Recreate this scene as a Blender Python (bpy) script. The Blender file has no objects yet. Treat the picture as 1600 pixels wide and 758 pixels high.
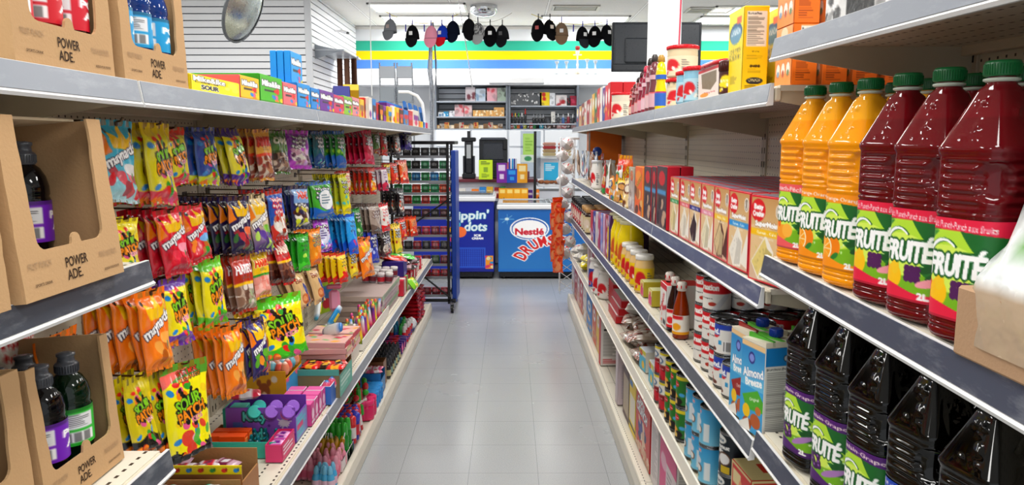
import bpy, math, random
import numpy as np
from mathutils import Vector, Matrix, Euler
R = random.Random(7)
SC = bpy.context.scene
COL = SC.collection
PI = math.pi
# ---------------------------------------------------------------- camera, world, light, exposure
FPX = 1155.0                      # focal length in pixels of a 1600 px wide frame
PITCH = math.atan(157.0 / FPX)
CAMZ = 1.45
cam = bpy.data.objects.new('camera', bpy.data.cameras.new('camera'))
COL.objects.link(cam)
cam.location = (0, 0, CAMZ)
cam.rotation_euler = (PI / 2 - PITCH, 0, -0.0026)
cam.data.sensor_width = 36.0
cam.data.lens = 36.0 * FPX / 1600.0
cam.data.clip_start = 0.05
SC.camera = cam
SC.view_settings.view_transform = 'Standard'
SC.view_settings.look = 'None'
SC.view_settings.gamma = 1.0
SC.view_settings.use_curve_mapping = False
SC.view_settings.exposure = 0.0
wd = bpy.data.worlds.new('world'); SC.world = wd; wd.use_nodes = True
wd.node_tree.nodes['Background'].inputs[0].default_value = (0.93, 0.97, 1.0, 1)
wd.node_tree.nodes['Background'].inputs[1].default_value = .85
LAMP_W = 36.0                     # watts of each ceiling troffer
SC.cycles.max_bounces = 6
SC.cycles.diffuse_bounces = 3
SC.cycles.glossy_bounces = 3
SC.cycles.transmission_bounces = 6
SC.cycles.transparent_max_bounces = 8
SC.cycles.sample_clamp_indirect = 4.0

_ca, _sa = math.cos(-0.0026), math.sin(-0.0026)
def ray(px, py):
    a = (px - 800) / FPX; b = (379 - py) / FPX
    cp, sp = math.cos(PITCH), math.sin(PITCH)
    x, y, z = a, cp + b * sp, -sp + b * cp
    return Vector((x * _ca - y * _sa, x * _sa + y * _ca, z))
def onX(px, py, X):
    d = ray(px, py); t = X / d.x; return Vector((X, d.y * t, CAMZ + d.z * t))
def onY(px, py, Y):
    d = ray(px, py); t = Y / d.y; return Vector((d.x * t, Y, CAMZ + d.z * t))
def onZ(px, py, Z):
    d = ray(px, py); t = (Z - CAMZ) / d.z; return Vector((d.x * t, d.y * t, Z))

# ---------------------------------------------------------------- colours and materials
def lin(c):
    c = np.asarray(c, float)
    return np.where(c <= 0.04045, c / 12.92, ((c + 0.055) / 1.055) ** 2.4)
def vivid(c):
    g = c.mean(-1, keepdims=True); return np.clip(g + (c - g) * 1.12, 0, 1) ** 1.12
def hx(s):
    s = s.lstrip('#')
    if len(s) == 3: s = ''.join(a + a for a in s)
    return np.array([int(s[i:i + 2], 16) / 255 for i in (0, 2, 4)])
def C(c): return hx(c) if isinstance(c, str) else np.asarray(c, float)
MATS = {}
def mat(name, rough=.5, metal=0., spec=.5, coat=0., bump=0., bscale=60., trans=0., ior=1.45, alpha=1., sss=0., rvar=.08):
    m = bpy.data.materials.new(name); m.use_nodes = True
    nt = m.node_tree; b = nt.nodes['Principled BSDF']; L = nt.links
    at = nt.nodes.new('ShaderNodeAttribute'); at.attribute_name = 'Col'
    L.new(at.outputs['Color'], b.inputs['Base Color'])
    b.inputs['Metallic'].default_value = metal
    b.inputs['Specular IOR Level'].default_value = spec
    b.inputs['Coat Weight'].default_value = coat
    b.inputs['Coat Roughness'].default_value = .08
    b.inputs['Transmission Weight'].default_value = trans
    b.inputs['IOR'].default_value = ior
    b.inputs['Alpha'].default_value = alpha
    if sss:
        b.inputs['Subsurface Weight'].default_value = sss
        b.inputs['Subsurface Scale'].default_value = .03
        b.inputs['Subsurface Radius'].default_value = (1, .5, .25)
    tc = nt.nodes.new('ShaderNodeTexCoord')
    n = nt.nodes.new('ShaderNodeTexNoise'); n.inputs['Scale'].default_value = bscale; n.inputs['Detail'].default_value = 2
    L.new(tc.outputs['Object'], n.inputs['Vector'])
    mr = nt.nodes.new('ShaderNodeMapRange'); mr.inputs[3].default_value = max(.02, rough - rvar); mr.inputs[4].default_value = min(1, rough + rvar)
    L.new(n.outputs['Fac'], mr.inputs[0]); L.new(mr.outputs[0], b.inputs['Roughness'])
    if bump:
        bp = nt.nodes.new('ShaderNodeBump'); bp.inputs['Strength'].default_value = bump; bp.inputs['Distance'].default_value = .004
        L.new(n.outputs['Fac'], bp.inputs['Height']); L.new(bp.outputs['Normal'], b.inputs['Normal'])
    MATS[name] = m
    return m
mat('carton', .42, bump=.02)
mat('paper', .65)
mat('cardboard', .8, bump=.15, bscale=200, spec=.2)
mat('foil', .24, coat=.5, bump=.55, bscale=38, rvar=.1)
mat('plastic', .3, bump=.0)
mat('gloss', .12, coat=.4)
mat('painted_metal', .38)
mat('metal', .28, metal=1.)
mat('chrome', .12, metal=1.)
mat('matte', .8, spec=.2)
mat('fabric', .9, spec=.1, bump=.3, bscale=900)
mat('liquid', .06, coat=.0, sss=.0, spec=.5, rvar=.015)
mat('clear', .06, trans=1., ior=1.2, rvar=.02)
mat('film', .15, alpha=.35, coat=.5, bump=.5, bscale=45)

def emissive(name, col, s):
    m = bpy.data.materials.new(name); m.use_nodes = True; nt = m.node_tree
    b = nt.nodes['Principled BSDF']; b.inputs['Base Color'].default_value = (.9, .9, .9, 1)
    b.inputs['Emission Color'].default_value = (*col, 1); b.inputs['Emission Strength'].default_value = s
    MATS[name] = m; return m
emissive('lamp', (1., .985, .95), 2.6)

def nodes_mat(name):
    m = bpy.data.materials.new(name); m.use_nodes = True; MATS[name] = m
    nt = m.node_tree; return m, nt, nt.nodes['Principled BSDF'], nt.nodes, nt.links
def cell_mask(nt, vec_out, axis, pitch, off, thick):
    """1 on thin lines repeated every pitch along one object axis"""
    N, L = nt.nodes, nt.links
    s = N.new('ShaderNodeSeparateXYZ'); L.new(vec_out, s.inputs[0])
    a = N.new('ShaderNodeMath'); a.operation = 'ADD'; a.inputs[1].default_value = off; L.new(s.outputs[axis], a.inputs[0])
    d = N.new('ShaderNodeMath'); d.operation = 'DIVIDE'; d.inputs[1].default_value = pitch; L.new(a.outputs[0], d.inputs[0])
    f = N.new('ShaderNodeMath'); f.operation = 'FRACT'; L.new(d.outputs[0], f.inputs[0])
    p = N.new('ShaderNodeMath'); p.operation = 'SUBTRACT'; p.inputs[1].default_value = .5; L.new(f.outputs[0], p.inputs[0])
    q = N.new('ShaderNodeMath'); q.operation = 'ABSOLUTE'; L.new(p.outputs[0], q.inputs[0])
    g = N.new('ShaderNodeMath'); g.operation = 'LESS_THAN'; g.inputs[1].default_value = thick / pitch / 2; L.new(q.outputs[0], g.inputs[0])
    return g.outputs[0]
def mathn(nt, op, a, b):
    n = nt.nodes.new('ShaderNodeMath'); n.operation = op
    for i, x in enumerate((a, b)):
        if isinstance(x, (int, float)): n.inputs[i].default_value = x
        else: nt.links.new(x, n.inputs[i])
    return n.outputs[0]
def mixc(nt, fac, a, b):
    n = nt.nodes.new('ShaderNodeMix'); n.data_type = 'RGBA'
    for i, x in ((0, fac), (6, a), (7, b)):
        if isinstance(x, (int, float)): n.inputs[i].default_value = x
        elif isinstance(x, (tuple, list, np.ndarray)): n.inputs[i].default_value = (*lin(x[:3]), 1)
        else: nt.links.new(x, n.inputs[i])
    return n.outputs[2]

# floor tiles
m, nt, b, N, L = nodes_mat('floor_tiles')
tc = N.new('ShaderNodeTexCoord'); V = tc.outputs['Object']
g = mathn(nt, 'MAXIMUM', cell_mask(nt, V, 0, .3048, .03, .0018), cell_mask(nt, V, 1, .3048, .1, .0018))
n1 = N.new('ShaderNodeTexNoise'); n1.inputs['Scale'].default_value = 260; L.new(V, n1.inputs['Vector'])
n2 = N.new('ShaderNodeTexNoise'); n2.inputs['Scale'].default_value = 1.6; n2.inputs['Detail'].default_value = 5; L.new(V, n2.inputs['Vector'])
r1 = N.new('ShaderNodeMapRange'); r1.inputs[1].default_value = .42; r1.inputs[2].default_value = .62; L.new(n1.outputs['Fac'], r1.inputs[0])
c1 = mixc(nt, r1.outputs[0], hx('#94979a'), hx('#aeb1b3'))
c2 = mixc(nt, n2.outputs['Fac'], c1, hx('#a6a9ab'))
c3 = mixc(nt, g, c2, hx('#74777a'))
# scattered black specks of dirt
vo = N.new('ShaderNodeTexVoronoi'); vo.inputs['Scale'].default_value = 5.5; L.new(V, vo.inputs['Vector'])
sp = mathn(nt, 'LESS_THAN', vo.outputs['Distance'], .018)
c4 = mixc(nt, sp, c3, hx('#3a3a3c'))
L.new(c4, b.inputs['Base Color'])
rr = N.new('ShaderNodeMapRange'); rr.inputs[3].default_value = .16; rr.inputs[4].default_value = .34; L.new(n2.outputs['Fac'], rr.inputs[0]); L.new(rr.outputs[0], b.inputs['Roughness']); b.inputs['Specular IOR Level'].default_value = .75
# ceiling tiles
m, nt, b, N, L = nodes_mat('ceiling_tiles')
tc = N.new('ShaderNodeTexCoord'); V = tc.outputs['Object']
g = mathn(nt, 'MAXIMUM', cell_mask(nt, V, 0, 1.2192, .13, .024), cell_mask(nt, V, 1, .6096, .05, .024))
e = mathn(nt, 'MAXIMUM', cell_mask(nt, V, 0, 1.2192, .13, .032), cell_mask(nt, V, 1, .6096, .05, .032))
n1 = N.new('ShaderNodeTexNoise'); n1.inputs['Scale'].default_value = 90; n1.inputs['Detail'].default_value = 4; L.new(V, n1.inputs['Vector'])
c1 = mixc(nt, n1.outputs['Fac'], hx('#d9d6d0'), hx('#efece6'))
c2 = mixc(nt, e, c1, hx('#77736d')); c3 = mixc(nt, g, c2, hx('#f4f2ee'))
L.new(c3, b.inputs['Base Color']); b.inputs['Roughness'].default_value = .85
# perforated shelving back panels and decks
def perf(name, base, ax, pu, pv, du, dv, rough=.4):
    m, nt, b, N, L = nodes_mat(name)
    tc = N.new('ShaderNodeTexCoord'); V = tc.outputs['Object']
    h = mathn(nt, 'MINIMUM', cell_mask(nt, V, ax[0], pu, 0, du), cell_mask(nt, V, ax[1], pv, 0, dv))
    nn = N.new('ShaderNodeTexNoise'); nn.inputs['Scale'].default_value = 6; nn.inputs['Detail'].default_value = 4; L.new(V, nn.inputs['Vector'])
    c1 = mixc(nt, nn.outputs['Fac'], C(base) * .93, C(base))
    L.new(mixc(nt, h, c1, hx('#2b2620')), b.inputs['Base Color']); b.inputs['Roughness'].default_value = rough
perf('pegboard', '#ddd5c0', (1, 2), .0254, .0254, .0055, .0055)
perf('perf_deck', '#e6dfce', (0, 1), .0508, .0254, .006, .011)

# ---------------------------------------------------------------- mesh builder
class MB:
    def __init__(s): s.v = []; s.c = []; s.f = []; s.n = 0; s.M = None; s.mats = []
    def mi(s, m):
        if m not in s.mats: s.mats.append(m)
        return s.mats.index(m)
    def add(s, v, faces, col, m='plastic', smooth=False):
        v = np.asarray(v, float).reshape(-1, 3)
        if s.M is not None: v = v @ s.M[:3, :3].T + s.M[:3, 3]
        col = C(col)
        if col.ndim == 1: col = np.broadcast_to(col, (len(v), 3))
        s.v.append(v); s.c.append(col.reshape(-1, 3))
        k = s.mi(m)
        if isinstance(faces, np.ndarray): faces = [faces]
        else:
            d = {}
            for f in faces: d.setdefault(len(f), []).append(f)
            faces = [np.array(x) for x in d.values()]
        for f in faces: s.f.append((f + s.n, k, smooth))
        s.n += len(v); return s
    def box(s, c, d, col, m='plastic', bev=.0, cols=None):
        x, y, z = np.array(d) / 2; cx, cy, cz = c
        b = min(bev, x * .9, y * .9, z * .9)
        if b <= 0:
            v = [(cx + i * x, cy + j * y, cz + k * z) for i in (-1, 1) for j in (-1, 1) for k in (-1, 1)]
            F = [(0, 1, 3, 2), (4, 6, 7, 5), (0, 4, 5, 1), (2, 3, 7, 6), (0, 2, 6, 4), (1, 5, 7, 3)]
            return s.add(v, np.array(F), col, m)
        v = []; idx = {}
        for i in (-1, 1):
            for j in (-1, 1):
                for k in (-1, 1):
                    for a in range(3):
                        p = [i * (x - b), j * (y - b), k * (z - b)]; p[a] = (i, j, k)[a] * (x, y, z)[a]
                        idx[i, j, k, a] = len(v); v.append((p[0] + cx, p[1] + cy, p[2] + cz))
        F = []
        I = lambda i, j, k, a: idx[i, j, k, a]
        for t in (-1, 1):
            F += [[I(t, -1, -1, 0), I(t, 1, -1, 0), I(t, 1, 1, 0), I(t, -1, 1, 0)][::t],
                  [I(-1, t, -1, 1), I(-1, t, 1, 1), I(1, t, 1, 1), I(1, t, -1, 1)][::t],
                  [I(-1, -1, t, 2), I(1, -1, t, 2), I(1, 1, t, 2), I(-1, 1, t, 2)][::t]]
            for u in (-1, 1):
                F += [[I(t, u, -1, 0), I(t, u, -1, 1), I(t, u, 1, 1), I(t, u, 1, 0)][::-t * u],
                      [I(t, -1, u, 0), I(t, 1, u, 0), I(t, 1, u, 2), I(t, -1, u, 2)][::t * u],
                      [I(-1, t, u, 1), I(-1, t, u, 2), I(1, t, u, 2), I(1, t, u, 1)][::t * u]]
                for w in (-1, 1):
                    F.append([I(t, u, w, 0), I(t, u, w, 1), I(t, u, w, 2)][::t * u * w])
        return s.add(v, F, col, m)
    def grid(s, P, col, m='carton', smooth=False, wrap=False, flip=False):
        P = np.asarray(P, float); H, W = P.shape[:2]
        i = np.arange(H * W).reshape(H, W)
        if wrap: i = np.concatenate([i, i[:, :1]], 1)
        q = np.stack([i[:-1, :-1], i[1:, :-1], i[1:, 1:], i[:-1, 1:]], -1).reshape(-1, 4)
        if flip: q = q[:, ::-1]
        return s.add(P.reshape(-1, 3), q, col if np.ndim(C(col)) == 1 else np.asarray(col).reshape(-1, 3), m, smooth)
    def lathe(s, prof, n=24, col='#fff', m='plastic', c=(0, 0, 0), sq=2., cap=True, smooth=True, sx=1., sy=1., rot=0):
        """prof: (radius, z) bottom to top; col may be one colour per ring; sq: superellipse exponent"""
        pr = np.array([p[:2] for p in prof], float); a = np.arange(n) / n * 2 * PI + rot
        ca, sa = np.cos(a), np.sin(a)
        k = (np.abs(ca) ** sq + np.abs(sa) ** sq) ** (-1 / sq)
        P = np.stack([pr[:, :1] * (ca * k) * sx + c[0], pr[:, :1] * (sa * k) * sy + c[1], np.broadcast_to(pr[:, 1:] + c[2], (len(pr), n))], -1)
        if isinstance(col, (list,)):
            cc = np.repeat(np.array([C(x) for x in col])[:, None], n, 1)
        else: cc = C(col)
        s.grid(P, cc, m, smooth, wrap=True, flip=True)
        if cap:
            for r, fl in ((0, -1), (-1, 1)):
                if pr[r, 0] > 1e-5:
                    s.add(P[r], [list(range(n))[::fl]], cc if cc.ndim == 1 else cc[r], m, False)
        return s
    def cyl(s, p0, p1, r, col, m='plastic', n=10, r1=None, cap=True):
        p0 = np.array(p0, float); p1 = np.array(p1, float); d = p1 - p0; l = np.linalg.norm(d); d /= l
        u = np.cross(d, (0, 0, 1) if abs(d[2]) < .9 else (1, 0, 0)); u /= np.linalg.norm(u); w = np.cross(d, u)
        a = np.arange(n) / n * 2 * PI; o = np.cos(a)[:, None] * u + np.sin(a)[:, None] * w
        r1 = r if r1 is None else r1
        P = np.stack([p0 + o * r, p1 + o * r1])
        s.grid(P, col, m, n > 6, wrap=True, flip=True)
        if cap: s.add(P[0], [list(range(n))[::-1]], col, m); s.add(P[1], [list(range(n))], col, m)
        return s
    def tube(s, pts, r, col, m='plastic', n=6, cap=True):
        pts = np.array(pts, float); T = np.gradient(pts, axis=0); T /= np.linalg.norm(T, axis=1)[:, None] + 1e-9
        u = np.cross(T[0], (0, 0, 1) if abs(T[0][2]) < .9 else (1, 0, 0)); a = np.arange(n) / n * 2 * PI; P = []
        for p, t in zip(pts, T):
            u = u - t * np.dot(u, t); u /= np.linalg.norm(u); w = np.cross(t, u)
            P.append(p + (np.cos(a)[:, None] * u + np.sin(a)[:, None] * w) * r)
        P = np.array(P)
        s.grid(P, col, m, True, wrap=True, flip=True)
        if cap: s.add(P[0], [list(range(n))[::-1]], col, m); s.add(P[-1], [list(range(n))], col, m)
        return s
    def prism(s, pts, t, col, m='plastic', plane='x', off=0., side=None):
        """polygon pts (u,v) extruded by t; plane x: (off+t, u, v), y: (u, off+t, v), z: (u, v, off+t)"""
        n = len(pts); pts = np.array(pts, float)
        def em(o):
            k = np.full(n, o)
            return np.stack({'x': (k, pts[:, 0], pts[:, 1]), 'y': (pts[:, 0], k, pts[:, 1]), 'z': (pts[:, 0], pts[:, 1], k)}[plane], -1)
        A, B = em(off), em(off + t)
        ar = np.sum(pts[:, 0] * np.roll(pts[:, 1], -1) - np.roll(pts[:, 0], -1) * pts[:, 1])
        fw = (ar > 0) ^ (plane == 'y') ^ (t < 0)
        o = list(range(n)); s.add(B, [o if fw else o[::-1]], col, m); s.add(A, [o[::-1] if fw else o], col if side is None else side, m)
        V = np.concatenate([A, B]); F = [(i, (i + 1) % n, n + (i + 1) % n, n + i) for i in range(n)]
        if not fw: F = [f[::-1] for f in F]
        return s.add(V, np.array(F), col if side is None else side, m)
    def ball(s, c, r, col, m='plastic', n=10, sx=1, sy=1, sz=1):
        k = max(4, n // 2 + 1); t = np.linspace(-PI / 2, PI / 2, k + 1); pr = [(math.cos(x) * r + (1e-6), math.sin(x) * r * sz) for x in t]
        return s.lathe(pr, n, col, m, c, cap=False, sx=sx, sy=sy)
    def merge(s, o, M):
        """add another builder's geometry moved by the 4x4 matrix M"""
        k0 = s.n
        for v, c in zip(o.v, o.c):
            s.v.append(v @ M[:3, :3].T + M[:3, 3]); s.c.append(c); s.n += len(v)
        for f, k, sm in o.f: s.f.append((f + k0, s.mi(o.mats[k]), sm))
        return s
    def data(s, name):
        me = bpy.data.meshes.new(name)
        v = np.concatenate(s.v); c = np.concatenate(s.c)
        me.vertices.add(len(v)); me.vertices.foreach_set('co', v.astype(np.float32).ravel())
        ls, lt, li, mi, sm = [], [], [], [], []; st = 0
        for f, k, smo in s.f:
            n, w = f.shape
            li.append(f.ravel()); ls.append(st + np.arange(n) * w); lt.append(np.full(n, w)); mi.append(np.full(n, k)); sm.append(np.full(n, smo)); st += n * w
        li = np.concatenate(li); ls = np.concatenate(ls)
        me.loops.add(len(li)); me.loops.foreach_set('vertex_index', li.astype(np.int32))
        me.polygons.add(len(ls)); me.polygons.foreach_set('loop_start', ls.astype(np.int32))
        me.polygons.foreach_set('loop_total', np.concatenate(lt).astype(np.int32))
        me.polygons.foreach_set('material_index', np.concatenate(mi).astype(np.int32))
        me.polygons.foreach_set('use_smooth', np.concatenate(sm))
        a = me.color_attributes.new('Col', 'FLOAT_COLOR', 'POINT')
        rgba = np.ones((len(v), 4), np.float32); rgba[:, :3] = lin(vivid(np.clip(c, 0, 1))); a.data.foreach_set('color', rgba.ravel())
        for k in s.mats: me.materials.append(MATS[k])
        me.update(calc_edges=True); me.validate(clean_customdata=False)
        return me
def TM(loc=(0, 0, 0), rz=0., rx=0., ry=0., sc=1.):
    return np.array(Matrix.Translation(loc) @ Euler((rx, ry, rz), 'XYZ').to_matrix().to_4x4() @ Matrix.Scale(sc, 4))

def put(name, me, loc=(0, 0, 0), rz=0., label=None, cat=None, group=None, parent=None, kind=None, rx=0., ry=0., sc=None):
    """link a mesh (builder or mesh data) as one object"""
    if isinstance(me, MB): me = me.data(name)
    o = bpy.data.objects.new(name, me); COL.objects.link(o)
    o.location = loc; o.rotation_euler = (rx, ry, rz)
    if sc is not None: o.scale = sc if hasattr(sc, '__len__') else (sc,) * 3
    if parent is not None: o.parent = parent
    if label: o['label'] = label
    if cat: o['category'] = cat
    if group: o['group'] = group
    if kind: o['kind'] = kind
    return o
def thing(name, label, cat, loc=(0, 0, 0), rz=0., group=None, rx=0., ry=0.):
    o = bpy.data.objects.new(name, None); COL.objects.link(o); o.empty_display_size = .05
    o.location = loc; o.rotation_euler = (rx, ry, rz); o['label'] = label; o['category'] = cat
    if group: o['group'] = group
    return o
def dup(o, loc, rz=0., label=None, group=None, rx=0., ry=0., sc=None):
    """a copy of a thing with copies of its parts and sub-parts; mesh data is shared"""
    c = o.copy(); COL.objects.link(c); c.location = loc; c.rotation_euler = (rx, ry, rz)
    if sc is not None: c.scale = sc if hasattr(sc, '__len__') else (sc,) * 3
    if label: c['label'] = label
    if group: c['group'] = group
    for ch in list(o.children):
        d = ch.copy(); COL.objects.link(d); d.parent = c
        for g in list(ch.children):
            e = g.copy(); COL.objects.link(e); e.parent = d
    return c

# ---------------------------------------------------------------- printed artwork: drawn on a small raster, carried by mesh vertices
_TT = {}
def text_tris(s, bold=0.):
    k = (s, bold)
    if k not in _TT:
        cu = bpy.data.curves.new('t', 'FONT'); cu.body = s; cu.resolution_u = 3; cu.offset = bold; cu.fill_mode = 'FRONT'
        o = bpy.data.objects.new('t', cu); me = o.to_mesh(); me.calc_loop_triangles()
        v = np.array([x.co[:2] for x in me.vertices]); t = np.array([x.vertices for x in me.loop_triangles])
        o.to_mesh_clear(); bpy.data.objects.remove(o); bpy.data.curves.remove(cu)
        lo, hi = v.min(0), v.max(0); _TT[k] = ((v - lo) / (hi - lo), t, (hi - lo)[0] / (hi - lo)[1])
    return _TT[k]
class Cv:
    """raster with x,y in 0..1 from the top left; wpx samples across, aspect = height/width"""
    def __init__(s, w, asp, bg='#fff'):
        s.W = int(w) * 2; s.H = max(4, int(round(w * asp))) * 2; s.asp = asp
        s.a = np.empty((s.H, s.W, 3)); s.a[:] = C(bg)
        s.Y, s.X = np.mgrid[0:s.H, 0:s.W]; s.X = (s.X + .5) / s.W; s.Y = (s.Y + .5) / s.H
    def fill(s, mask, c): s.a[mask] = C(c); return s
    def rect(s, x0, y0, x1, y1, c): return s.fill((s.X >= x0) & (s.X < x1) & (s.Y >= y0) & (s.Y < y1), c)
    def grad(s, y0, y1, c0, c1, x0=0, x1=1):
        m = (s.Y >= y0) & (s.Y < y1) & (s.X >= x0) & (s.X < x1); t = ((s.Y[m] - y0) / (y1 - y0))[:, None]; s.a[m] = C(c0) * (1 - t) + C(c1) * t; return s
    def ell(s, cx, cy, rx, ry, c, rot=0.):
        """rx as a share of the width, ry as a share of the width too"""
        dx = s.X - cx; dy = (s.Y - cy) * s.asp; cr, sr = math.cos(rot), math.sin(rot)
        return s.fill(((dx * cr + dy * sr) / rx) ** 2 + ((-dx * sr + dy * cr) / ry) ** 2 < 1, c)
    def poly(s, pts, c):
        m = np.zeros(s.X.shape, bool); n = len(pts)
        for i in range(n):
            (x0, y0), (x1, y1) = pts[i], pts[(i + 1) % n]
            if y0 == y1: continue
            m ^= ((s.Y >= min(y0, y1)) & (s.Y < max(y0, y1)) & (s.X < x0 + (s.Y - y0) * (x1 - x0) / (y1 - y0)))
        return s.fill(m, c)
    def splat(s, cx, cy, r, c, n=9, seed=1):
        q = random.Random(seed); s.ell(cx, cy, r * .8, r * .62, c)
        for i in range(n):
            a = i / n * 2 * PI + q.random() * .3; d = r * (.8 + .5 * q.random())
            for t in (.6, .8, 1.): s.ell(cx + math.cos(a) * d * t, cy + math.sin(a) * d * t / s.asp * .8, r * .13, r * .13, c)
        return s
    def blobs(s, n, cols, r=.07, box=(0, 0, 1, 1), seed=1, el=1.4):
        q = random.Random(seed)
        for i in range(n):
            s.ell(box[0] + q.random() * (box[2] - box[0]), box[1] + q.random() * (box[3] - box[1]), r * el * (.7 + .6 * q.random()), r * (.7 + .6 * q.random()), cols[i % len(cols)], q.random() * 3)
        return s
    def lines(s, x0, y0, x1, y1, n, c, th=.45, seed=1, minw=.5):
        q = random.Random(seed); h = (y1 - y0) / n
        for i in range(n): s.rect(x0, y0 + i * h, x0 + (x1 - x0) * (minw + (1 - minw) * q.random()), y0 + (i + th) * h, c)
        return s
    def text(s, t, cx, cy, w, c='#000', h=None, rot=0., bold=0, out=None, ow=1, arc=0., shear=0.):
        """w: width share, h: height as share of canvas WIDTH (default: natural)"""
        v, tr, ar = text_tris(t, .012)
        hh = w / ar if h is None else h
        p = v - .5; x = p[:, 0] * w; y = -p[:, 1] * hh; x = x - y * shear; y = y + arc * (x / w * 2) ** 2 * w
        cr, sr = math.cos(rot), math.sin(rot); x, y = x * cr - y * sr, x * sr + y * cr
        X = (cx + x) * s.W - .5; Y = (cy * s.asp + y) * s.W - .5
        m = np.zeros((s.H, s.W), bool)
        for a, b_, d in tr:
            xs, ys = X[[a, b_, d]], Y[[a, b_, d]]
            x0, x1 = max(0, int(math.floor(xs.min()))), min(s.W - 1, int(math.ceil(xs.max()))); y0, y1 = max(0, int(math.floor(ys.min()))), min(s.H - 1, int(math.ceil(ys.max())))
            if x1 < x0 or y1 < y0: continue
            gx, gy = np.meshgrid(np.arange(x0, x1 + 1), np.arange(y0, y1 + 1))
            A = (xs[1] - xs[0]) * (ys[2] - ys[0]) - (xs[2] - xs[0]) * (ys[1] - ys[0])
            if abs(A) < 1e-9: continue
            e0 = ((xs[1] - xs[0]) * (gy - ys[0]) - (ys[1] - ys[0]) * (gx - xs[0])) / A
            e1 = ((xs[2] - xs[1]) * (gy - ys[1]) - (ys[2] - ys[1]) * (gx - xs[1])) / A
            e2 = ((xs[0] - xs[2]) * (gy - ys[2]) - (ys[0] - ys[2]) * (gx - xs[2])) / A
            m[y0:y1 + 1, x0:x1 + 1] |= (e0 >= -.02) & (e1 >= -.02) & (e2 >= -.02)
        def dil(m, k):
            for _ in range(k):
                q = m.copy(); q[1:] |= m[:-1]; q[:-1] |= m[1:]; q[:, 1:] |= m[:, :-1]; q[:, :-1] |= m[:, 1:]; m = q
            return m
        m = dil(m, bold)
        if out is not None: s.fill(dil(m, ow), out)
        return s.fill(m, c)
    def px(s):
        a = s.a; return (a[::2, ::2] + a[1::2, ::2] + a[::2, 1::2] + a[1::2, 1::2]) / 4
def plane_pts(cv, w, h, o, u, v):
    """points for a canvas on a flat rectangle: origin top-left o, u right, v down"""
    a = cv.px(); H, W = a.shape[:2]
    U = np.linspace(0, 1, W)[None, :, None]; Vv = np.linspace(0, 1, H)[:, None, None]
    return np.array(o) + U * np.array(u) * w + Vv * np.array(v) * h, a
def face(mb, cv, w, h, o, u, v, m='carton'):
    P, a = plane_pts(cv, w, h, o, u, v); mb.grid(P, a, m); return mb
def carton(w, d, h, front, side='#ccc', top=None, m='carton', sidecv=None, topcv=None, bev=.0015):
    """box standing on z=0: front at x=0 facing +X, width along Y (centred), depth towards -X; side canvas on the -Y face"""
    mb = MB(); e = .0006
    mb.box((-d / 2 - e, 0, h / 2), (d - 2 * e, w, h), side, m, bev)
    if top is not None: mb.box((-d / 2 - e, 0, h - .0004), (d - .004, w - .004, .0012), top, m)
    if isinstance(front, Cv): face(mb, front, w - .002, h - .002, (0.0002, -w / 2 + .001, h - .001), (0, 1, 0), (0, 0, -1), m)
    if sidecv is not None:
        face(mb, sidecv, d - .004, h - .003, (-d + .002, -w / 2 - .0006, h - .0015), (1, 0, 0), (0, 0, -1), m)
        face(mb, sidecv, d - .004, h - .003, (-.002, w / 2 + .0006, h - .0015), (-1, 0, 0), (0, 0, -1), m)
    if topcv is not None: face(mb, topcv, w - .004, d - .004, (-d + .002, -w / 2 + .002, h + .0006), (0, 1, 0), (1, 0, 0), m)
    return mb
def tmesh(mb, s, c, size, col, plane='x', bold=.012, h=None, m='matte', th=.0006, rot=0):
    """flat raised lettering centred at c, facing +X ('x') or -Y ('y'); size = width"""
    v, t, ar = text_tris(s, bold); hh = size / ar if h is None else h
    p = (v - .5) * (size, hh)
    if rot: cr, sr = math.cos(rot), math.sin(rot); p = np.stack([p[:, 0] * cr - p[:, 1] * sr, p[:, 0] * sr + p[:, 1] * cr], -1)
    z = np.zeros(len(p))
    if plane == 'x': V = np.stack([z + th, p[:, 0], p[:, 1]], -1)
    else: V = np.stack([p[:, 0], z - th, p[:, 1]], -1)
    mb.add(V + np.array(c), t, col, m); return mb
# ================================================================ the room
def struct(name, mb, **k): return put(name, mb, kind='structure', **k)
CEIL = 3.15; BACKY = 11.25; SLX = -2.29; SLY = 8.65
def slab(c, d, m, col='#fff', bev=0.):
    b = MB(); b.box(c, d, col, m, bev); return b
struct('floor', slab((0, 4.7, -.05), (12, 13.6, .1), 'floor_tiles'))
struct('ceiling', slab((0, 4.7, CEIL + .05), (12, 13.6, .1), 'ceiling_tiles'))
b = MB()
b.box((0, BACKY + .05, CEIL / 2), (12, .1, CEIL), '#dfe1e4', 'matte')
for y0, y1, c in ((64, 79, '#3fa68e'), (79.8, 93, '#e6c412'), (94, 107, '#5b88c8')):
    z1 = onY(797, y0, BACKY).z; z0 = onY(797, y1, BACKY).z
    b.box((0, BACKY - .004, (z0 + z1) / 2), (11.9, .008, z1 - z0), c, 'matte')
struct('wall_back', b)
struct('wall_right', slab((5.95, 4.5, CEIL / 2), (.1, 13.4, CEIL), 'matte', '#e9e8e4'))
struct('wall_left', slab((-5.95, 4.5, CEIL / 2), (.1, 13.4, CEIL), 'matte', '#e9e8e4'))
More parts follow.
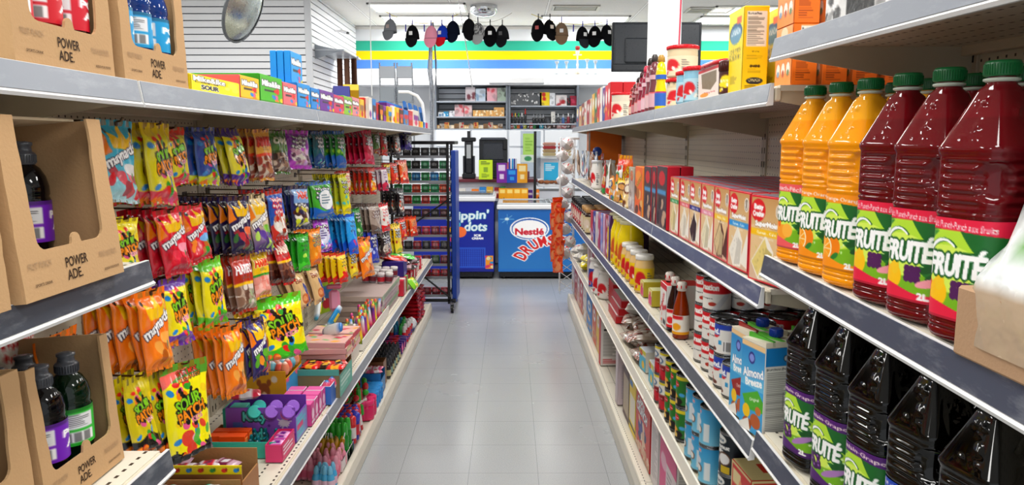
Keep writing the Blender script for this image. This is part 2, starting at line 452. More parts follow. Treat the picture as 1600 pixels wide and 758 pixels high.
def slat(n0, n1, axis, at, z0, z1, col='#fbfcff', t=.02):
    """slatwall: real boards with a dark groove between them"""
    b = MB(); k = 0; z = z0; L = abs(n1 - n0); mid = (n0 + n1) / 2
    bk = ((mid, at + .012, (z0 + z1) / 2), (L, .004, z1 - z0)) if axis == 'y' else ((at - .012, mid, (z0 + z1) / 2), (.004, L, z1 - z0))
    b.box(*bk, '#4c4f55', 'matte')
    while z < z1 - .01:
        h = min(.0762 - .011, z1 - z)
        if axis == 'y': b.box((mid, at, z + h / 2), (L, t, h), col, 'painted_metal', .002)
        else: b.box((at, mid, z + h / 2), (t, L, h), col, 'painted_metal', .002)
        z += .0762
    return b
struct('wall_slat_front', slat(-5.9, SLX, 'y', SLY, .0, CEIL))
struct('wall_slat_side', slat(SLY, BACKY, 'x', SLX, .0, CEIL))
struct('trim_1', slab((SLX + .0, SLY - .008, CEIL / 2), (.075, .02, CEIL), 'painted_metal', '#e4e6ea', .003))
struct('trim_2', slab((0, BACKY - .012, CEIL - .03), (11.8, .024, .04), 'painted_metal', '#dcdad5'))
struct('column', slab((1.135, 5.6, CEIL / 2), (.21, .21, CEIL), 'painted_metal', '#f2f4f7', .008))

# ================================================================ ceiling lights
def troffer(x, y, label):
    t = thing('ceiling_light', label, 'ceiling light', (x, y, CEIL - .012), 0, 'fluorescent ceiling lights')
    b = MB()
    for s in (-1, 1):
        b.box((s * .595, 0, 0), (.03, .61, .02), '#f2f2ee', 'painted_metal', .003); b.box((0, s * .29, 0), (1.22, .03, .02), '#f2f2ee', 'painted_metal', .003)
    put('frame', b, parent=t)
    b = MB(); b.box((0, 0, .004), (1.16, .55, .006), '#fff', 'lamp'); put('diffuser', b, parent=t)
    l = bpy.data.lights.new('tube_light', 'AREA'); l.shape = 'RECTANGLE'; l.size = 1.1; l.size_y = .5; l.energy = LAMP_W * (.7 if y > 9 else 1.); l.color = (1, .985, .955)
    o = bpy.data.objects.new('tube_light', l); COL.objects.link(o); o.parent = t; o.location = (0, 0, -.02)
    return t
LN = [(-1.16, 9.71, 'lit ceiling light panel above the hanging grey cap'), (-1.16, 10.62, 'lit ceiling light panel nearest the striped wall, above the pink cap'),
      (1.03, 10.62, 'lit ceiling light panel behind the black caps beside the television'), (3.2, 9.9, 'lit ceiling light panel partly behind the yellow carton'),
      (3.2, 10.66, 'lit ceiling light panel right of the television, nearest the wall')]
for x, y, l in LN: troffer(x, y, l)
k = 0
for y in (-.2, 2.0, 4.3, 6.6):
    for x in (-3.0, 0.0, 2.4):
        troffer(x, y, 'lit ceiling light panel overhead, row %s, %s of the aisle' % (('one', 'two', 'three', 'four')[k // 3], ('left', 'above the middle', 'right')[k % 3])); k += 1
def vent(x0, x1, y0, y1, label):
    t = thing('ceiling_vent', label, 'vent', ((x0 + x1) / 2, (y0 + y1) / 2, CEIL - .01), 0, 'ceiling air vents'); w, d = x1 - x0, y1 - y0
    b = MB()
    for s in (-1, 1): b.box((s * w / 2, 0, 0), (.03, d + .03, .018), '#cfccc5', 'painted_metal', .003); b.box((0, s * d / 2, 0), (w, .03, .018), '#cfccc5', 'painted_metal', .003)
    put('frame', b, parent=t)
    b = MB(); b.box((0, 0, .006), (w, d, .004), '#55524d', 'matte')
    for i in range(5): b.box((0, -d / 2 + d * (i + .5) / 5, -.002), (w - .05, .028, .006), '#c9c6bf', 'painted_metal')
    put('louvre', b, parent=t)
vent(.55, 1.12, 9.57, 9.88, 'grey ceiling vent left of the white column'); vent(2.3, 2.85, 9.7, 10.05, 'grey ceiling vent right of the white column')

# ================================================================ gondola shelving
LX, RX = -.66, .542
LBACK, RBACK = -1.07, .95
def section(side, y0, y1, shelves, label, base=None, top=1.555, pegs=None, rails=None):
    """shelves: (z, front x, rail colour or None, cream lip) ; side -1 left, 1 right"""
    s = side; bx = abs(LBACK if s < 0 else RBACK); my = (y0 + y1) / 2; L = y1 - y0
    t = thing('gondola_shelving', label, 'shelving unit', (0, my, 0))
    b = MB(); b.box((s * (bx + .008), 0, top / 2 + .02), (.016, L - .03, top - .06), '#fff', 'pegboard'); put('back_panel', b, parent=t)
    for yy in (-L / 2 + .0125,) + ((L / 2 - .0125,)):
        b = MB(); b.box((s * (bx + .01), yy, top / 2), (.032, .025, top), '#bdb6a6', 'painted_metal', .002)
        for z in np.arange(.25, top - .05, .0508): b.box((s * (bx - .0068), yy, z), (.0012, .004, .022), '#2b2822', 'matte')
        put('upright', b, parent=t)
    b = MB(); b.box((s * (bx + .01), 0, top), (.05, L - .004, .022), '#cfc8b8', 'painted_metal', .003); put('top_rail', b, parent=t)
    if base:
        z, fx = base; d = bx - fx
        b = MB(); b.box((s * (fx + d / 2), 0, z - .012), (d - .004, L - .003, .022), '#fff', 'perf_deck'); dk = put('base_deck', b, parent=t)
        pr = [(fx, .004), (fx, .012), (fx - .004, z * .62), (fx + .004, z + .004), (fx + .02, z + .004), (fx + .02, .004)]
        b = MB(); b.prism([(s * a, c) for a, c in pr], L - .003, '#e6e1d4', 'painted_metal', 'y', -L / 2 + .0015); put('kick_plate', b, parent=t)
    for sh in shelves:
        z, fx, rc = sh[:3]; tilt = sh[3] if len(sh) > 3 else 0.; d = bx - fx
        o = bpy.data.objects.new('shelf', None)
        b = MB(); b.box((s * (fx + d / 2 + .008), 0, -.006), (d - .018, L - .006, .012), '#fff', 'perf_deck')
        b.box((s * (fx + .014), 0, -.018), (.014, L - .006, .03), '#d8d0be', 'painted_metal', .003)      # folded front edge
        b.box((s * (bx - .02), 0, -.016), (.02, L - .01, .03), '#cfc7b5', 'painted_metal', .002)
        for e in (-1, 1):
            b.prism([(s * (bx), -.10), (s * (bx), -.004), (s * (fx + .02), -.004), (s * (fx + .02), -.034)], .003, '#c9c1ae', 'painted_metal', 'y', e * (L / 2 - .01))
        o = put('shelf', b, (0, 0, z), parent=t, rx=tilt)
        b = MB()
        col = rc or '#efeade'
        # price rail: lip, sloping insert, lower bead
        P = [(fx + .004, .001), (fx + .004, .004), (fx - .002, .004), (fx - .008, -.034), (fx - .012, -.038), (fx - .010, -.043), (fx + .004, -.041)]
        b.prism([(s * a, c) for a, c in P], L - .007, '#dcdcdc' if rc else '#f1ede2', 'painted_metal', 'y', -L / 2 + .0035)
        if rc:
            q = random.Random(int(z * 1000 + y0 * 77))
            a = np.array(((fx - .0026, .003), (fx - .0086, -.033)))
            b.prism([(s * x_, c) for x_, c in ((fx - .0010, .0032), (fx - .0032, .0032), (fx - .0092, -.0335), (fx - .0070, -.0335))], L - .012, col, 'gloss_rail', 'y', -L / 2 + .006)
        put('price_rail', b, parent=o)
    return t
# rail insert: scuffed plastic strip
m, nt, bb, N, L_ = nodes_mat('gloss_rail')
at = N.new('ShaderNodeAttribute'); at.attribute_name = 'Col'
tc = N.new('ShaderNodeTexCoord'); mp = N.new('ShaderNodeMapping'); mp.inputs['Scale'].default_value = (8, 2.2, 8); L_.new(tc.outputs['Object'], mp.inputs[0])
n1 = N.new('ShaderNodeTexNoise'); n1.inputs['Scale'].default_value = 4; n1.inputs['Detail'].default_value = 6; n1.inputs['Roughness'].default_value = .7; L_.new(mp.outputs[0], n1.inputs['Vector'])
r1 = N.new('ShaderNodeMapRange'); r1.inputs[1].default_value = .5; r1.inputs[2].default_value = .72; r1.inputs[4].default_value = .22; L_.new(n1.outputs['Fac'], r1.inputs[0])
mx = N.new('ShaderNodeMix'); mx.data_type = 'RGBA'; L_.new(r1.outputs[0], mx.inputs[0]); L_.new(at.outputs['Color'], mx.inputs[6]); mx.inputs[7].default_value = (.62, .64, .68, 1)
L_.new(mx.outputs[2], bb.inputs['Base Color']); bb.inputs['Roughness'].default_value = .3
GL, DK = '#8f949d', '#5a616c'  # rail greys: how brightly each rail is lit is put into its colour
LB = [.02, 1.335, 2.555, 3.775, 4.995, 6.15]
LDECK, LLOW, LTOP = .09, .478, 1.554
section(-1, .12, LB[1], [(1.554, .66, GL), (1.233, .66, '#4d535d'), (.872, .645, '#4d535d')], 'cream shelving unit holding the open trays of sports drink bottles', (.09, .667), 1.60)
nm = ['cream shelving unit with pegged candy, beside the sports drink trays', 'cream shelving unit with pegged candy, second bay past the sports drink trays', 'cream shelving unit with pegged candy, third bay past the sports drink trays', 'cream shelving unit with pegged candy, ending at the blue wheeled rack']
for i in range(4):
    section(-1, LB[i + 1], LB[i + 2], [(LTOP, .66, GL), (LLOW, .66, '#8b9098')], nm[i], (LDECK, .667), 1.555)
RB = [.3, 1.553, 2.773, 3.993, 5.213, 6.433]
RZ = dict(A=1.567, B=1.137, C=.793, D=.492, E=.115)
NZ = dict(A=1.655, B=1.209, C=.819)
NT = -.020                                   # the near bay leans down a little towards the shop front
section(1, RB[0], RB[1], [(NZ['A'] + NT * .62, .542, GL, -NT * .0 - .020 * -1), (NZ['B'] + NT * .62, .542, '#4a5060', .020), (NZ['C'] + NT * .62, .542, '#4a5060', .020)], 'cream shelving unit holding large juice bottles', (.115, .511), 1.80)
nm = ['cream shelving unit holding boxed cake mixes and canned milk', 'cream shelving unit holding yellow drink powder tubs', 'cream shelving unit holding coffee jars, third bay past the juice bottles', 'cream shelving unit at the freezer end of the food aisle']
for i in range(4):
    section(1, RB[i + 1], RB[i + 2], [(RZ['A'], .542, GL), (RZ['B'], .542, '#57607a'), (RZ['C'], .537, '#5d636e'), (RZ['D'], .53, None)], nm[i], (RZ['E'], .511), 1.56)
def near_dz(Y): return (Y - RB[1]) * .020   # height offset of things on the leaning near right bay
# ================================================================ juice bottles, drink trays
DG = '#14683a'
ORD = ['zeroth', 'first', 'second', 'third', 'fourth', 'fifth', 'sixth', 'seventh', 'eighth', 'ninth', 'tenth', 'eleventh', 'twelfth', 'thirteenth', 'fourteenth', 'fifteenth', 'sixteenth']
def fruit_label(band, liquid, kind, word):
    cv = Cv(92, 1.12, '#7fb42c')
    cv.grad(.1, .5, '#2f7d2c', '#a9d13c'); cv.ell(.45, .42, .62, .34, '#b9dc4a'); cv.ell(.42, .5, .42, .26, '#d7ec6e')
    cv.poly([(.55, .12), (1, .15), (1, .5), (.85, .42), (.7, .3)], '#1f6b31'); cv.poly([(0, .14), (.3, .14), (.1, .3), (0, .45)], '#3f8f35')
    cv.poly([(.62, .62), (1, .5), (1, .8), (.8, .74)], '#2c7a33')
    for a, b in ((.78, .62), (.9, .6), (.84, .7)): cv.ell(a, b, .1, .045, '#1c5a2a', -.5)
    cv.blobs(14, ['#dff5c0', '#c4e8a0'], .012, (.55, .48, .98, .8), 3)
    if kind == 'punch':
        cv.ell(.12, .72, .13, .14, '#d9452f'); cv.ell(.1, .7, .08, .1, '#e8a23c'); cv.ell(.32, .75, .12, .15, '#f2c21d'); cv.ell(.34, .64, .06, .1, '#f0c732')
        for i in range(9): cv.ell(.52 + (i % 3) * .07, .64 + (i // 3) * .055, .045, .045, '#57215f')
        cv.ell(.8, .77, .16, .05, '#f0a9b5', -.3); cv.ell(.05, .62, .06, .07, '#f3b25e')
    elif kind == 'orange':
        cv.ell(.42, .7, .17, .17, '#e98a14'); cv.ell(.24, .73, .18, .2, '#fff1d0'); cv.ell(.24, .73, .155, .175, '#f5a41c')
        for i in range(5):
            a = i * PI / 5; dx, dy = math.cos(a) * .16, math.sin(a) * .16
            cv.poly([(.24 - dx, .73 - dy), (.24 + dx, .73 + dy), (.24 + dx + .008, .73 + dy + .012), (.24 - dx + .008, .73 - dy + .012)], '#ffe6b0')
        cv.ell(.48, .82, .09, .04, '#2f8038', -.6)
    elif kind == 'peach':
        cv.ell(.16, .68, .15, .14, '#ee8b2a'); cv.ell(.2, .66, .09, .12, '#f5b04a'); cv.ell(.4, .75, .16, .13, '#f2a53a'); cv.ell(.52, .72, .13, .12, '#f7b951'); cv.ell(.3, .6, .05, .09, '#e9781e')
    elif kind == 'grape':
        q = random.Random(5)
        for i in range(26):
            a, b2 = .1 + q.random() * .35, .56 + q.random() * .22; cv.ell(a, b2, .052, .052, '#4a1c5c'); cv.ell(a - .012, b2 - .012, .02, .02, '#9a6ab0')
        cv.ell(.7, .75, .22, .05, '#b58ac4', -.5)
    elif kind == 'tea':
        cv.ell(.3, .7, .2, .18, '#f4d53a'); cv.ell(.6, .75, .16, .14, '#c7641c')
    cv.fill((cv.Y < .135 - .03 * np.sin(cv.X * 3) + .03 * cv.X), band)
    cv.fill((cv.Y > .86 - .05 * np.sin(cv.X * 5 + 1)), band); cv.rect(0, .97, 1, 1, C(band) * .8)
    cv.text(word, .52, .075, .72, '#fbe9e9', h=.075, rot=.04)
    # hand-drawn wordmark with its swash, white on a dark green outline
    cv.text('FRUIT\u00c9', .5, .43, .62, '#ffffff', h=.30, rot=-.03, bold=2, out='#14602c', ow=5, shear=.12)
    for t in np.linspace(0, 1, 26):
        x = .17 + .34 * t; y = .33 - .11 * math.sin(t * 2.6); cv.ell(x, y, .034 * (1.1 - .6 * t), .03 * (1.1 - .6 * t), '#14602c')
    for t in np.linspace(0, 1, 26):
        x = .17 + .32 * t; y = .33 - .11 * math.sin(t * 2.6); cv.ell(x, y, .022 * (1.15 - .6 * t), .02 * (1.15 - .6 * t), '#ffffff')
    cv.text('2L', .74, .92, .12, '#ffffff', h=.075, bold=1)
    return cv
def bottle_P(n=64, H=.335, Wd=.0475):
    pr = [(0, .60, 3), (.004, .82, 3.4), (.014, .95, 3.6), (.03, 1., 3.8), (.05, 1., 3.8), (.054, .965, 3.8), (.058, 1., 3.8), (.07, 1., 3.8), (.074, .965, 3.8), (.078, .995, 3.8), (.082, .985, 3.8)]
    pr += [(z, .982, 3.8) for z in np.linspace(.09, .45, 12)]
    pr += [(.458, .985, 3.8), (.464, 1.01, 3.8), (.472, 1.01, 3.8), (.478, .96, 3.8), (.486, 1.01, 3.8)]
    pr += [(z, 1.0, 4) for z in np.linspace(.495, .67, 30)]
    pr += [(.68, 1.02, 4.4), (.69, 1.03, 4.6), (.70, 1.02, 4.6)]
    pr += [(z, 1.01 - (z - .705) / .205 * .62, 4.4 - (z - .7) * 6) for z in np.linspace(.708, .90, 22)]
    pr += [(.915, .33, 2.4), (.93, .30, 2), (.945, .30, 2)]
    a = np.arange(n) / n * 2 * PI; ca, sa = np.cos(a), np.sin(a); P = []
    q = random.Random(3); dots = [(q.choice((0, PI / 2, PI, -PI / 2)) + q.uniform(-.3, .3) * 1.1, q.uniform(.73, .86)) for _ in range(60)]
    for z, w, e in pr:
        r = w * Wd / (np.abs(ca) ** e + np.abs(sa) ** e) ** (1 / e)
        if .492 < z < .675:
            for c0 in (PI / 4, PI / 4 + PI):      # thumb recess on two corners
                da = (a - c0 + PI) % (2 * PI) - PI; d = (da / .42) ** 2 + ((z - .585) / .075) ** 2
                r = r - .009 * np.clip(1 - d, 0, 1) ** .5 + .0022 * np.exp(-((d - 1) / .12) ** 2)
            for c0 in (0, -PI / 2, PI / 2, PI):
                da = np.abs((a - c0 + PI) % (2 * PI) - PI); r = r - .0034 * (da < .5) * (.5 + .5 * np.sin((z - .492) * 2 * PI / .036))
        if .715 < z < .89:
            for c0, zz in dots:
                da = (a - c0 + PI) % (2 * PI) - PI; r = r + .0030 * np.exp(-(da / .07) ** 2 - ((z - zz) / .007) ** 2)
        P.append(np.stack([r * ca, r * sa, np.full(n, z * H)], -1))
    return np.array(P), pr
def juice_proto(kind, col, col2, band, word, desc):
    H = .335; P, pr = bottle_P()
    me = {}
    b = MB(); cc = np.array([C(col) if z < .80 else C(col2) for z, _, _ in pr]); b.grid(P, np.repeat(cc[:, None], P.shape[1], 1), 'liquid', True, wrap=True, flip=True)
    b.add(P[0], [list(range(P.shape[1]))[::-1]], cc[0], 'liquid'); me['body'] = b.data('body')
    cv = fruit_label(band, col, kind, word).px(); h, w = cv.shape[:2]; b = MB(); e = 3.8
    th = np.linspace(-1.2, 1.2, w); r = (.0475 * .985 + .0006) / (np.abs(np.cos(th)) ** e + np.abs(np.sin(th)) ** e) ** (1 / e)
    zz = np.linspace(.452, .088, h) * H
    G = np.stack([np.broadcast_to(r * np.cos(th), (h, w)), np.broadcast_to(r * np.sin(th), (h, w)), np.repeat(zz[:, None], w, 1)], -1); b.grid(G, cv, 'carton', True)
    th = np.linspace(1.2, 2 * PI - 1.2, 40); r = (.0475 * .985 + .0006) / (np.abs(np.cos(th)) ** e + np.abs(np.sin(th)) ** e) ** (1 / e)
    zz = np.array([.452, .40, .399, .13, .129, .088]) * H; cc = [band, band, '#3c8a35', '#7db23a', band, band]
    G = np.stack([np.broadcast_to(r * np.cos(th), (6, 40)), np.broadcast_to(r * np.sin(th), (6, 40)), np.repeat(zz[:, None], 40, 1)], -1)
    b.grid(G, np.repeat(np.array([C(x) for x in cc])[:, None], 40, 1), 'carton', True); me['wrap_label'] = b.data('wrap_label')
    b = MB(); pc = [(.0165, .944 * H), (.0185, .946 * H), (.0188, .95 * H), (.0188, .99 * H), (.0175, .998 * H), (.01, H)]
    if kind in ('grape', 'tea'): capc = '#1c1f26'
    else: capc = DG
    b.lathe(pc, 40, capc, 'plastic', sq=2)
    for i in range(40):
        a = i / 40 * 2 * PI; b.box((math.cos(a) * .0188, math.sin(a) * .0188, .968 * H), (.0012, .0012, .012), capc, 'plastic')
    b.lathe([(.0155, .925 * H), (.019, .93 * H), (.019, .937 * H), (.0155, .94 * H)], 24, '#c9d0c4' if kind not in ('grape', 'tea') else '#333', 'plastic'); me['cap'] = b.data('cap')
    return me
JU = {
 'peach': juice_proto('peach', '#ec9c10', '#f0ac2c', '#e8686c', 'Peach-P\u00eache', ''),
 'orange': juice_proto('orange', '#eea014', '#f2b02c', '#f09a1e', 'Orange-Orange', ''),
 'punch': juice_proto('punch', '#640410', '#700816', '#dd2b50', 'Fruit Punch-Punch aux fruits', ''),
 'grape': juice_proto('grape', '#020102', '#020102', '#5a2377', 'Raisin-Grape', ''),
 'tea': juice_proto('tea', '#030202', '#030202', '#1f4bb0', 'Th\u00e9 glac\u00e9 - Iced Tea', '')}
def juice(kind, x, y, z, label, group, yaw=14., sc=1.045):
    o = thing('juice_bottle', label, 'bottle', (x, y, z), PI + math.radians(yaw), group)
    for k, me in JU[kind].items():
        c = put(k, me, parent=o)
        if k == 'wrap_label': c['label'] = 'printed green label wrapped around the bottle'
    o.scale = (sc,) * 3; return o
def shelf_spot(px, py, z):   # where the bottle's base centre stands on the shelf
    return onZ(px, py, z)
zb = NZ['B'] + .002
row = [('peach', 1258, 'orange juice bottle with a pink-banded peach label, first in the row'),
       ('orange', 1297, 'orange juice bottle between the pink-banded bottle and the other orange-banded one'),
       ('orange', 1341, 'orange juice bottle with orange label standing against the first red bottle'),
       ('punch', 1397, 'red fruit punch bottle beside the orange juice bottles'),
       ('punch', 1459, 'red fruit punch bottle in the middle of the three red ones'),
       ('punch', 1538, 'red fruit punch bottle beside the plastic-wrapped tray')]
XB = .598
for k, px, lab in row:
    Y = onX(px, 440, XB).y; juice(k, XB, Y, zb + near_dz(Y), lab, 'large juice bottles on the upper shelf')
    for j in range(1, 3):
        x2 = XB + .104 * j
        juice(k, x2, Y + .004 * j, zb + near_dz(Y), ('red' if k == 'punch' else 'orange') + ' bottle, ' + ('second' if j == 1 else 'third') + ' from the edge, upper juice shelf, column %s from the cake mixes' % ORD[len([r for r in row if r[1] <= px])], 'large juice bottles on the upper shelf', yaw=R.uniform(20, 60))
zc = NZ['C'] + .002
row = [('grape', 1270, 'black grape juice bottle at the end beside the drink cartons'), ('grape', 1322, 'black grape juice bottle with purple label, second from the drink cartons'),
       ('grape', 1383, 'black grape juice bottle with purple label standing beside the blue-labelled one'), ('tea', 1458, 'black iced tea bottle with blue label band'),
       ('tea', 1556, 'black drink bottle nearest the right edge of the lower shelf')]
for k, px, lab in row:
    X = .60; Y = onX(px, 720, X).y; juice(k, X, Y, zc + near_dz(Y), lab, 'black juice bottles on the lower shelf', yaw=12)
    for j in range(1, 3):
        juice(k, X + .104 * j, Y + .003, zc + near_dz(Y), 'black bottle, ' + ('second' if j == 1 else 'third') + ' from the edge, lower juice shelf, column %s from the milk cartons' % ORD[len([r for r in row if r[1] <= px])], 'black juice bottles on the lower shelf', yaw=R.uniform(10, 50))

# ---- open cardboard trays of sports drink
def sport_bottle(liq, labc, textc='#fff'):
    me = {}; H = .215
    pr = [(.024, 0), (.030, .003), (.033, .012), (.033, .05), (.0315, .055), (.033, .06), (.0335, .062)] + [(.0335, z) for z in (.07, .10, .125)] + [(.033, .13), (.0315, .134), (.033, .138), (.0325, .15), (.029, .165), (.022, .178), (.015, .184), (.0145, .188)]
    b = MB(); n = 36; pa = []
    b.lathe(pr, n, liq, 'liquid')
    for i in range(6):
        a = i / 6 * 2 * PI; b.tube([(math.cos(a) * .0326, math.sin(a) * .0326, z) for z in (.012, .03, .048)], .003, liq, 'liquid', 6)
    me['body'] = b.data('body')
    cv = Cv(70, .62, labc); cv.rect(0, 0, 1, .1, C(labc) * .7); cv.rect(.05, .15, .30, .55, '#e8e8ea'); cv.lines(.06, .18, .29, .52, 7, '#555'); cv.rect(.05, .62, .3, .9, '#f4f4f4')
    for i in range(9): cv.rect(.07 + i * .024, .64, .08 + i * .024, .88, '#222')
    cv.text('POWER', .62, .35, .5, textc, bold=1); cv.text('ADE', .55, .62, .3, textc, bold=1); cv.poly([(.75, .4), (1, .3), (1, .9), (.7, .95)], C(labc) * .6)
    a = cv.px(); h, w = a.shape[:2]; b = MB(); th = np.linspace(-PI, PI, w)
    G = np.stack([np.broadcast_to(.0342 * np.cos(th), (h, w)), np.broadcast_to(.0342 * np.sin(th), (h, w)), np.repeat(np.linspace(.128, .064, h)[:, None], w, 1)], -1)
    b.grid(G, a, 'carton', True); me['wrap_label'] = b.data('wrap_label')
    b = MB(); b.lathe([(.0165, .184), (.018, .186), (.018, .2), (.0165, .202), (.0135, .204), (.0125, .212), (.0145, .214), (.0145, .218), (.006, .22)], 28, '#54565c' if C(liq).sum() < .4 else '#2c2d33', 'plastic')
    for i in range(28):
        an = i / 28 * 2 * PI; b.box((math.cos(an) * .018, math.sin(an) * .018, .193), (.0012, .0014, .012), '#3a3c42', 'plastic')
    me['cap'] = b.data('cap'); return me
SP = {'red': sport_bottle('#8e0714', '#c51f33'), 'darkred': sport_bottle('#3a0410', '#c8203a'), 'blue': sport_bottle('#123a78', '#1e9fd0'), 'purple': sport_bottle('#08060a', '#7a2bb5'), 'green': sport_bottle('#07210f', '#35b43a')}
def sport(kind, loc, rz, label, group):
    o = thing('sports_drink_bottle', label, 'bottle', loc, rz, group)
    for k, me in SP[kind].items(): put(k, me, parent=o)
    return o
CB = '#e0cfb4'; CB2 = '#bfa07c'
def tray(label, loc, w, h, d, rz=0, ry=0, front='u', text=True, cut=(.16, .40, .16), group='open cardboard drink trays', torn=1):
    """cardboard tray, front at x=0 facing +X, centred on Y; cut = post share left, band share of height, post share right"""
    t = thing('cardboard_tray', label, 'box', loc, rz, group, ry=ry); th = .004
    q = random.Random(int(w * 999 + h * 777 + torn))
    def jag(p0, p1, n=9, amp=.0018):
        return [(p0[0] + (p1[0] - p0[0]) * i / n + q.uniform(-amp, amp), p0[1] + (p1[1] - p0[1]) * i / n + q.uniform(-amp, amp)) for i in range(1, n)]
    hw = w / 2; a, bnd, c = cut; yl, yr, zb_ = -hw + a * w, hw - c * w, bnd * h
    top = h
    r = .018
    arc = lambda cy, cz, a0, a1: [(cy + r * math.cos(x), cz + r * math.sin(x)) for x in np.linspace(a0, a1, 5)]
    tab = (yl * .45 + yr * .55)
    pts = [(-hw, 0), (hw, 0)] + jag((hw, 0), (hw, top), 14, .0012) + [(hw, top), (yr + .004, top)] + jag((yr + .006, top), (yr, zb_ + r), 8) + arc(yr - r, zb_ + r, 0, -PI / 2)
    pts += [(tab + .013, zb_)] + [(tab + .011 * math.cos(x), zb_ + .012 * math.sin(x) + .004) for x in np.linspace(0, PI, 7)] + [(tab - .013, zb_)]
    pts += arc(yl + r, zb_ + r, -PI / 2, -PI) + jag((yl, zb_ + r), (yl - .006, top), 8) + [(yl - .004, top), (-hw, top)] + jag((-hw, top), (-hw, 0), 14, .0012)
    b = MB(); b.prism(pts, -th, CB, 'cardboard', 'x', 0, side=CB2)
    if text:
        k = w * .22
        tmesh(b, 'POWER', (.0004, -.0 * w, zb_ * .62), k, '#3a2a20', h=k * .27); tmesh(b, 'ADE.', (.0004, -.035 * w, zb_ * .62 - k * .34), k * .68, '#3a2a20', h=k * .27)
        tmesh(b, 'SPORTS DRINK', (.0004, -w * .33, zb_ * .3), w * .15, '#6a5442', h=.004); tmesh(b, 'BOISSON POUR SPORTIFS', (.0004, w * .36, zb_ * .22), w * .17, '#6a5442', h=.004)
        tmesh(b, 'FRUIT PUNCH', (.0004, -w * .34, zb_ * .72), w * .2, '#b3987a', h=.009); tmesh(b, 'PUNCH AUX FRUITS', (.0004, w * .34, zb_ * .6), w * .2, '#b3987a', h=.009)
    put('front_panel', b, parent=t)
    b = MB(); b.box((-d / 2, -hw + th / 2, h * .5), (d - 2 * th, th, h), CB2, 'cardboard'); b.box((-d * .3, -hw - .0006, h * .3), (.05, .001, .0012), '#8c6d4c', 'cardboard'); put('side_panel', b, parent=t)
    b = MB(); b.box((-d / 2, hw - th / 2, h * .5), (d - 2 * th, th, h), CB2, 'cardboard'); put('side_panel', b, parent=t)
    b = MB(); b.box((-d + th / 2, 0, h * .5), (th, w - 2 * th, h), '#8a6a49', 'cardboard'); put('rear_panel', b, parent=t)
    b = MB(); b.box((-d / 2, 0, th / 2), (d - 2 * th, w - 2 * th, th), '#9a7852', 'cardboard'); put('bottom_panel', b, parent=t)
    return t
def fill_tray(t, kinds, w, d, word, skip=(), zoff=.005):
    ny = 3 if w > .22 else 2; nx = int((d - .01) / .072); k = 0
    M = Matrix.Translation(t.location) @ t.rotation_euler.to_matrix().to_4x4()
    for i in range(nx):
        for j in range(ny):
            if (i, j) in skip: continue
            kind = kinds[(i * ny + j) % len(kinds)]
            p = M @ Vector((-.045 - i * .072, (j - (ny - 1) / 2) * .072, zoff))
            sport(kind, p, R.uniform(.3, 1.6) + t.rotation_euler.z, '%s drink bottle in %s, row %s, %s' % ({'red': 'red', 'darkred': 'dark red', 'blue': 'blue', 'purple': 'purple-labelled', 'green': 'green-labelled'}[kind], word, ('one', 'two', 'three', 'four')[i], ('near side', 'middle', 'far side')[j] if ny == 3 else ('near side', 'far side')[j]), 'sports drink bottles in ' + word)
zt = 1.554 + .004
t = tray('open cardboard tray of red sports drink on the top shelf', (-.668, 1.152, zt), .254, .25, .24, ry=-.03, cut=(.16, .25, .17)); fill_tray(t, ['red', 'red', 'darkred'], .262, .24, 'the red drink tray')
Yb = (onX(196, 130, -.668).y + onX(297, 130, -.668).y) / 2
t = tray('open cardboard tray of blue sports drink beside the yellow candy boxes', (-.668, 1.44, zt), .256, .25, .24, ry=-.03, cut=(.14, .25, .15), torn=2); fill_tray(t, ['blue'], .262, .24, 'the blue drink tray')
t = tray('nearly empty cardboard tray on the middle shelf with one purple bottle', (-.64, 1.085, 1.233 + .004), .25, .25, .28, ry=-.09, cut=(.17, .26, .17), torn=3); put('shading_top_panel', MB().box((-.16, 0, .252), (.24, .244, .004), CB, 'cardboard'), parent=t); fill_tray(t, ['purple'], .25, .28, 'the nearly empty tray', skip=[(i, j) for i in range(4) for j in range(3) if (i, j) != (1, 2)])  # top panel is added so that the inside of this tray falls dark
tray('plain cardboard tray beside the nearly empty one on the middle shelf', (-.64, .80, 1.237), .26, .25, .28, ry=-.05, text=False, torn=4)
t = tray('open cardboard tray of purple and green sports drinks on the bottom shelf', (-.708, 1.181, .872 + .004), .225, .235, .30, ry=-.07, rz=.0, cut=(.12, .26, .12), torn=5); fill_tray(t, ['purple', 'green', 'purple', 'purple', 'purple', 'purple'], .21, .30, 'the bottom tray')
tray('plain cardboard tray at the shop-front end of the bottom shelf', (-.71, .92, .876), .26, .245, .30, text=False, ry=-.05, torn=6)

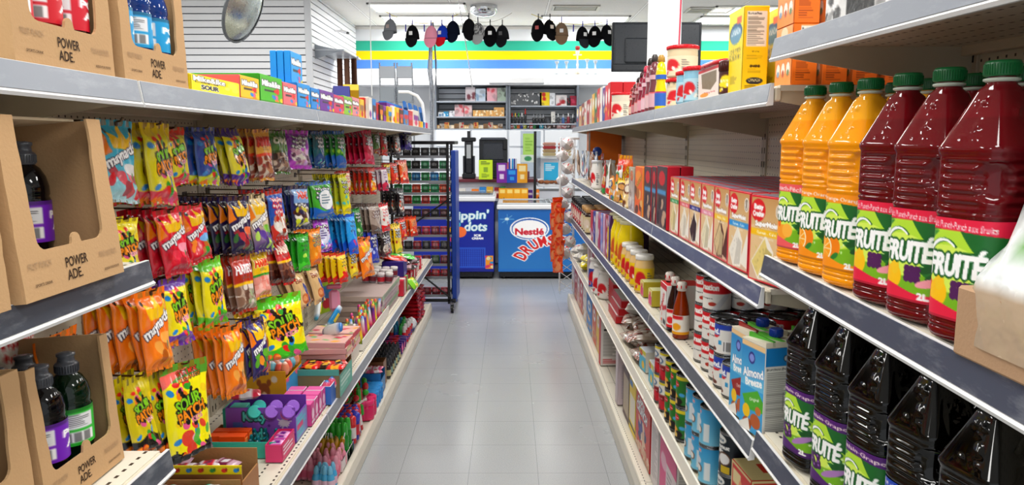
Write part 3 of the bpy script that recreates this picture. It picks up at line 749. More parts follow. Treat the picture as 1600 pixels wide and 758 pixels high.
# ---- plastic-wrapped tray at the end of the juice shelf
Yw = .868; z0 = NZ['B'] + near_dz(.75) + .004
t = thing('wrapped_tray', 'cardboard tray of drinks shrink-wrapped in cloudy plastic at the shelf edge', 'box', (.535, Yw, z0), 0)
b = MB(); b.box((.14, -.15, .042), (.28, .30, .084), '#b3967b', 'cardboard', .003); put('tray_base', b, parent=t)
P = []; Cc = []
q = random.Random(11)
n = 70
for k, (f, zz) in enumerate([(0, .02), (0, .05), (.0, .084), (.006, .10), (.014, .118), (.024, .14), (.032, .165), (.038, .20), (.044, .25), (.052, .3), (.09, .318), (.14, .32)]):
    ring = []; cr = []
    for i in range(n):
        a = i / n * 2 * PI; ex = 8; rr = 1 / (abs(math.cos(a)) ** ex + abs(math.sin(a)) ** ex) ** (1 / ex)
        w_ = .0025 * math.sin(i * 1.7 + k * 2.1) * min(1, k / 3)
        hx_, hy_ = .1415 - f + w_, .1515 - f + w_
        x_ = .14 + rr * math.cos(a) * hx_; y_ = -.15 + rr * math.sin(a) * hy_
        ring.append((x_, y_, zz)); c = C('#b9a690') if zz < .09 else C('#e2e6e6')
        if zz > .13 and math.cos(a) < -.3:
            u = math.sin(a)
            c = C('#3f4a50') if .17 <= zz <= .21 and u < .75 else (C('#7fae6a') if zz < .24 and u < .55 else C('#e6e9e8'))
        cr.append(c)
    P.append(ring); Cc.append(cr)
b = MB(); b.grid(np.array(P), np.array(Cc), 'foil', True, wrap=True, flip=True); put('plastic_wrap', b, parent=t)
b = MB(); tmesh(b, 'nut', (.041, -.095, .215), .055, '#e4e8e6', th=.0); tmesh(b, 'fluid', (.040, -.10, .185), .065, '#e4e8e6')
P2 = []
b2 = MB(); b2.M = TM((0, 0, 0)); b.v = [v * [1, -1, 1] + [-.0055, -.20, -.03] for v in b.v]; put('printed_lettering', b, parent=t)

# ================================================================ cartons on the top right shelf
def cv_corn():
    f = Cv(30, 1.65, '#f2dc1a'); f.grad(0, 1, '#f4e23a', '#efd20a'); f.ell(.5, .28, .42, .2, '#2d5f8a'); f.ell(.5, .31, .36, .17, '#6f9db5'); f.text('CANADA', .5, .27, .6, '#fff', h=.12)
    f.rect(.55, .1, .85, .18, '#d96a3a'); f.text('CORN STARCH', .5, .49, .7, '#6d6120', h=.1); f.text('FECULE DE MAIS', .5, .57, .75, '#6d6120', h=.1); f.lines(.2, .78, .7, .88, 5, '#9c8a1c')
    s = Cv(34, 2.9, '#f0cc08'); s.rect(.1, .06, .92, .47, '#f3efe0'); s.text('Nutrition Facts', .42, .085, .55, '#222', h=.07); s.lines(.14, .12, .88, .46, 20, '#8b8678'); s.text('75% MORE', .5, .53, .3, '#5f4f10'); s.lines(.15, .57, .85, .62, 4, '#b3990f')
    s.text('CP-MC1B8', .5, .70, .4, '#3a2f10', bold=1); s.lines(.2, .73, .8, .78, 3, '#b3990f'); s.ell(.5, .87, .34, .12, '#1d2a33'); s.text('CANADA', .5, .865, .5, '#f2e9b0', h=.1); s.lines(.1, .92, .9, .97, 3, '#8c7a10')
    return f, s
def cv_soda():
    f = Cv(44, 1.3, '#ef9a52'); f.grad(0, .5, '#f2b07a', '#ef9a52'); f.ell(.5, .12, .2, .14, '#f6d9b9'); f.text('Baking Soda', .5, .3, .7, '#b06a66', h=.12)
    for i, x in enumerate((.2, .5, .8)):
        f.ell(x, .72, .13, .17, '#c96b2c'); f.ell(x, .72, .11, .15, '#f4ece0'); f.ell(x, .78, .07, .07, ['#8fa3b8', '#b5562e', '#7a8a5e'][i])
    s = Cv(40, 1.3, '#ec7e1e'); s.rect(.3, .03, .98, .4, '#f4efe6'); s.text('Nutrition Facts', .64, .09, .6, '#222', h=.07); s.lines(.33, .15, .95, .38, 8, '#777'); s.lines(.15, .5, .8, .95, 11, '#9c4a10')
    return f, s
def cbox(name, label, cat, loc, w, d, h, front, side='#ccc', rz=PI, group=None, top=None, sidecv=None, topcv=None, m='carton', ry=0.):
    return put(name, carton(w, d, h, front, side, top, m, sidecv, topcv), loc, rz, label, cat, group, ry=ry)
ZA = RZ['A'] + .004
fc, sc_ = cv_corn()
cornm = carton(.120, .062, .205, fc, '#eecb0a', '#e9c808', 'carton', sc_).data('corn_starch_box')
put('corn_starch_box', cornm, (.565, 1.90, ZA), PI, 'yellow corn starch box at the shelf edge beside the cocoa jar', 'carton', 'yellow corn starch boxes')
put('corn_starch_box', cornm, (.655, 1.90, ZA), PI, 'yellow corn starch box behind the first, nearer the orange cartons', 'carton', 'yellow corn starch boxes')
fs, ss = cv_soda(); sodam = carton(.098, .055, .128, fs, '#e8822a', '#f0a465', 'carton', ss).data('baking_soda_box')
k = 0
for j, x in enumerate((.60, .665, .73, .80, .87)):
    for i, y in enumerate((1.66, 1.765)):
        if j == 0 and i == 1: continue
        for lv in range(2 if j < 2 else 1):
            put('baking_soda_box', sodam, (x, y, ZA + lv * .1285), PI, 'orange baking soda box, %s, %s from the shelf edge, %s' % (('nearer the juice bottles', 'nearer the corn starch')[i], ('first', 'second', 'third', 'fourth', 'fifth')[j], ('lower layer', 'upper layer')[lv]), 'carton', 'orange baking soda boxes'); k += 1
# ================================================================ hanging candy bags
GUM = ['#e0322c', '#f08a1c', '#3fa535', '#f2d21d', '#e6689a', '#2f8fd0']
def d_sour(top='#7fb832', main='#f3e41b', bot='#f3e41b', big=False, w=44, asp=1.45, fun=False):
    cv = Cv(w, asp, main); cv.grad(0, .16, top, top); cv.fill(cv.Y < .14 + .05 * np.sin(cv.X * 6), top)
    if bot != main: cv.fill(cv.Y > .80 + .035 * np.sin(cv.X * 9), bot)
    cv.blobs(9, GUM, .055, (.05, .2, .95, .34), 4); cv.blobs(12, GUM, .06, (.02, .6, .98, .95), 8)
    if fun:
        cv.poly([(0, .1), (.6, .06), (.0, .24)], '#e9736a'); cv.text('FUN MIX', .56, .11, .42, '#e8412a', h=.09, out='#1c3312', ow=2, rot=-.12); cv.text('M\u00c9LANGE', .58, .165, .5, '#f08a1c', h=.08, out='#1c3312', ow=2, rot=-.12)
        cv.ell(.38, .78, .15, .13, '#e0523c'); cv.ell(.42, .9, .12, .12, '#dd4a36'); cv.ell(.56, .8, .11, .06, '#f1b9c0'); cv.blobs(6, ['#58b05a', '#e0523c', '#6db64f'], .055, (.55, .68, .88, .84), 3)
        cv.splat(.1, .95, .14, '#15120f', 7, 3); cv.splat(.92, .95, .2, '#15120f', 7, 4); cv.rect(.02, .93, .98, 1, '#15120f')
    cv.splat(.54, .47, .34, '#17140f', 11, 2)
    cv.text('SOUR', .5, .42, .56, '#8fd02f', h=.21, out='#17140f', ow=2, bold=1, rot=-.2); cv.text('PATCH', .55, .53, .62, '#f39a1d', h=.19, out='#17140f', ow=2, bold=1, rot=-.2); cv.text('KIDS', .66, .61, .26, '#e4527e', h=.09, out='#fff', ow=1, rot=-.2)
    return cv
def d_mayn(bg='#e0193c', bg2='#c00f35', fruit=('#b50d2a', '#e63a55'), lab='#f7a3b6', w=64, asp=1.4):
    cv = Cv(w, asp, bg); cv.grad(.45, 1, bg, bg2); cv.poly([(.2, .36), (.12, .14), (.36, .24), (.5, .04), (.64, .24), (.9, .12), (.82, .36)], '#f6c71c')
    for x, y in ((.12, .14), (.5, .05), (.9, .12)): cv.ell(x, y, .05, .05, '#2a1c12')
    cv.poly([(0, .1), (.18, .4), (0, .45)], '#f08a1c'); cv.poly([(1, .1), (.84, .4), (1, .45)], '#f08a1c')
    cv.blobs(12, list(fruit) + [C(fruit[1]) * .8], .10, (.08, .62, .92, .92), 5, 1.1)
    cv.ell(.68, .60, .26, .1, lab); cv.text('maynards', .5, .44, .92, '#ffffff', h=.24, out='#241830', ow=2, bold=1, rot=-.34)
    cv.ell(.7, .68, .03, .06, '#3f8f35')
    return cv
def d_hari(top, body, candy, wordc='#ffffff', band='#f2c21a', w=40, asp=1.6, out='#a5121c', word='HARIBO', tall=.5):
    cv = Cv(w, asp, body); cv.blobs(46, candy, .095, (0, tall, 1, .95), 6, 1.2); cv.rect(0, 0, 1, tall - .02, top); cv.rect(0, tall - .03, 1, tall + .02, band)
    cv.text(word, .5, .25, .84, wordc, h=.24, out=out, ow=2, bold=1); cv.lines(.2, .36, .8, .43, 2, C(top) * .5 + .2); cv.rect(0, .94, 1, 1, top)
    return cv
def d_gen(c1, c2, c3='#ffffff', win=None, w=32, asp=1.5, seed=1, mark='#ffffff', mout='#222'):
    cv = Cv(w, asp, c1); q = random.Random(seed); cv.fill(cv.Y > .72 + .08 * np.sin(cv.X * 5 + seed), c2); cv.fill(cv.Y < .1, C(c2))
    if win: cv.ell(.5, .66, .42, .36, '#e9e4da'); cv.blobs(22, win, .08, (.15, .52, .85, .86), seed, 1.2)
    for k in range(3):
        y = .22 + k * .11; x0 = .15 + .1 * q.random(); x1 = .7 + .2 * q.random()
        for x in np.arange(x0, x1, .085): cv.ell(x, y + .02 * math.sin(x * 20 + k), .062, .06 + .03 * q.random(), mout)
        for x in np.arange(x0, x1, .085): cv.ell(x, y + .02 * math.sin(x * 20 + k), .03, .045, mark)
    cv.blobs(5, [c3, c2], .07, (.1, .5, .9, .95), seed + 3)
    return cv
def bag_mesh(name, cv, w, h, T=.034, pouch=False, seed=1, matn='foil'):
    """bag hanging from z=0: front faces +X, width along Y"""
    a = cv.px(); H, W = a.shape[:2]; q = np.random.RandomState(seed); ph = q.rand(12) * 6.28
    def surf(H, W, sgn):
        u = np.linspace(-1, 1, W)[None, :]; v = np.linspace(0, 1, H)[:, None]
        top = np.clip((v - .07) / .16, 0, 1); top = top * top * (3 - 2 * top)
        if pouch: bt = np.clip((1.0 - v) / .05, 0, 1) ** .5; prof = top * (.35 + .65 * v) * (.35 + .65 * bt)
        else: bt = np.clip((.965 - v) / .13, 0, 1); bt = bt * bt * (3 - 2 * bt); prof = top * bt * (.8 + .35 * v)
        e = np.clip(1 - np.abs(u) ** 2.6, 0, 1) ** .62
        lump = 1 + .16 * np.sin(u * 4 + ph[0] + v * 3) * np.sin(v * 9 + ph[1]) + .10 * np.sin(u * 9 + ph[2]) * np.sin(v * 15 + ph[3])
        wr = .0016 * np.sin(u * 14 + ph[4] + 6 * v) * (1 - .5 * prof) + .0035 * np.sin(u * 2.2 + ph[5]) * (1 - top) + .002 * np.sin(u * 17 + ph[6]) * (v > .93)
        x = sgn * T / 2 * prof * e * lump + wr + .006 * np.sin(v * 3 + ph[7])
        y = u * w / 2 * (1 - .07 * prof * (1 - abs(0)) + .012 * np.sin(v * 13 + ph[8])) + .004 * np.sin(v * 4 + ph[9])
        z = .008 - v * h + .004 * np.sin(u * 3 + ph[10]) * v + 0 * u
        return np.stack(np.broadcast_arrays(x, y, z), -1)
    mb = MB(); mb.grid(surf(H, W, 1), a, matn, True)
    hh, ww = max(8, H // 3), max(8, W // 3); bk = a[::3, ::3].reshape(-1, 3).mean(0) * .85
    mb.grid(surf(hh, ww, -1), bk, matn, True, flip=True)
    return mb.data(name)
BAG = {}
def D(key, cv, w=.15, h=.21, T=.034, pouch=False, seed=1, name='candy_bag'): BAG[key] = (bag_mesh(name, cv, w, h, T, pouch, seed), w, h, name)
PK = ['#c9a27a', '#e0c6a0', '#8c5a3c']
D('mcy', d_mayn('#3fb3cf', '#d7f0f5', ('#d8233a', '#e86a7a'), '#f4f4f4'))
D('syr', d_sour('#e6c81a', '#e9dc28', '#e0485a', w=50)); D('syr2', d_sour('#d9452f', '#e3d53a', '#d8233a'), seed=3)
D('sbl', d_sour('#1d3f8a', '#24519e', '#d7dc20')); D('spu', d_sour('#4a2a7a', '#efe23a', '#5a2a9a'), seed=4)
D('hcl', d_hari('#e8b054', '#d9c7b4', ['#8a4632', '#c98f6a', '#e7d9c8', '#a33a2a'], '#d8402c', '#e5502e'))
D('gre', d_hari('#4c7a34', '#8a6f5e', ['#5e3a30', '#a58874', '#d8c6b4', '#3f2a24'], '#d8d8c0', '#3d5a2c', out='#3a5a20', word='ooo'))
D('pur', d_gen('#8a2a9e', '#c04ac8', '#e0b0e8', ['#8a5a7a', '#c9a0b0', '#5a3050'], seed=2))
D('tea', d_gen('#11636e', '#0f4f86', '#39b3b0', seed=3)); D('grb', d_gen('#2c8a3a', '#1f6fc0', '#9fd04a', seed=4, asp=1.7)); D('cri', d_gen('#b0123c', '#d62a5c', '#f4a8bc', seed=5, asp=1.7))
D('rdg', d_gen('#a01f24', '#c8432c', '#3f7a2c', seed=6)); D('gry', d_gen('#3f6a2a', '#8a3a20', '#c9b03a', seed=7)); D('blk', d_gen('#1c1a1f', '#2c2a30', '#e0572a', ['#b8a89a', '#7a6a60'], seed=8)); D('pdk', d_gen('#2a1f5a', '#3d2a86', '#8a6ad0', seed=9))
D('yel', d_sour('#f0e020', '#efe04a', '#e8c23a')); D('mrd', d_mayn()); D('mrd2', d_mayn('#df2342', '#c9132f', ('#3fa535', '#f0913a', '#c41c2c'), '#7fb8e8'), seed=5)
D('mpu', d_mayn('#2a1c52', '#1e143c', ('#3a6a3a', '#c03a4a'), '#e87a4a'  )); D('mpw', d_mayn('#e9d8b0', '#3c2470', ('#b9d86a', '#6a4aa0'), '#7fb53a'  ), seed=6)
D('ino', d_gen('#1d5fb8', '#c8382c', '#f4f0e8', ['#c8846a', '#f4efe8', '#a8432c'], w=44, mark='#ffffff', mout='#c8203a', seed=10))
cv = d_gen('#22306a', '#2a2f55', '#c8d23a', ['#3a1c1c', '#8a6a5a', '#5a2a20', '#d0c83a'], w=44, seed=11); cv.rect(.1, .08, .95, .4, '#8fb4e0'); cv.text('ABC', .55, .22, .62, '#d8402c', h=.26, out='#fff', ow=1, bold=1); D('abc', cv)
cv = d_gen('#4fae3a', '#1f6fc4', '#e8768a', w=44, seed=12); cv.ell(.55, .5, .36, .42, '#2b5b7a'); cv.ell(.55, .5, .33, .39, '#f4f7f9'); cv.lines(.32, .36, .78, .64, 4, '#51788c', .4); D('gbw', cv, seed=7)
D('ytl', d_gen('#c8cf3a', '#f0df18', '#5fc0b8', seed=13, asp=1.9), .11, .21); D('wre', d_gen('#e9d8c0', '#c02a1c', '#f2c21a', seed=14, mark='#d8402c', mout='#f4ead8')); D('ryl', d_gen('#c8301c', '#c01f18', '#f2c21a', ['#f2c83a', '#e88a1c'], seed=15))
D('wpk', d_gen('#e8dfe6', '#c82a55', '#3a2a4a', seed=16, mark='#7a4a8a', mout='#e8dfe6')); D('org', d_gen('#e0461c', '#c8321a', '#f4c04a', seed=17)); D('orw', d_gen('#e8642c', '#d8401c', '#f7e3c0', seed=18, mout='#f2d08a', mark='#c8321a'))
D('mor', d_mayn('#f07f1a', '#ef8f2a', ('#f5a94a', '#ee8420', '#f7b35c'), '#f7b35c')); D('spp', d_sour('#7a45b0', '#efe11c', '#7a45b0', w=50), seed=8); D('sgr', d_sour('#6cc02a', '#eede18', '#6cc02a', w=50), seed=9)
D('hrd', d_hari('#b0381f', '#c4ad9c', ['#e8ddd2', '#b3a090', '#8a6a58', '#a3b08a', '#6a4a3c'], w=50)); D('hye', d_hari('#f2c81a', '#e8a49a', ['#f2a89a', '#e8897a', '#f6c4b8'], '#e0401f', '#3f9a2c', out='#f6e6a0', w=44)); D('hbr', d_hari('#c81f1c', '#8a5a48', ['#6a3a2c', '#a0705a', '#4a241c'], '#f6ead8', '#f2c21a', w=44), seed=10)
D('grn', d_gen('#2fa52a', '#4fc63a', '#c8ec6a', seed=19, mark='#1f6a1c', mout='#2fa52a', w=40)); D('ora', d_gen('#f09a2a', '#f0892a', '#f7c46a', seed=20, mark='#e8c23a', mout='#4a6a8a', w=40)); cv = d_gen('#b04ac8', '#8a2ab0', '#e8b0f0', ['#5fa8e0', '#9a6ad8'], w=44, seed=21); cv.ell(.45, .5, .3, .36, '#dfe0f2'); cv.lines(.25, .34, .62, .62, 4, '#5a4a8a', .45); D('puv', cv, seed=11)
D('blu', d_gen('#2fa4e8', '#1f62d0', '#c84a8a', seed=22, mark='#1f3f6a', mout='#58b8ee', w=40), .13, .22); D('gnn', d_gen('#1f7a34', '#2f8f3c', '#cfd8b0', seed=23), .11, .2); D('sil', d_gen('#a89a90', '#6a5a52', '#c8bcb0', seed=24, mark='#e8e0d8', mout='#5a3c34')); D('wrd', d_gen('#e8e2dc', '#d8232c', '#c8382c', seed=25, mark='#c8232c', mout='#f0ece8'))
D('sfun', d_sour('#5f9a34', '#f4e81a', '#f4e81a', fun=True, w=84, asp=1.62), .14, .225, .03, True, 3); D('sdk', d_sour('#c9b81c', '#d8c81e', '#17140f', w=44, asp=1.7), .12, .2, .03, True, 6)
D('sgb', d_sour('#5cc424', '#f4e81a', '#4cb828', w=84, asp=1.25), .17, .2, .045, True, 7)
D('mop', d_mayn('#3a2a78', '#2a1c5c', ('#c8382c', '#6ab03a', '#f0a03a'), '#6ab03a'  ), .13, .2, seed=12)
cv = d_gen('#e8b820', '#e8c43a', '#a8622c', seed=26, w=44, mark='#a8622c', mout='#f4d86a'); cv.ell(.5, .66, .22, .2, '#a8622c'); D('bea', cv, .13, .19)
cv = Cv(40, 1.5, '#d9b98a'); cv.poly([(.6, .3), (1, .5), (.8, 1), (.55, .9)], '#2c3f86'); cv.ell(.45, .72, .22, .2, '#b86a3a'); cv.ell(.4, .7, .1, .1, '#d89a6a'); cv.text('Bel', .4, .22, .5, '#7a2a20', h=.2); cv.rect(0, 0, 1, .07, '#c09a6a'); D('cok', cv, .12, .21, seed=13)
D('yrd', d_gen('#f0cc1c', '#d8302a', '#e84a3a', seed=27, mark='#5a2a10', mout='#f6e03a', w=36, asp=1.8), .12, .2); D('bst', d_gen('#2a3fa0', '#3a4fb8', '#c8d0f4', seed=28, w=36)); D('yor', d_gen('#e8c22a', '#f0d848', '#a82a1c', seed=29)); D('dks', d_gen('#2a2426', '#4a3a3c', '#a8324a', ['#8a7a70', '#c8bab0'], seed=30)); D('gcr', d_gen('#efe6d0', '#e8a87a', '#c8382c', seed=31, mark='#5a8a3a', mout='#f4ecd8'))
hookme = None
def hook_mesh(L):
    b = MB(); b.tube([(-L, 0, .004), (-L * .5, 0, .003), (-.012, 0, .0), (-.003, 0, .002), (.0, 0, .009)], .0024, '#6a5a4a', 'metal', 6)
    b.box((-L + .001, 0, .0), (.004, .03, .022), '#4a4540', 'painted_metal', .001); b.box((-L + .03, 0, .004), (.06, .004, .004), '#5a5048', 'painted_metal')
    return b.data('peg_hook')
HK = {L: hook_mesh(L) for L in (.18, .24, .30)}
NTH = ['front', 'second from front', 'third from front', 'fourth from front', 'fifth from front', 'sixth from front', 'seventh from front', 'eighth from front']
ROWN = ['', 'top row', 'second row', 'third row', 'fourth row']
row_count = {}
def stack(key, desc, xl, yt, xr, yb, n, row, yaw=10., X=-.80, sp=.03, fw=None):
    me, w0, h0, nm = BAG[key]; q = random.Random(int(xl * 7 + yt)); row_count[row] = row_count.get(row, 0) + 1; pos = row_count[row]
    xc = (xl + xr) / 2; P = onX(xc, yt, X); Q = onX(xc, yb, X); h = P.z - Q.z; Y = P.y; th = math.radians(yaw)
    w = ((xr - xl) * Y / FPX - .022) / (math.cos(th) * abs(X) / Y + math.sin(th)); w = fw or max(.095, min(.19, w)); h = max(.12, h)
    for k in range(n + 1):
        x = X - k * sp; yy = Y + (q.uniform(-.006, .006) if k else 0); ya = -th * (1 if k == 0 else q.uniform(.3, 1.)) 
        put(nm, me, (x, yy, P.z - .008), ya, '%s, %s, stack %s from the drink trays, %s' % (desc, NTH[k], ORDN(pos), ROWN[row]), 'candy bag', 'candy bags on the pegboard, %s' % ROWN[row], sc=(1, w / w0, h / h0), ry=-(.10 + .10 * q.random()), rx=q.uniform(-.05, .05))
    L = .24 if X > -.84 else .18
    put('peg_hook', HK[L], (X + .02, Y, P.z - .004), 0, 'metal peg hook, stack %s from the drink trays, %s' % (ORDN(pos), ROWN[row]), 'hook', 'peg hooks on the candy wall')
def ORDN(k): return str(k) if k < 1 else (ORD + ['seventeenth', 'eighteenth', 'nineteenth', 'twentieth'])[k]
for a in [
 ('mcy', 'blue and white gummy bag', 158, 187, 195, 318, 1, 1), ('syr', 'yellow sour candy bag', 216, 192, 262, 322, 3, 1), ('syr2', 'yellow red sour candy bag', 247, 198, 277, 290, 1, 1, 8.),
 ('sbl', 'blue sour candy bag', 297, 198, 333, 290, 3, 1), ('spu', 'purple yellow sour bag', 340, 199, 375, 290, 3, 1), ('hcl', 'orange-topped clear candy bag', 389, 201, 422, 283, 4, 1),
 ('gre', 'green-topped clear candy bag', 414, 203, 448, 272, 2, 1), ('pur', 'purple candy bag', 440, 203, 484, 264, 1, 1, 16.), ('tea', 'teal candy bag', 483, 204, 505, 260, 3, 1), ('grb', 'green and blue candy bag', 517, 204, 539, 263, 4, 1),
 ('cri', 'crimson candy bag', 561, 203, 581, 257, 4, 1), ('gry', 'green and brown candy bag', 581, 206, 590, 240, 1, 1), ('rdg', 'dark red candy bag', 591, 207, 603, 243, 1, 1), ('blk', 'black candy bag', 609, 206, 624, 243, 3, 1), ('pdk', 'dark purple candy bag', 629, 206, 644, 234, 3, 1),
 ('yel', 'yellow sour candy bag', 170, 340, 204, 430, 1, 2), ('mrd', 'red gummy candy bag', 233, 325, 286, 432, 3, 2, 13.), ('mrd2', 'bright red gummy bag', 282, 318, 317, 410, 1, 2), ('mpu', 'dark purple gummy bag', 347, 306, 392, 398, 5, 2), ('mpw', 'white purple gummy bag', 378, 303, 418, 396, 1, 2),
 ('ino', 'blue and brown candy bag', 409, 296, 443, 377, 3, 2), ('abc', 'blue chocolate candy bag', 446, 290, 483, 359, 3, 2), ('gbw', 'green blue candy bag', 478, 283, 519, 341, 2, 2, 16.), ('ytl', 'narrow yellow candy bag', 525, 272, 542, 336, 4, 2), ('wre', 'white and red candy bag', 527, 266, 548, 306, 1, 2),
 ('ryl', 'red and yellow candy bag', 571, 261, 586, 304, 4, 2), ('wpk', 'white pink candy bag', 591, 261, 605, 298, 2, 2), ('yor', 'yellow candy bag', 598, 256, 609, 286, 0, 2), ('org', 'orange red candy bag', 606, 254, 621, 287, 2, 2), ('orw', 'pale orange candy bag', 618, 250, 637, 287, 1, 2),
 ('mor', 'orange gummy candy bag', 205, 452, 258, 584, 4, 3, 10.), ('spp', 'purple-topped sour candy bag', 244, 432, 290, 542, 1, 3), ('sgr', 'green-topped sour candy bag', 302, 403, 345, 512, 2, 3, 12.), ('hrd', 'red-topped clear candy bag', 352, 398, 394, 490, 3, 3), ('hye', 'yellow-topped clear candy bag', 386, 392, 418, 466, 2, 3),
 ('hbr', 'dark red clear candy bag', 421, 372, 450, 446, 2, 3), ('grn', 'bright green candy bag', 459, 364, 482, 424, 2, 3), ('ora', 'orange candy bag', 476, 356, 502, 414, 2, 3), ('puv', 'purple blue candy bag', 484, 342, 518, 393, 1, 3, 16.), ('blu', 'bright blue candy bag', 534, 333, 555, 398, 4, 3),
 ('gnn', 'narrow green candy bag', 548, 325, 561, 370, 0, 3), ('sil', 'silver brown candy bag', 571, 318, 593, 366, 3, 3), ('wrd', 'white and red candy bag', 589, 318, 607, 362, 1, 3), ('blk', 'black and grey candy bag', 617, 294, 631, 336, 4, 3), ('org', 'orange candy bag', 619, 341, 634, 376, 1, 3), ('orw', 'pale orange candy bag', 636, 338, 651, 369, 2, 3),
 ('sdk', 'black-bottomed sour candy bag', 196, 585, 226, 708, 1, 4, 6.), ('sdk', 'black-bottomed sour candy bag', 226, 578, 262, 708, 1, 4, 12.), ('sfun', 'big yellow sour pouch', 238, 566, 327, 716, 0, 4, 26., -.765),
 ('mor', 'orange gummy candy bag', 337, 508, 382, 622, 3, 4, 14.), ('mop', 'purple gummy candy bag', 381, 498, 408, 592, 1, 4), ('bea', 'golden yellow candy bag', 396, 486, 418, 562, 2, 4), ('sgb', 'big green yellow sour pouch', 388, 462, 476, 562, 0, 4, 40., -.765),
 ('cok', 'beige cookie snack bag', 452, 424, 476, 484, 2, 4), ('cok', 'beige cookie snack bag', 477, 416, 500, 474, 1, 4), ('yrd', 'yellow and red candy bag', 521, 394, 541, 442, 3, 4), ('yor', 'yellow candy bag', 541, 392, 554, 432, 1, 4),
 ('mor', 'orange gummy candy bag', 554, 372, 580, 434, 2, 4), ('bst', 'dark blue candy bag', 571, 362, 590, 412, 1, 4), ('dks', 'black and silver candy bag', 590, 362, 611, 400, 4, 4), ('yor', 'bright yellow candy bag', 610, 350, 626, 396, 1, 4)]:
    stack(*a)
# flat bags lying over the near hooks and behind the trays
put('candy_bag', BAG['mor'][0], (-.86, 1.36, 1.085), .1, 'orange gummy bag partly hidden behind the middle drink shelf', 'candy bag')
put('candy_bag', BAG['wrd'][0], (-.9, 1.30, 1.13), .1, 'red and white candy bag behind the bottom drink tray', 'candy bag')
# ================================================================ small goods: shared shapes
def sg(kind, c1, c2='#ffffff', c3='#333333'):
    """small candy and toy shapes, standing on z=0"""
    b = MB()
    if kind == 'tube':
        b.lathe([(.012, 0), (.0135, .002), (.0135, .075), (.012, .078)], 14, c1); b.lathe([(.0145, .070), (.0148, .072), (.0148, .094), (.010, .10), (.001, .101)], 14, c2, 'gloss'); b.lathe([(.0137, .02), (.0137, .06)], 14, c3, 'carton', cap=False)
    elif kind == 'bottle':
        b.lathe([(.014, 0), (.016, .003), (.016, .05), (.013, .06), (.008, .068)], 14, c1, 'gloss'); b.lathe([(.0095, .064), (.0105, .066), (.010, .082), (.0055, .096), (.001, .098)], 14, c2, 'plastic'); b.lathe([(.0163, .012), (.0163, .042)], 14, c3, 'carton', cap=False)
    elif kind == 'spray':
        b.lathe([(.015, 0), (.017, .003), (.0175, .03), (.015, .06), (.0165, .085), (.010, .098)], 16, c1, 'gloss'); b.lathe([(.0125, .094), (.0135, .096), (.0125, .125), (.0105, .14), (.004, .143)], 16, c2, 'gloss'); b.lathe([(.0178, .02), (.0168, .045)], 16, c3, 'carton', cap=False)
    elif kind == 'box':
        b.box((0, 0, .03), (.05, .03, .06), c1, 'carton', .001); b.box((.0255, 0, .03), (.001, .022, .04), c2, 'carton'); b.box((0, -.0155, .032), (.036, .001, .02), c2, 'carton'); b.box((0, -.016, .014), (.03, .001, .006), c3, 'carton')
    elif kind == 'packet':
        u = np.linspace(-1, 1, 13)[None, :]; v = np.linspace(-1, 1, 9)[:, None]; e = (np.clip(1 - np.abs(u) ** 3, 0, 1) * np.clip(1 - np.abs(v) ** 4, 0, 1)) ** .6
        for sg_ in (1, -1):
            P = np.stack(np.broadcast_arrays(u * .035, v * .024, .011 + sg_ * .010 * e + .001 * np.sin(u * 9) + 0 * v), -1)
            cc = np.empty(P.shape); cc[:] = C(c1); cc[:, 4:9] = C(c2); cc[3:6, 5:8] = C(c3); b.grid(P, cc, 'foil', True)
    elif kind == 'stick':
        b.lathe([(.006, 0), (.009, .02), (.010, .07), (.008, .10), (.004, .108)], 10, [c1, c1, c2, c2, c3], 'gloss'); b.cyl((0, 0, .1), (0, 0, .13), .002, '#f4f4f4')
    elif kind == 'pouchpack':
        b.lathe([(.002, 0), (.02, .004), (.022, .04), (.016, .10), (.012, .12), (.001, .122)], 12, [c1, c1, c2, c3, c1, c1], 'foil', sx=.5)
    elif kind == 'egg':
        b.lathe([(.001, 0), (.012, .003), (.019, .018), (.019, .03), (.013, .046), (.006, .054), (.001, .056)], 14, [c1, c1, c1, c2, c2, c3, c3], 'gloss')
    elif kind == 'jar':
        b.lathe([(.024, 0), (.026, .004), (.026, .05), (.022, .056)], 16, c1, 'gloss'); b.lathe([(.0262, .054), (.0268, .056), (.0268, .07), (.024, .072)], 16, c2); b.lathe([(.0263, .012), (.0263, .044)], 16, c3, 'carton', cap=False)
    elif kind == 'toy':
        b.box((0, 0, .02), (.03, .012, .04), c1, 'gloss', .004); b.box((0, 0, .045), (.012, .07, .01), c2, 'gloss', .003); b.box((0, 0, .075), (.018, .018, .05), c1, 'gloss', .006); b.box((0, .02, .07), (.008, .008, .05), c3, 'gloss', .003); b.ball((0, -.02, .07), .012, c3, 'gloss', 10)
    elif kind == 'blister':
        b.box((0, 0, .065), (.003, .075, .13), c1, 'carton', .001); b.box((.002, 0, .10), (.001, .06, .035), c2, 'carton'); b.ball((.006, 0, .045), .022, c3, 'gloss', 12, sx=.5); b.box((.005, .0, .045), (.010, .03, .06), c3, 'gloss', .004)
    return b
_SG = {}
def small(kind, *c):
    k = (kind,) + c
    if k not in _SG: _SG[k] = sg(kind, *c).data({'tube': 'candy_tube', 'bottle': 'candy_bottle', 'spray': 'candy_bottle', 'box': 'candy_box', 'packet': 'candy_packet', 'stick': 'candy_stick', 'pouchpack': 'candy_pack', 'egg': 'candy_egg', 'jar': 'candy_jar', 'toy': 'candy_toy', 'blister': 'blister_pack'}[kind])
    return _SG[k]
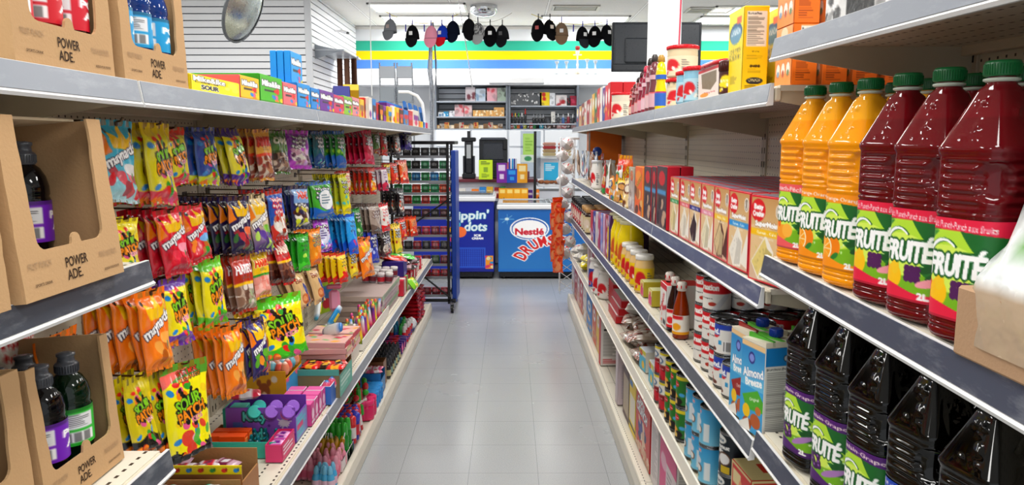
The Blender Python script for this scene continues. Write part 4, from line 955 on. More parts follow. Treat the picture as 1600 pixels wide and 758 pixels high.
def fillg(kind, cols, x0, x1, y0, y1, nx, ny, z, label, cat='candy', rz=0., sc=1., jit=.15, tilt=0., rx=0.):
    q = random.Random(int(x0 * 999 + y0 * 777) + nx); k = 0
    for j in range(ny):
        for i in range(nx):
            fx = (i + .5 + q.uniform(-jit, jit)) / nx; fy = (j + .5 + q.uniform(-jit, jit)) / ny; me = small(kind, *cols[k % len(cols)]); k += 1
            put(me.name.split('.')[0], me, (x0 + (x1 - x0) * fx, y0 + (y1 - y0) * fy, z + (abs(math.sin(tilt)) * .02)), rz + q.uniform(-.25, .25) * (jit * 6), label, cat, label + ' group', ry=tilt + (q.uniform(-.12, .12) if jit > .1 else 0), rx=rx, sc=sc)
def open_tray(name, label, x0, x1, y0, y1, z, h, out, inn='#b08a60', band=None, front_h=None, cvn=None, cvx=None, group=None):
    """display tray; near face at y0 (towards the shop front), aisle face at x1; front_h: height of the aisle face"""
    b = MB(); t = .003; fh = front_h or h; w, d = x1 - x0, y1 - y0
    b.box((w / 2, d / 2, t / 2), (w, d, t), inn, 'cardboard')
    for (c, s_) in (((w / 2, t / 2, h / 2), (w, t, h)), ((w / 2, d - t / 2, h / 2), (w, t, h)), ((t / 2, d / 2, h / 2), (t, d - 2 * t, h)), ((w - t / 2, d / 2, fh / 2), (t, d - 2 * t, fh))):
        b.box(c, s_, inn, 'cardboard')
    b.box((w / 2, -.0004, h / 2), (w, .001, h), out, 'carton'); b.box((w + .0004, d / 2, fh / 2), (.001, d, fh), out, 'carton')
    if band: b.box((w / 2, -.001, h - .011), (w, .002, .022), band, 'carton'); b.box((w / 2, t / 2, h), (w, t + .001, .002), band, 'carton')
    if cvn: face(b, cvn, w - .002, h - .002, (.001, -.0022, h - .001), (1, 0, 0), (0, 0, -1))
    if cvx: face(b, cvx, d - .002, fh - .002, (w + .0015, .001, fh - .001), (0, 1, 0), (0, 0, -1))
    return put(name, b, (x0, y0, z), 0, label, 'box', group)
# ================================================================ top shelf, left side
ZT = LTOP + .005
def d_mike(bg, w=40, asp=.6, sub='#ffffff', word='Mike&Ike', fr=GUM):
    cv = Cv(w, asp, bg); cv.blobs(7, fr, .07, (.55, .5, 1, .95), 4, 1.3); cv.text(word, .5, .3, .8, '#ffffff', h=.2, out='#2a2a2a', ow=2, bold=1); cv.rect(.18, .52, .6, .60, '#3a3a3a'); cv.rect(0, .93, 1, 1, C(bg) * .8); return cv
def lbox(xl, xr, yt, name, label, cvf, side, depth=.12, X=-.672, z=None, top=None, rz=0., dz=0., cat='carton', group=None, sidecv=None):
    z = ZT if z is None else z
    a = onX(xl, yt, X); b_ = onX(xr, yt, X); w = b_.y - a.y - .003; h = max(.02, a.z - z - dz)
    return put(name, carton(w, depth, h, cvf, side, top, 'carton', sidecv), (X, (a.y + b_.y) / 2, z + dz), rz, label, cat, group)
cv = Cv(90, .5, '#f0dd1a'); cv.text('Mike&Ike', .36, .22, .62, '#ffffff', h=.16, out='#2f2c10', ow=2, bold=1); cv.rect(.08, .38, .52, .48, '#2f2c10'); cv.text('MEGA MIX', .3, .43, .4, '#f0dd1a', h=.05); cv.text('SOUR', .36, .72, .34, '#222', h=.14, bold=1, out='#fff', ow=2); cv.ell(.84, .3, .11, .11, '#f6e95a'); cv.ell(.9, .6, .08, .08, '#f6e95a'); cv.ell(.72, .55, .06, .06, '#f7ec70')
lbox(297, 373, 114, 'candy_case', 'large yellow candy case beside the blue drink tray', cv, '#e2cf14', .2, top='#f0dd1a')
lbox(374, 404, 116, 'candy_case', 'open yellow and pink candy case beside the large yellow one', d_mike('#f3c62a', 40, .9), '#e06a78', .16, top='#8fc04a')
lbox(405, 440, 114, 'candy_case', 'bright green candy case on the top shelf', d_mike('#59b82f', 44, .95), '#3f9a22', .2, top='#6cc83c')
lbox(441, 463, 127, 'candy_case', 'pink candy case between the green and blue ones', d_mike('#ef7f86', 36, 1.), '#d8606a', .2)
lbox(464, 484, 128, 'candy_case', 'blue candy case below the standing blue boxes', d_mike('#2b9fe0', 36, 1.1), '#1b7fc0', .2, dz=0)
lbox(485, 499, 136, 'candy_case', 'narrow blue candy case beside the purple one', d_mike('#2f95da', 28, 1.2), '#1b7fc0', .2)
for k in range(3):
    P = onX(464, 124, -.70); w = onX(472, 124, -.70).y - onX(457, 124, -.70).y
    put('candy_box', carton(w * 1.15, .021, .105, d_mike('#35a8e6', 34, 1.2) if k == 0 else Cv(6, 1., '#2ba3e4'), '#2a9ade').data('candy_box'), (-.70 - k * .0225, P.y, ZT + .075), 0, 'tall blue candy box standing on the cases, %s' % ('at the aisle side', 'middle of three', 'farthest from the aisle')[k], 'carton')
lbox(499, 521, 139, 'candy_case', 'purple candy case on the top shelf', d_mike('#7a3aa0', 34, .95), '#5a2484', .2)
lbox(521, 537, 147, 'candy_case', 'pink and white candy case beside the purple one', d_mike('#d8507a', 28, 1.), '#b83a62', .2)
lbox(537, 550, 149, 'candy_case', 'light green candy case on the top shelf', d_mike('#9acb4a', 24, 1.2), '#7aab3a', .2)
lbox(550, 561, 151, 'candy_case', 'pale pink candy case ending the row', d_mike('#e8a0a8', 22, 1.3), '#c87a84', .2)
p = onX(531, 150, -.74); me = carton(.13, .07, .05, d_mike('#3a3fa8', 40, .4), '#2c2f8a', '#4448b8').data('candy_case'); put('candy_case', me, (-.70, p.y + .0, ZT + .065), .3, 'blue violet candy case leaning across the others', 'carton', rx=-.22)
me = carton(.17, .07, .03, d_mike('#f2d91c', 40, .2), '#d8be10', '#f4e03a').data('candy_case'); put('candy_case', me, (-.69, p.y + .17, ZT + .085), .2, 'yellow candy case tipped over the row end', 'carton', rx=-.42)
q = random.Random(5); PAL = ['#c8382c', '#e8e2d8', '#5a3a2a', '#8a3a9a', '#e88a2a', '#e8c83a', '#3a8ac8', '#d8507a', '#a87a5a', '#f4f0e8']
x = 562.; k = 0
while x < 650:
    dx = q.uniform(4.5, 8.); c = q.choice(PAL); c2 = q.choice(PAL)
    cvq = Cv(10, 1.6, c); cvq.rect(.1, .3, .9, .6, c2); cvq.ell(.5, .75, .25, .25, q.choice(PAL))
    lbox(x, x + dx, 150 + (x - 560) * .25 + q.uniform(-3, 5), 'gum_pack', 'small upright pack of gum, number %d from the candy cases on the top shelf' % (k + 1), cvq, c, .09, X=-.674 - q.uniform(0, .02), group='small packs on the top shelf'); x += dx + .6; k += 1
cvq = Cv(30, .5, '#2f86d0'); cvq.text('TIC', .5, .5, .5, '#fff', h=.2); lbox(604, 628, 158, 'blue_tray', 'blue tray standing behind the small gum packs', cvq, '#2474bc', .05, X=-.76)
lbox(604, 616, 160, 'candy_box', 'small purple box beside the blue tray', Cv(10, 1., '#7a2a9a'), '#5f1f7a', .06, X=-.70); lbox(622, 636, 168, 'candy_box', 'small orange box below the blue tray', Cv(10, 1., '#e8641c'), '#c8501a', .06, X=-.69)
for k in range(8):
    P = onX(638 + k * 3.9, 176, -.70); cvq = Cv(12, 1.5, '#2f7fc4'); cvq.rect(0, .3, 1, .45, '#e8f0f8'); cvq.rect(.2, .6, .8, .7, '#1a3f6a')
    put('blue_packet', carton(.10, .02, .13, cvq, '#1f5f9a'), (-.70 - (k % 2) * .01, P.y, ZT + .035), .15, 'blue and white packet leaning, %s from the rack end' % ORD[8 - k], 'packet', 'blue packets on the top shelf', rx=.5, ry=-.15)
    put('snack_packet', carton(.10, .03, .05, Cv(8, .5, PAL[k]), PAL[k]), (-.69, P.y, ZT), 0, 'small snack packet under the blue packets, %s from the rack end' % ORD[8 - k], 'packet', 'small packets under the blue ones')
b = MB(); b.tube([(0, 0, .0), (0, 0, .12), (0, .01, .2), (0, .05, .26), (0, .12, .29), (0, .20, .29)][::-1], .012, '#f4f4f4', 'gloss', 10)
P = onX(676, 190, -.70); put('white_tube_handle', b, (-.70, 6.08, ZT), PI / 2 + .2, 'bent white tube handle at the end of the top shelf', 'tube')
# ================================================================ lower shelf, left side
ZL = LLOW + .004
def corner(px, py, z): return onZ(px, py, z)
def bin_(xl, xr, yb, h, ln, z=None, **k):
    """tray whose near aisle-side bottom corner is seen at (xr, yb)"""
    z = ZL if z is None else z; p = onZ(xr, yb, z); x0 = onY(xl, yb, p.y).x
    return x0, p.x, p.y, p.y + ln
fish = Cv(110, .08, '#e8d61a')
for i in range(8): fish.ell(.07 + i * .125, .5, .028, .022, ['#d8402c', '#3a9a4a', '#d8302c', '#2f8fd0'][i % 4]); fish.ell(.095 + i * .125, .4, .012, .02, ['#a82a1c', '#2a7a3a', '#a81f1c', '#1f6fa8'][i % 4])
x0, x1 = -.955, -.705; y0 = 1.845
o = open_tray('display_tray', 'brown open tray with a yellow fish-patterned rim', x0, x1, y0, y0 + .12, ZL, .125, '#a9794c', band='#e8d61a', front_h=.08)
b = MB(); face(b, fish, x1 - x0 - .004, .019, (x0 + .002, y0 - .0028, ZL + .1235), (1, 0, 0), (0, 0, -1)); c = put('rim_print', b, parent=o); c.location = (-x0, -y0, -ZL)
fillg('packet', [('#e8dfe6', '#c8384a', '#8a2a5a'), ('#c8a8b8', '#7a2a4a', '#e8e4ea')], x0 + .03, x1 - .03, y0 + .02, y0 + .10, 3, 2, ZL + .085, 'clear candy packet in the yellow-rimmed tray', jit=.3)
open_tray('display_tray', 'brown open tray at the bottom edge of the lower shelf', -.955, -.70, 1.66, 1.82, ZL, .10, '#a9794c', front_h=.06)
fillg('packet', [('#c8384a', '#e8e4ea', '#2f9a8a'), ('#2fb09a', '#e8e4ea', '#c8384a')], -.93, -.73, 1.68, 1.80, 4, 2, ZL + .075, 'small red candy packet in the bottom brown tray', jit=.3)
x0, x1, y0, y1 = bin_(317, 432, 716, .1, .15); TEAL = '#3fae9c'
open_tray('display_tray', 'teal-rimmed open tray with orange boxes inside', x0, x1, y0, y0 + .15, ZL, .05, '#43ac9a', band='#3fae9c', front_h=.045)
fillg('box', [('#f0641c', '#f8a05a', '#d84a12')], x0 + .02, x0 + .11, y0 + .02, y0 + .10, 3, 2, ZL + .0, 'small orange candy box in the teal-rimmed tray', jit=.08)
fillg('toy', [('#1c7a84', '#1f8a94', '#155f6a')], x1 - .12, x1 - .01, y0 + .02, y0 + .13, 3, 2, ZL + .0, 'dark teal toy candy in the teal-rimmed tray', sc=.55)
put('teal_box', carton(.07, .06, .11, Cv(20, 1.5, '#3fb5a4'), '#46b3a2', '#5cc4b4'), (x0 + .05, y0 + .13, ZL + .0), -PI / 2, 'teal carton standing beside the pouch of sour candy', 'carton')
cvp = Cv(40, .7, '#d8487e'); cvp.lines(.1, .2, .9, .8, 3, '#f4f0f4')
p = onZ(455, 716, ZL); open_tray('display_tray', 'small pink tray at the shelf edge below the purple case', -.745, -.695, p.y - .03, p.y + .10, ZL, .055, '#d8487e', inn='#c83a6e', cvx=cvp)
fillg('packet', [('#b0489a', '#e8b0d8', '#7a2a8a')], -.735, -.70, p.y - .01, p.y + .1, 1, 3, ZL + .03, 'purple candy packet in the small pink tray', rz=1.5)
# purple case
cv = Cv(120, .5, '#8a5ab8'); cv.grad(0, 1, '#9162c0', '#7f50ac'); cv.text('Kitty', .42, .28, .34, '#62d8d2', h=.16, bold=1, out='#1d4a50', ow=5); cv.text('Condo', .41, .74, .36, '#62d8d2', h=.16, bold=1, out='#1d4a50', ow=5)
cv.splat(.84, .42, .085, '#c8c4d0', 12, 4); cv.rect(.1, .4, .24, .56, '#5f74b8')
for a, b_ in ((.62, .5), (.22, .8), (.12, .9)): cv.ell(a, b_, .02, .02, '#5a3588')
x0, x1, y0, _ = bin_(355, 463, 692, 0, 0)
cvs = Cv(24, 1., '#8f9ad0'); cvs.lines(.1, .1, .9, .95, 5, '#5fc0d0', .6); cvs.rect(.1, .4, .6, .6, '#d8487e')
open_tray('candy_case', 'purple candy case with teal lettering on the lower shelf', x0, x1, y0, y0 + .13, ZL, .118, '#8a5ab8', '#7a4aa8', cvn=cv, cvx=cvs, front_h=.085)
for k in range(3):
    for j in range(2):
        put('candy_tube', small('jar', ('#2fb3a8', '#8a4ab8', '#e06a9a')[k], '#9a6ac8' if k else '#38c0b4', '#c0a0e0'), (x0 + .07 + k * .055, y0 + .03 + j * .05, ZL + .08), .4, 'teal and purple candy pot lying in the purple case, %s, %s' % (('one', 'two', 'three')[k], ('near', 'far')[j]), 'candy', 'candy pots in the purple case', rx=1.0, ry=.3, sc=.8)
put('candy_packet', small('packet', '#d83a5a', '#f4f0f4', '#d83a5a'), (x0 + .055, y0 + .04, ZL + .135), .3, 'crimson and white packet on top of the purple case', 'candy', sc=1.3)
# bear display
cv = Cv(64, .6, '#dcae2a'); cv.rect(0, .8, 1, 1, '#2f86b8'); cv.ell(.52, .5, .13, .13, '#9a5a2c'); cv.ell(.41, .28, .05, .05, '#9a5a2c'); cv.ell(.63, .28, .05, .05, '#9a5a2c'); cv.ell(.52, .58, .06, .045, '#f0d8b0'); cv.ell(.26, .66, .05, .05, '#9a3a2a'); cv.ell(.75, .2, .07, .05, '#e8e4d0')
x0, x1, y0, _ = bin_(381, 451, 640, 0, 0); y0 -= .02
open_tray('candy_case', 'golden display case with a teddy bear picture', x0, x1, y0, y0 + .2, ZL, .15, '#dcae2a', '#c89a22', cvn=cv, front_h=.12, cvx=Cv(20, 1., '#4aa0d0').blobs(8, ['#f0c83a', '#e86a8a', '#fff'], .1, seed=3))
fillg('egg', [('#f0a08a', '#e86a5a', '#f8e0d0'), ('#f4c49a', '#e89a7a', '#f8efe0'), ('#5fb0c8', '#8ac8d8', '#e8f4f8')], x0 + .06, x1 - .005, y0 + .02, y0 + .18, 5, 4, ZL + .125, 'orange and red topped candy egg in the teddy bear case', sc=.9)
# pink boxes, blue tray
x0, x1, y0, _ = bin_(452, 488, 668, 0, 0)
for j in range(4):
    for i in range(2):
        cvb = Cv(20, 1.2, '#d8489a'); cvb.ell(.5, .5, .3, .3, '#f4d8e8'); cvb.rect(.1, .8, .9, .9, '#e8e0f0')
        put('candy_box', carton(.045, .06, .078, cvb, '#e8dfe8' if j % 2 else '#d8559a', '#e070ac'), (x1 - .004 - i * .065, y0 + .03 + j * .05, ZL), 0, 'pink boxed candy beside the purple case, %s from the shop front, %s' % (ORD[j + 1], ('at the edge', 'behind')[i]), 'carton', 'pink candy boxes on the lower shelf')
open_tray('display_tray', 'blue and white tray at the shelf edge beside the pink boxes', x1 - .03, x1 + .012, y0 + .22, y0 + .40, ZL, .07, '#4a78c0', '#e8ecf2')
fillg('egg', [('#f4f4f4', '#e86a8a', '#3a8ac8')], x1 - .025, x1 + .008, y0 + .23, y0 + .39, 1, 4, ZL + .03, 'white candy egg in the blue and white tray')
# brown tray with teal frame, packs above
x0, x1, y0, _ = bin_(466, 531, 622, 0, 0)
open_tray('display_tray', 'brown tray framed in teal below the pink and cream packs', x0, x1, y0, y0 + .22, ZL, .11, '#8a7a5a', '#7a5a3c', band='#5fa59a', front_h=.09, cvx=Cv(24, .5, '#69b0a0').lines(.1, .2, .9, .8, 4, '#d8e8e0'))
fillg('packet', [('#d82a2c', '#f0b03a', '#a81c1c'), ('#c8382c', '#3a2a20', '#f0c83a')], x0 + .02, x1 - .01, y0 + .01, y0 + .1, 3, 2, ZL + .10, 'red candy packet in the teal-framed tray', jit=.3)
for k in range(6):
    cvb = Cv(30, .4, ['#e6b8b0', '#d8c8a0', '#c8485a'][k % 3]); cvb.blobs(6, ['#c83a5a', '#e8e0c8', '#e8a83a'], .06, seed=k)
    put('gummy_pack', carton(.13, .19, .022, cvb, '#c9a0a0', ['#dfb0a8', '#e0cfa8', '#c85a66'][k % 3], topcv=Cv(24, 1.2, '#e0b8b0').blobs(16, ['#c83a5a', '#e8d8b8', '#e8a83a', '#8ab87a'], .07, seed=k + 3)), (x1 + .0, y0 + .19 + (k // 3) * .15, ZL + .112 + (k % 3) * .023), R.uniform(-.06, .06), 'flat pink and cream gummy pack, %s in its pile, %s pile' % (ORD[k % 3 + 1], ('nearer', 'farther')[k // 3]), 'packet', 'flat gummy packs in two piles')
b = MB(); b.prism([(-.1, 0), (.1, 0), (.1, .05), (.06, .085), (-.05, .085), (-.1, .045)], .003, '#4a8a34', 'carton', 'y'); b.prism([(.04, .002), (.098, .002), (.098, .045), (.07, .06)], .0035, '#d84a5a', 'carton', 'y', -.0005); b.box((-.01, -.001, .055), (.07, .002, .018), '#c8c88a', 'carton')
p = onX(503, 552, -.82); put('header_card', b, (-.83, p.y, p.z - .0), -.1, 'green display card with a pink corner standing behind the gummy packs', 'card')
x0, x1, y0, _ = bin_(476, 545, 575, 0, 0); y0 += .02
cv = Cv(60, .5, '#d6cfc8')
for i in range(4): cv.poly([(.14 + i * .25, .1), (.18 + i * .25, .1), (.12 + i * .25, .9), (.08 + i * .25, .9)], '#c8384a')
open_tray('display_tray', 'white tray with red slanting stripes on the lower shelf', x0, x1, y0, y0 + .2, ZL, .14, '#d6cfc8', '#b8b0a8', cvn=cv, front_h=.08)
fillg('pouchpack', [('#e8e4e0', '#c8c8c8', '#c83a4a'), ('#b8c04a', '#e8e4e0', '#8aa03a')], x0 + .05, x1 - .005, y0 + .02, y0 + .18, 5, 3, ZL + .03, 'clear-wrapped candy pack in the red-striped tray')
# blue and white toys
for k, (px, py, c1, c2, rz) in enumerate(((494, 500, '#4ab4dc', '#eaf2f4', .4), (512, 512, '#f0f4f6', '#3a9ad0', -.3), (526, 520, '#2f86c8', '#f2f2f2', .2), (505, 520, '#2a78b8', '#e8e8e8', .9))):
    p = onX(px, py, -.84 + k * .02); b = MB(); b.lathe([(.002, 0), (.022, .004), (.034, .03), (.034, .12), (.026, .155), (.002, .16)], 18, [c1, c1, c2, c2, c1, c1], 'gloss', sx=.5)
    b.box((.018, 0, .08), (.003, .03, .06), '#f0d84a', 'carton', .001); put('toy_pack', b, (p.x, p.y, p.z), rz, 'blue and white toy candy pack lying aslant, %s from the shop front' % ORD[k + 1], 'candy', 'blue and white toy packs', rx=-.7 if k < 2 else 1.2, ry=.3, sc=.72)
b = MB(); b.box((0, 0, .05), (.05, .07, .10), '#d890a8', 'gloss', .012); b.box((0, 0, .115), (.07, .09, .022), '#e07a98', 'gloss', .006); b.box((.026, 0, .05), (.002, .05, .06), '#f0c8d4', 'carton'); p = onX(523, 486, -.84); put('candy_dispenser', b, (p.x, p.y, p.z), .3, 'pink candy dispenser with a flat lid standing above the tubes', 'candy', rx=-.25)
cv = Cv(30, 1.2, '#a8c83a'); cv.rect(.12, .12, .9, .6, '#3a8ac0'); cv.ell(.5, .7, .25, .2, '#c83a4a'); p = onX(511, 488, -.9); put('activity_card', carton(.13, .004, .15, cv, '#8aa83a'), (p.x, p.y, p.z), -.4, 'green and blue picture card standing against the back panel', 'card')
# colourful upright packs in white trays
x0, x1, y0, _ = bin_(528, 570, 548, 0, 0)
COLS = [('#e8502a', '#f4f0e8', '#3aa84a'), ('#2f8fd0', '#d83a6a', '#f4f0f0'), ('#c8307a', '#f0a8c0', '#3a3a9a'), ('#8ac83a', '#f0d83a', '#e86a2a'), ('#d8232c', '#f4e8d8', '#2a8a3a'), ('#e8b02a', '#c83a8a', '#5a3a9a')]
open_tray('display_tray', 'white tray of bright upright candy packs at the shelf edge', x0, -.69, y0, y0 + .75, ZL, .03, '#ece8e0', '#d8d4cc', front_h=.05)
fillg('pouchpack', COLS, x0 + .03, -.70, y0 + .02, y0 + .73, 4, 11, ZL + .012, 'bright upright candy pack in the white tray', rz=.3, sc=1.05)
# stacked flat trays
for k in range(5):
    y = 3.92 + (k % 2) * .02; c = ['#b9a8a8', '#8fb88a', '#c8b8b4', '#d8c8c8', '#a8c0a0'][k]
    put('flat_carton', carton(.62, .26, .028, Cv(30, .06, c).lines(.1, .2, .9, .8, 2, '#8a6a7a'), '#c0b0a8', ['#b8a8a4', '#9fc09a'][k % 2]), (-.70 + .003 * k, y + .3, ZL + k * .0285), 0, 'long flat pale carton, %s from the bottom of the pile' % ORD[k + 1], 'carton', 'long flat cartons piled on the lower shelf')
for k in range(4):
    c = ['#c8304a', '#e8e0d8', '#b8283a', '#8ab86a'][k]; put('candy_box', carton(.05, .2, .1, Cv(10, 1.8, c), c), (-.675, 4.62 + k * .055, ZL), 0, 'upright narrow candy box past the flat cartons, %s from the shop front' % ORD[k + 1], 'carton', 'upright boxes past the flat cartons')
fillg('jar', [('#9a9298', '#d8d0d0', '#b0283a'), ('#8a868c', '#e0dcd8', '#7a2a3a')], -.88, -.70, 4.25, 4.55, 4, 3, ZL + .145, 'silver candy cup on top of the flat cartons', sc=.85)
put('purple_box', carton(.16, .14, .10, Cv(24, .6, '#3f2a86').rect(.2, .7, .6, .95, '#a89ac8'), '#34227a'), (-.69, 4.80, ZL + .10), 0, 'dark purple candy box beside the silver cups', 'carton')
put('candy_bag', BAG['org'][0], (-.88, 4.80, ZL + .225), .1, 'orange bag lying flat on the purple box', 'candy bag', ry=-1.45, rx=.1)
for k in range(3): put('candy_bag', BAG['grn'][0], (-.86 - .02 * k, 5.05 + .14 * k, ZL + .20 - .03 * k), .2 - k * .15, 'green candy bag lying at the rack end, %s' % ('on top', 'in the middle', 'underneath')[k], 'candy bag', ry=-1.45)
for k in range(7): put('dark_packet', small('packet', ['#3a2a2c', '#5a2a3a', '#7a8a4a'][k % 3], '#c8a8b0', '#a82a4a'), (-.70 - (k % 3) * .05, 5.0 + (k // 3) * .13, ZL + .10 + (k % 2) * .03), .3 * k, 'dark candy packet heaped under the green bags', 'candy', 'dark packets under the green bags', sc=1.8)
fillg('box', [('#5a4a3a', '#c8b8a0', '#a83a4a'), ('#c8324a', '#e8d8d0', '#5a2a3a')], -.95, -.69, 4.95, 5.8, 4, 8, ZL, 'small boxed candy at the rack end of the lower shelf', 'carton', sc=1.3)
p = onX(641, 447, -.67); put('candy_packet', small('packet', '#8fd03a', '#f0e04a', '#5ab02a'), (-.665, p.y, ZL + .02), 1.4, 'green and yellow packet hanging over the shelf edge', 'candy', sc=1.7, rx=.9)
# ================================================================ base deck, left side
ZD = LDECK + .006
def deck(xl, xr, yb):
    p = onZ(xr, yb, ZD); return onY(xl, yb, p.y).x, min(p.x, -.695), p.y
x0, x1, y0 = deck(488, 524, 768); fillg('bottle', [('#5ab0d8', '#8ac8e4', '#e8c8d8')], x0, x1, y0, y0 + .07, 4, 2, ZD, 'light blue candy bottle in front of the pink ones')
x0, x1, y0 = deck(455, 530, 752); fillg('bottle', [('#f0a0b4', '#f4b0c0', '#e87a98')], x0, x1, y0, y0 + .17, 6, 4, ZD, 'pale pink candy bottle on the base deck')
fillg('blister', [('#d84a8a', '#f0a0c8', '#c83a7a')], x0 - .03, x0 + .02, y0 - .02, y0 + .2, 1, 3, ZD, 'pink blister pack behind the pink bottles', rz=-1.2)
x0, x1, y0 = deck(470, 545, 738)
open_tray('display_tray', 'low tray of black and yellow twisted candy on the base deck', x0, x1, y0, y0 + .22, ZD, .05, '#e8dfe0', '#2a2426', front_h=.045)
fillg('stick', [('#1c1614', '#c8a01c', '#e8c83a'), ('#241c18', '#a87a14', '#f0e0c0'), ('#1c1614', '#d8a82a', '#3a9a3a')], x0 + .02, x1 - .02, y0 + .01, y0 + .21, 8, 6, ZD + .02, 'black and yellow candy stick leaning in the low tray', rx=-.7, sc=1.05)
p = onX(497, 672, -.86); b = MB(); b.box((0, 0, .05), (.18, .02, .10), '#181a30', 'plastic', .01); b.ball((.06, -.012, .06), .02, '#8a5a34', 'gloss', 10); put('dark_display_card', b, (-.88, y0 + .24, ZD + .03), 0, 'dark blue display card with a brown figure behind the twisted candy', 'card')
x0, x1, y0 = deck(504, 557, 722)
open_tray('display_tray', 'blue tray of green spray bottles on the base deck', x0, x1, y0, y0 + .13, ZD, .045, '#2f78b8', '#1f5f9a', front_h=.04)
fillg('spray', [('#1f8a2c', '#3fb040', '#2a9a34')], x0 + .0, x1 - .005, y0 + .01, y0 + .065, 4, 1, ZD + .004, 'green spray candy bottle in the blue tray', sc=1.1, jit=.05)
fillg('spray', [('#238f30', '#48b848', '#2a9a34')], x0 + .0, x1 - .005, y0 + .07, y0 + .12, 4, 1, ZD + .004, 'green spray candy bottle, second row of the blue tray', sc=1.1, jit=.05)
fillg('tube', [('#c82a34', '#d83a44', '#e8e0e0'), ('#3a3aa0', '#4a4ab8', '#c83a4a')], x0 - .0, x1 - .0, y0 + .14, y0 + .32, 7, 5, ZD + .02, 'red or blue capped tube behind the green bottles', sc=1.25)
x0, x1, y0 = deck(515, 572, 668)
fillg('toy', [('#3fa83a', '#e8e4e0', '#c82a34'), ('#c8323a', '#f0f0ec', '#3aa83a')], x0, x1 - .02, y0, y0 + .26, 5, 3, ZD + .04, 'green and red plane shaped candy toy', sc=1.35, jit=.3)
x0, x1, y0 = deck(562, 588, 658); fillg('jar', [('#d82a6a', '#e0407c', '#d8306e')], x0, x1, y0, y0 + .13, 2, 2, ZD, 'magenta candy jar on the base deck', sc=1.35, jit=.04)
x0, x1, y0 = deck(548, 603, 638); fillg('jar', [('#2f8ad0', '#4aa0e0', '#3a94d8')], x0, x1, y0, y0 + .18, 5, 3, ZD, 'light blue candy jar in front of the blue case', sc=1.15, jit=.04)
x0, x1, y0 = deck(540, 606, 618)
cv = Cv(60, .35, '#3f86bc'); cv.ell(.55, .8, .3, .12, '#8a2a7a'); cv.blobs(8, ['#c83a8a', '#5ab0d8'], .05, (.3, .5, .9, .95), 3)
open_tray('candy_case', 'blue candy case with a purple picture on the base deck', x0, x1, y0, y0 + .13, ZD, .12, '#3f86bc', '#2a6a9a', cvn=cv, front_h=.08)
fillg('packet', [('#e06a98', '#e8e0e8', '#d8304a')], x0 + .03, x1 - .02, y0 + .02, y0 + .12, 3, 2, ZD + .11, 'pink and white packet in the blue case', jit=.3)
open_tray('display_tray', 'plain brown open tray behind the blue case', x0, x1 - .01, y0 + .14, y0 + .24, ZD, .14, '#8a6444', '#7a5638')
x0, x1, y0 = deck(560, 618, 592); fillg('bottle', [('#26262c', '#3a3c42', '#c8c090'), ('#2c2c32', '#44464c', '#8aa8a0')], x0, x1, y0, y0 + .42, 7, 7, ZD, 'black-capped candy bottle packed in rows', sc=1.15, jit=.05)
x0, x1, y0 = deck(575, 628, 560); fillg('box', [('#c83a8a', '#3a1a3a', '#e8a0c8'), ('#c8283a', '#2a2a6a', '#f0e8e8'), ('#4a2a7a', '#e86aa0', '#1a1a2a')], x0, x1, y0, y0 + .28, 6, 5, ZD + .02, 'magenta and black boxed candy on the base deck', 'carton')
x0, x1, y0 = deck(590, 640, 540); fillg('spray', [('#2a6ac8', '#3fa8d8', '#1f4a9a'), ('#2f9a4a', '#3fb85a', '#d83a3a'), ('#c8283a', '#e8e4e4', '#2a3a9a')], x0, x1, y0, y0 + .32, 6, 5, ZD, 'blue or green topped candy bottle near the red bags', sc=.9)
x0, x1, y0 = deck(605, 652, 520); fillg('egg', [('#c8283a', '#e8e4e4', '#d8d8dc'), ('#2a3a7a', '#dcdce0', '#e8e8ea')], x0, x1, y0, y0 + .16, 6, 3, ZD, 'clear-topped candy egg beside the red bags', sc=1.4)
for j in range(8):
    for i in range(2):
        cvr = Cv(40, .62, '#a81226'); cvr.lines(.1, .3, .9, .5, 1, '#f0d8dc', .5); cvr.ell(.7, .7, .2, .08, '#c82a3a')
        b = MB(); M = TM((0, 0, 0)); u = np.linspace(-1, 1, 24)[None, :]; v = np.linspace(-1, 1, 15)[:, None]; e = (np.clip(1 - np.abs(u) ** 6, 0, 1) * np.clip(1 - np.abs(v) ** 6, 0, 1)) ** .5
        a = Cv(24, 15 / 24., '#a81226'); a.rect(.1, .35, .85, .55, '#e8c8cc'); a.rect(.15, .4, .8, .5, '#8a0c1c'); a.ell(.75, .8, .15, .1, '#d83a48'); aa = a.px()[:15, :24]
        if 'twz' not in _SG:
            P = np.stack(np.broadcast_arrays(u * .15, v * .09, .017 + .015 * e + .002 * np.sin(u * 7) * np.cos(v * 5)), -1); b.grid(P[::-1], aa, 'foil', True)
            P = np.stack(np.broadcast_arrays(u * .15, v * .09, .015 - .014 * e), -1); b.grid(P, '#980f20', 'foil', True); _SG['twz'] = b.data('licorice_bag')
        put('licorice_bag', _SG['twz'], (-.83 + R.uniform(-.01, .01), 5.5 + i * .21, ZD + j * .03), R.uniform(-.08, .08), 'red licorice bag lying flat, %s from the bottom of the %s pile' % (ORD[j + 1], ('nearer', 'farther')[i]), 'candy bag', 'red licorice bags in two piles')
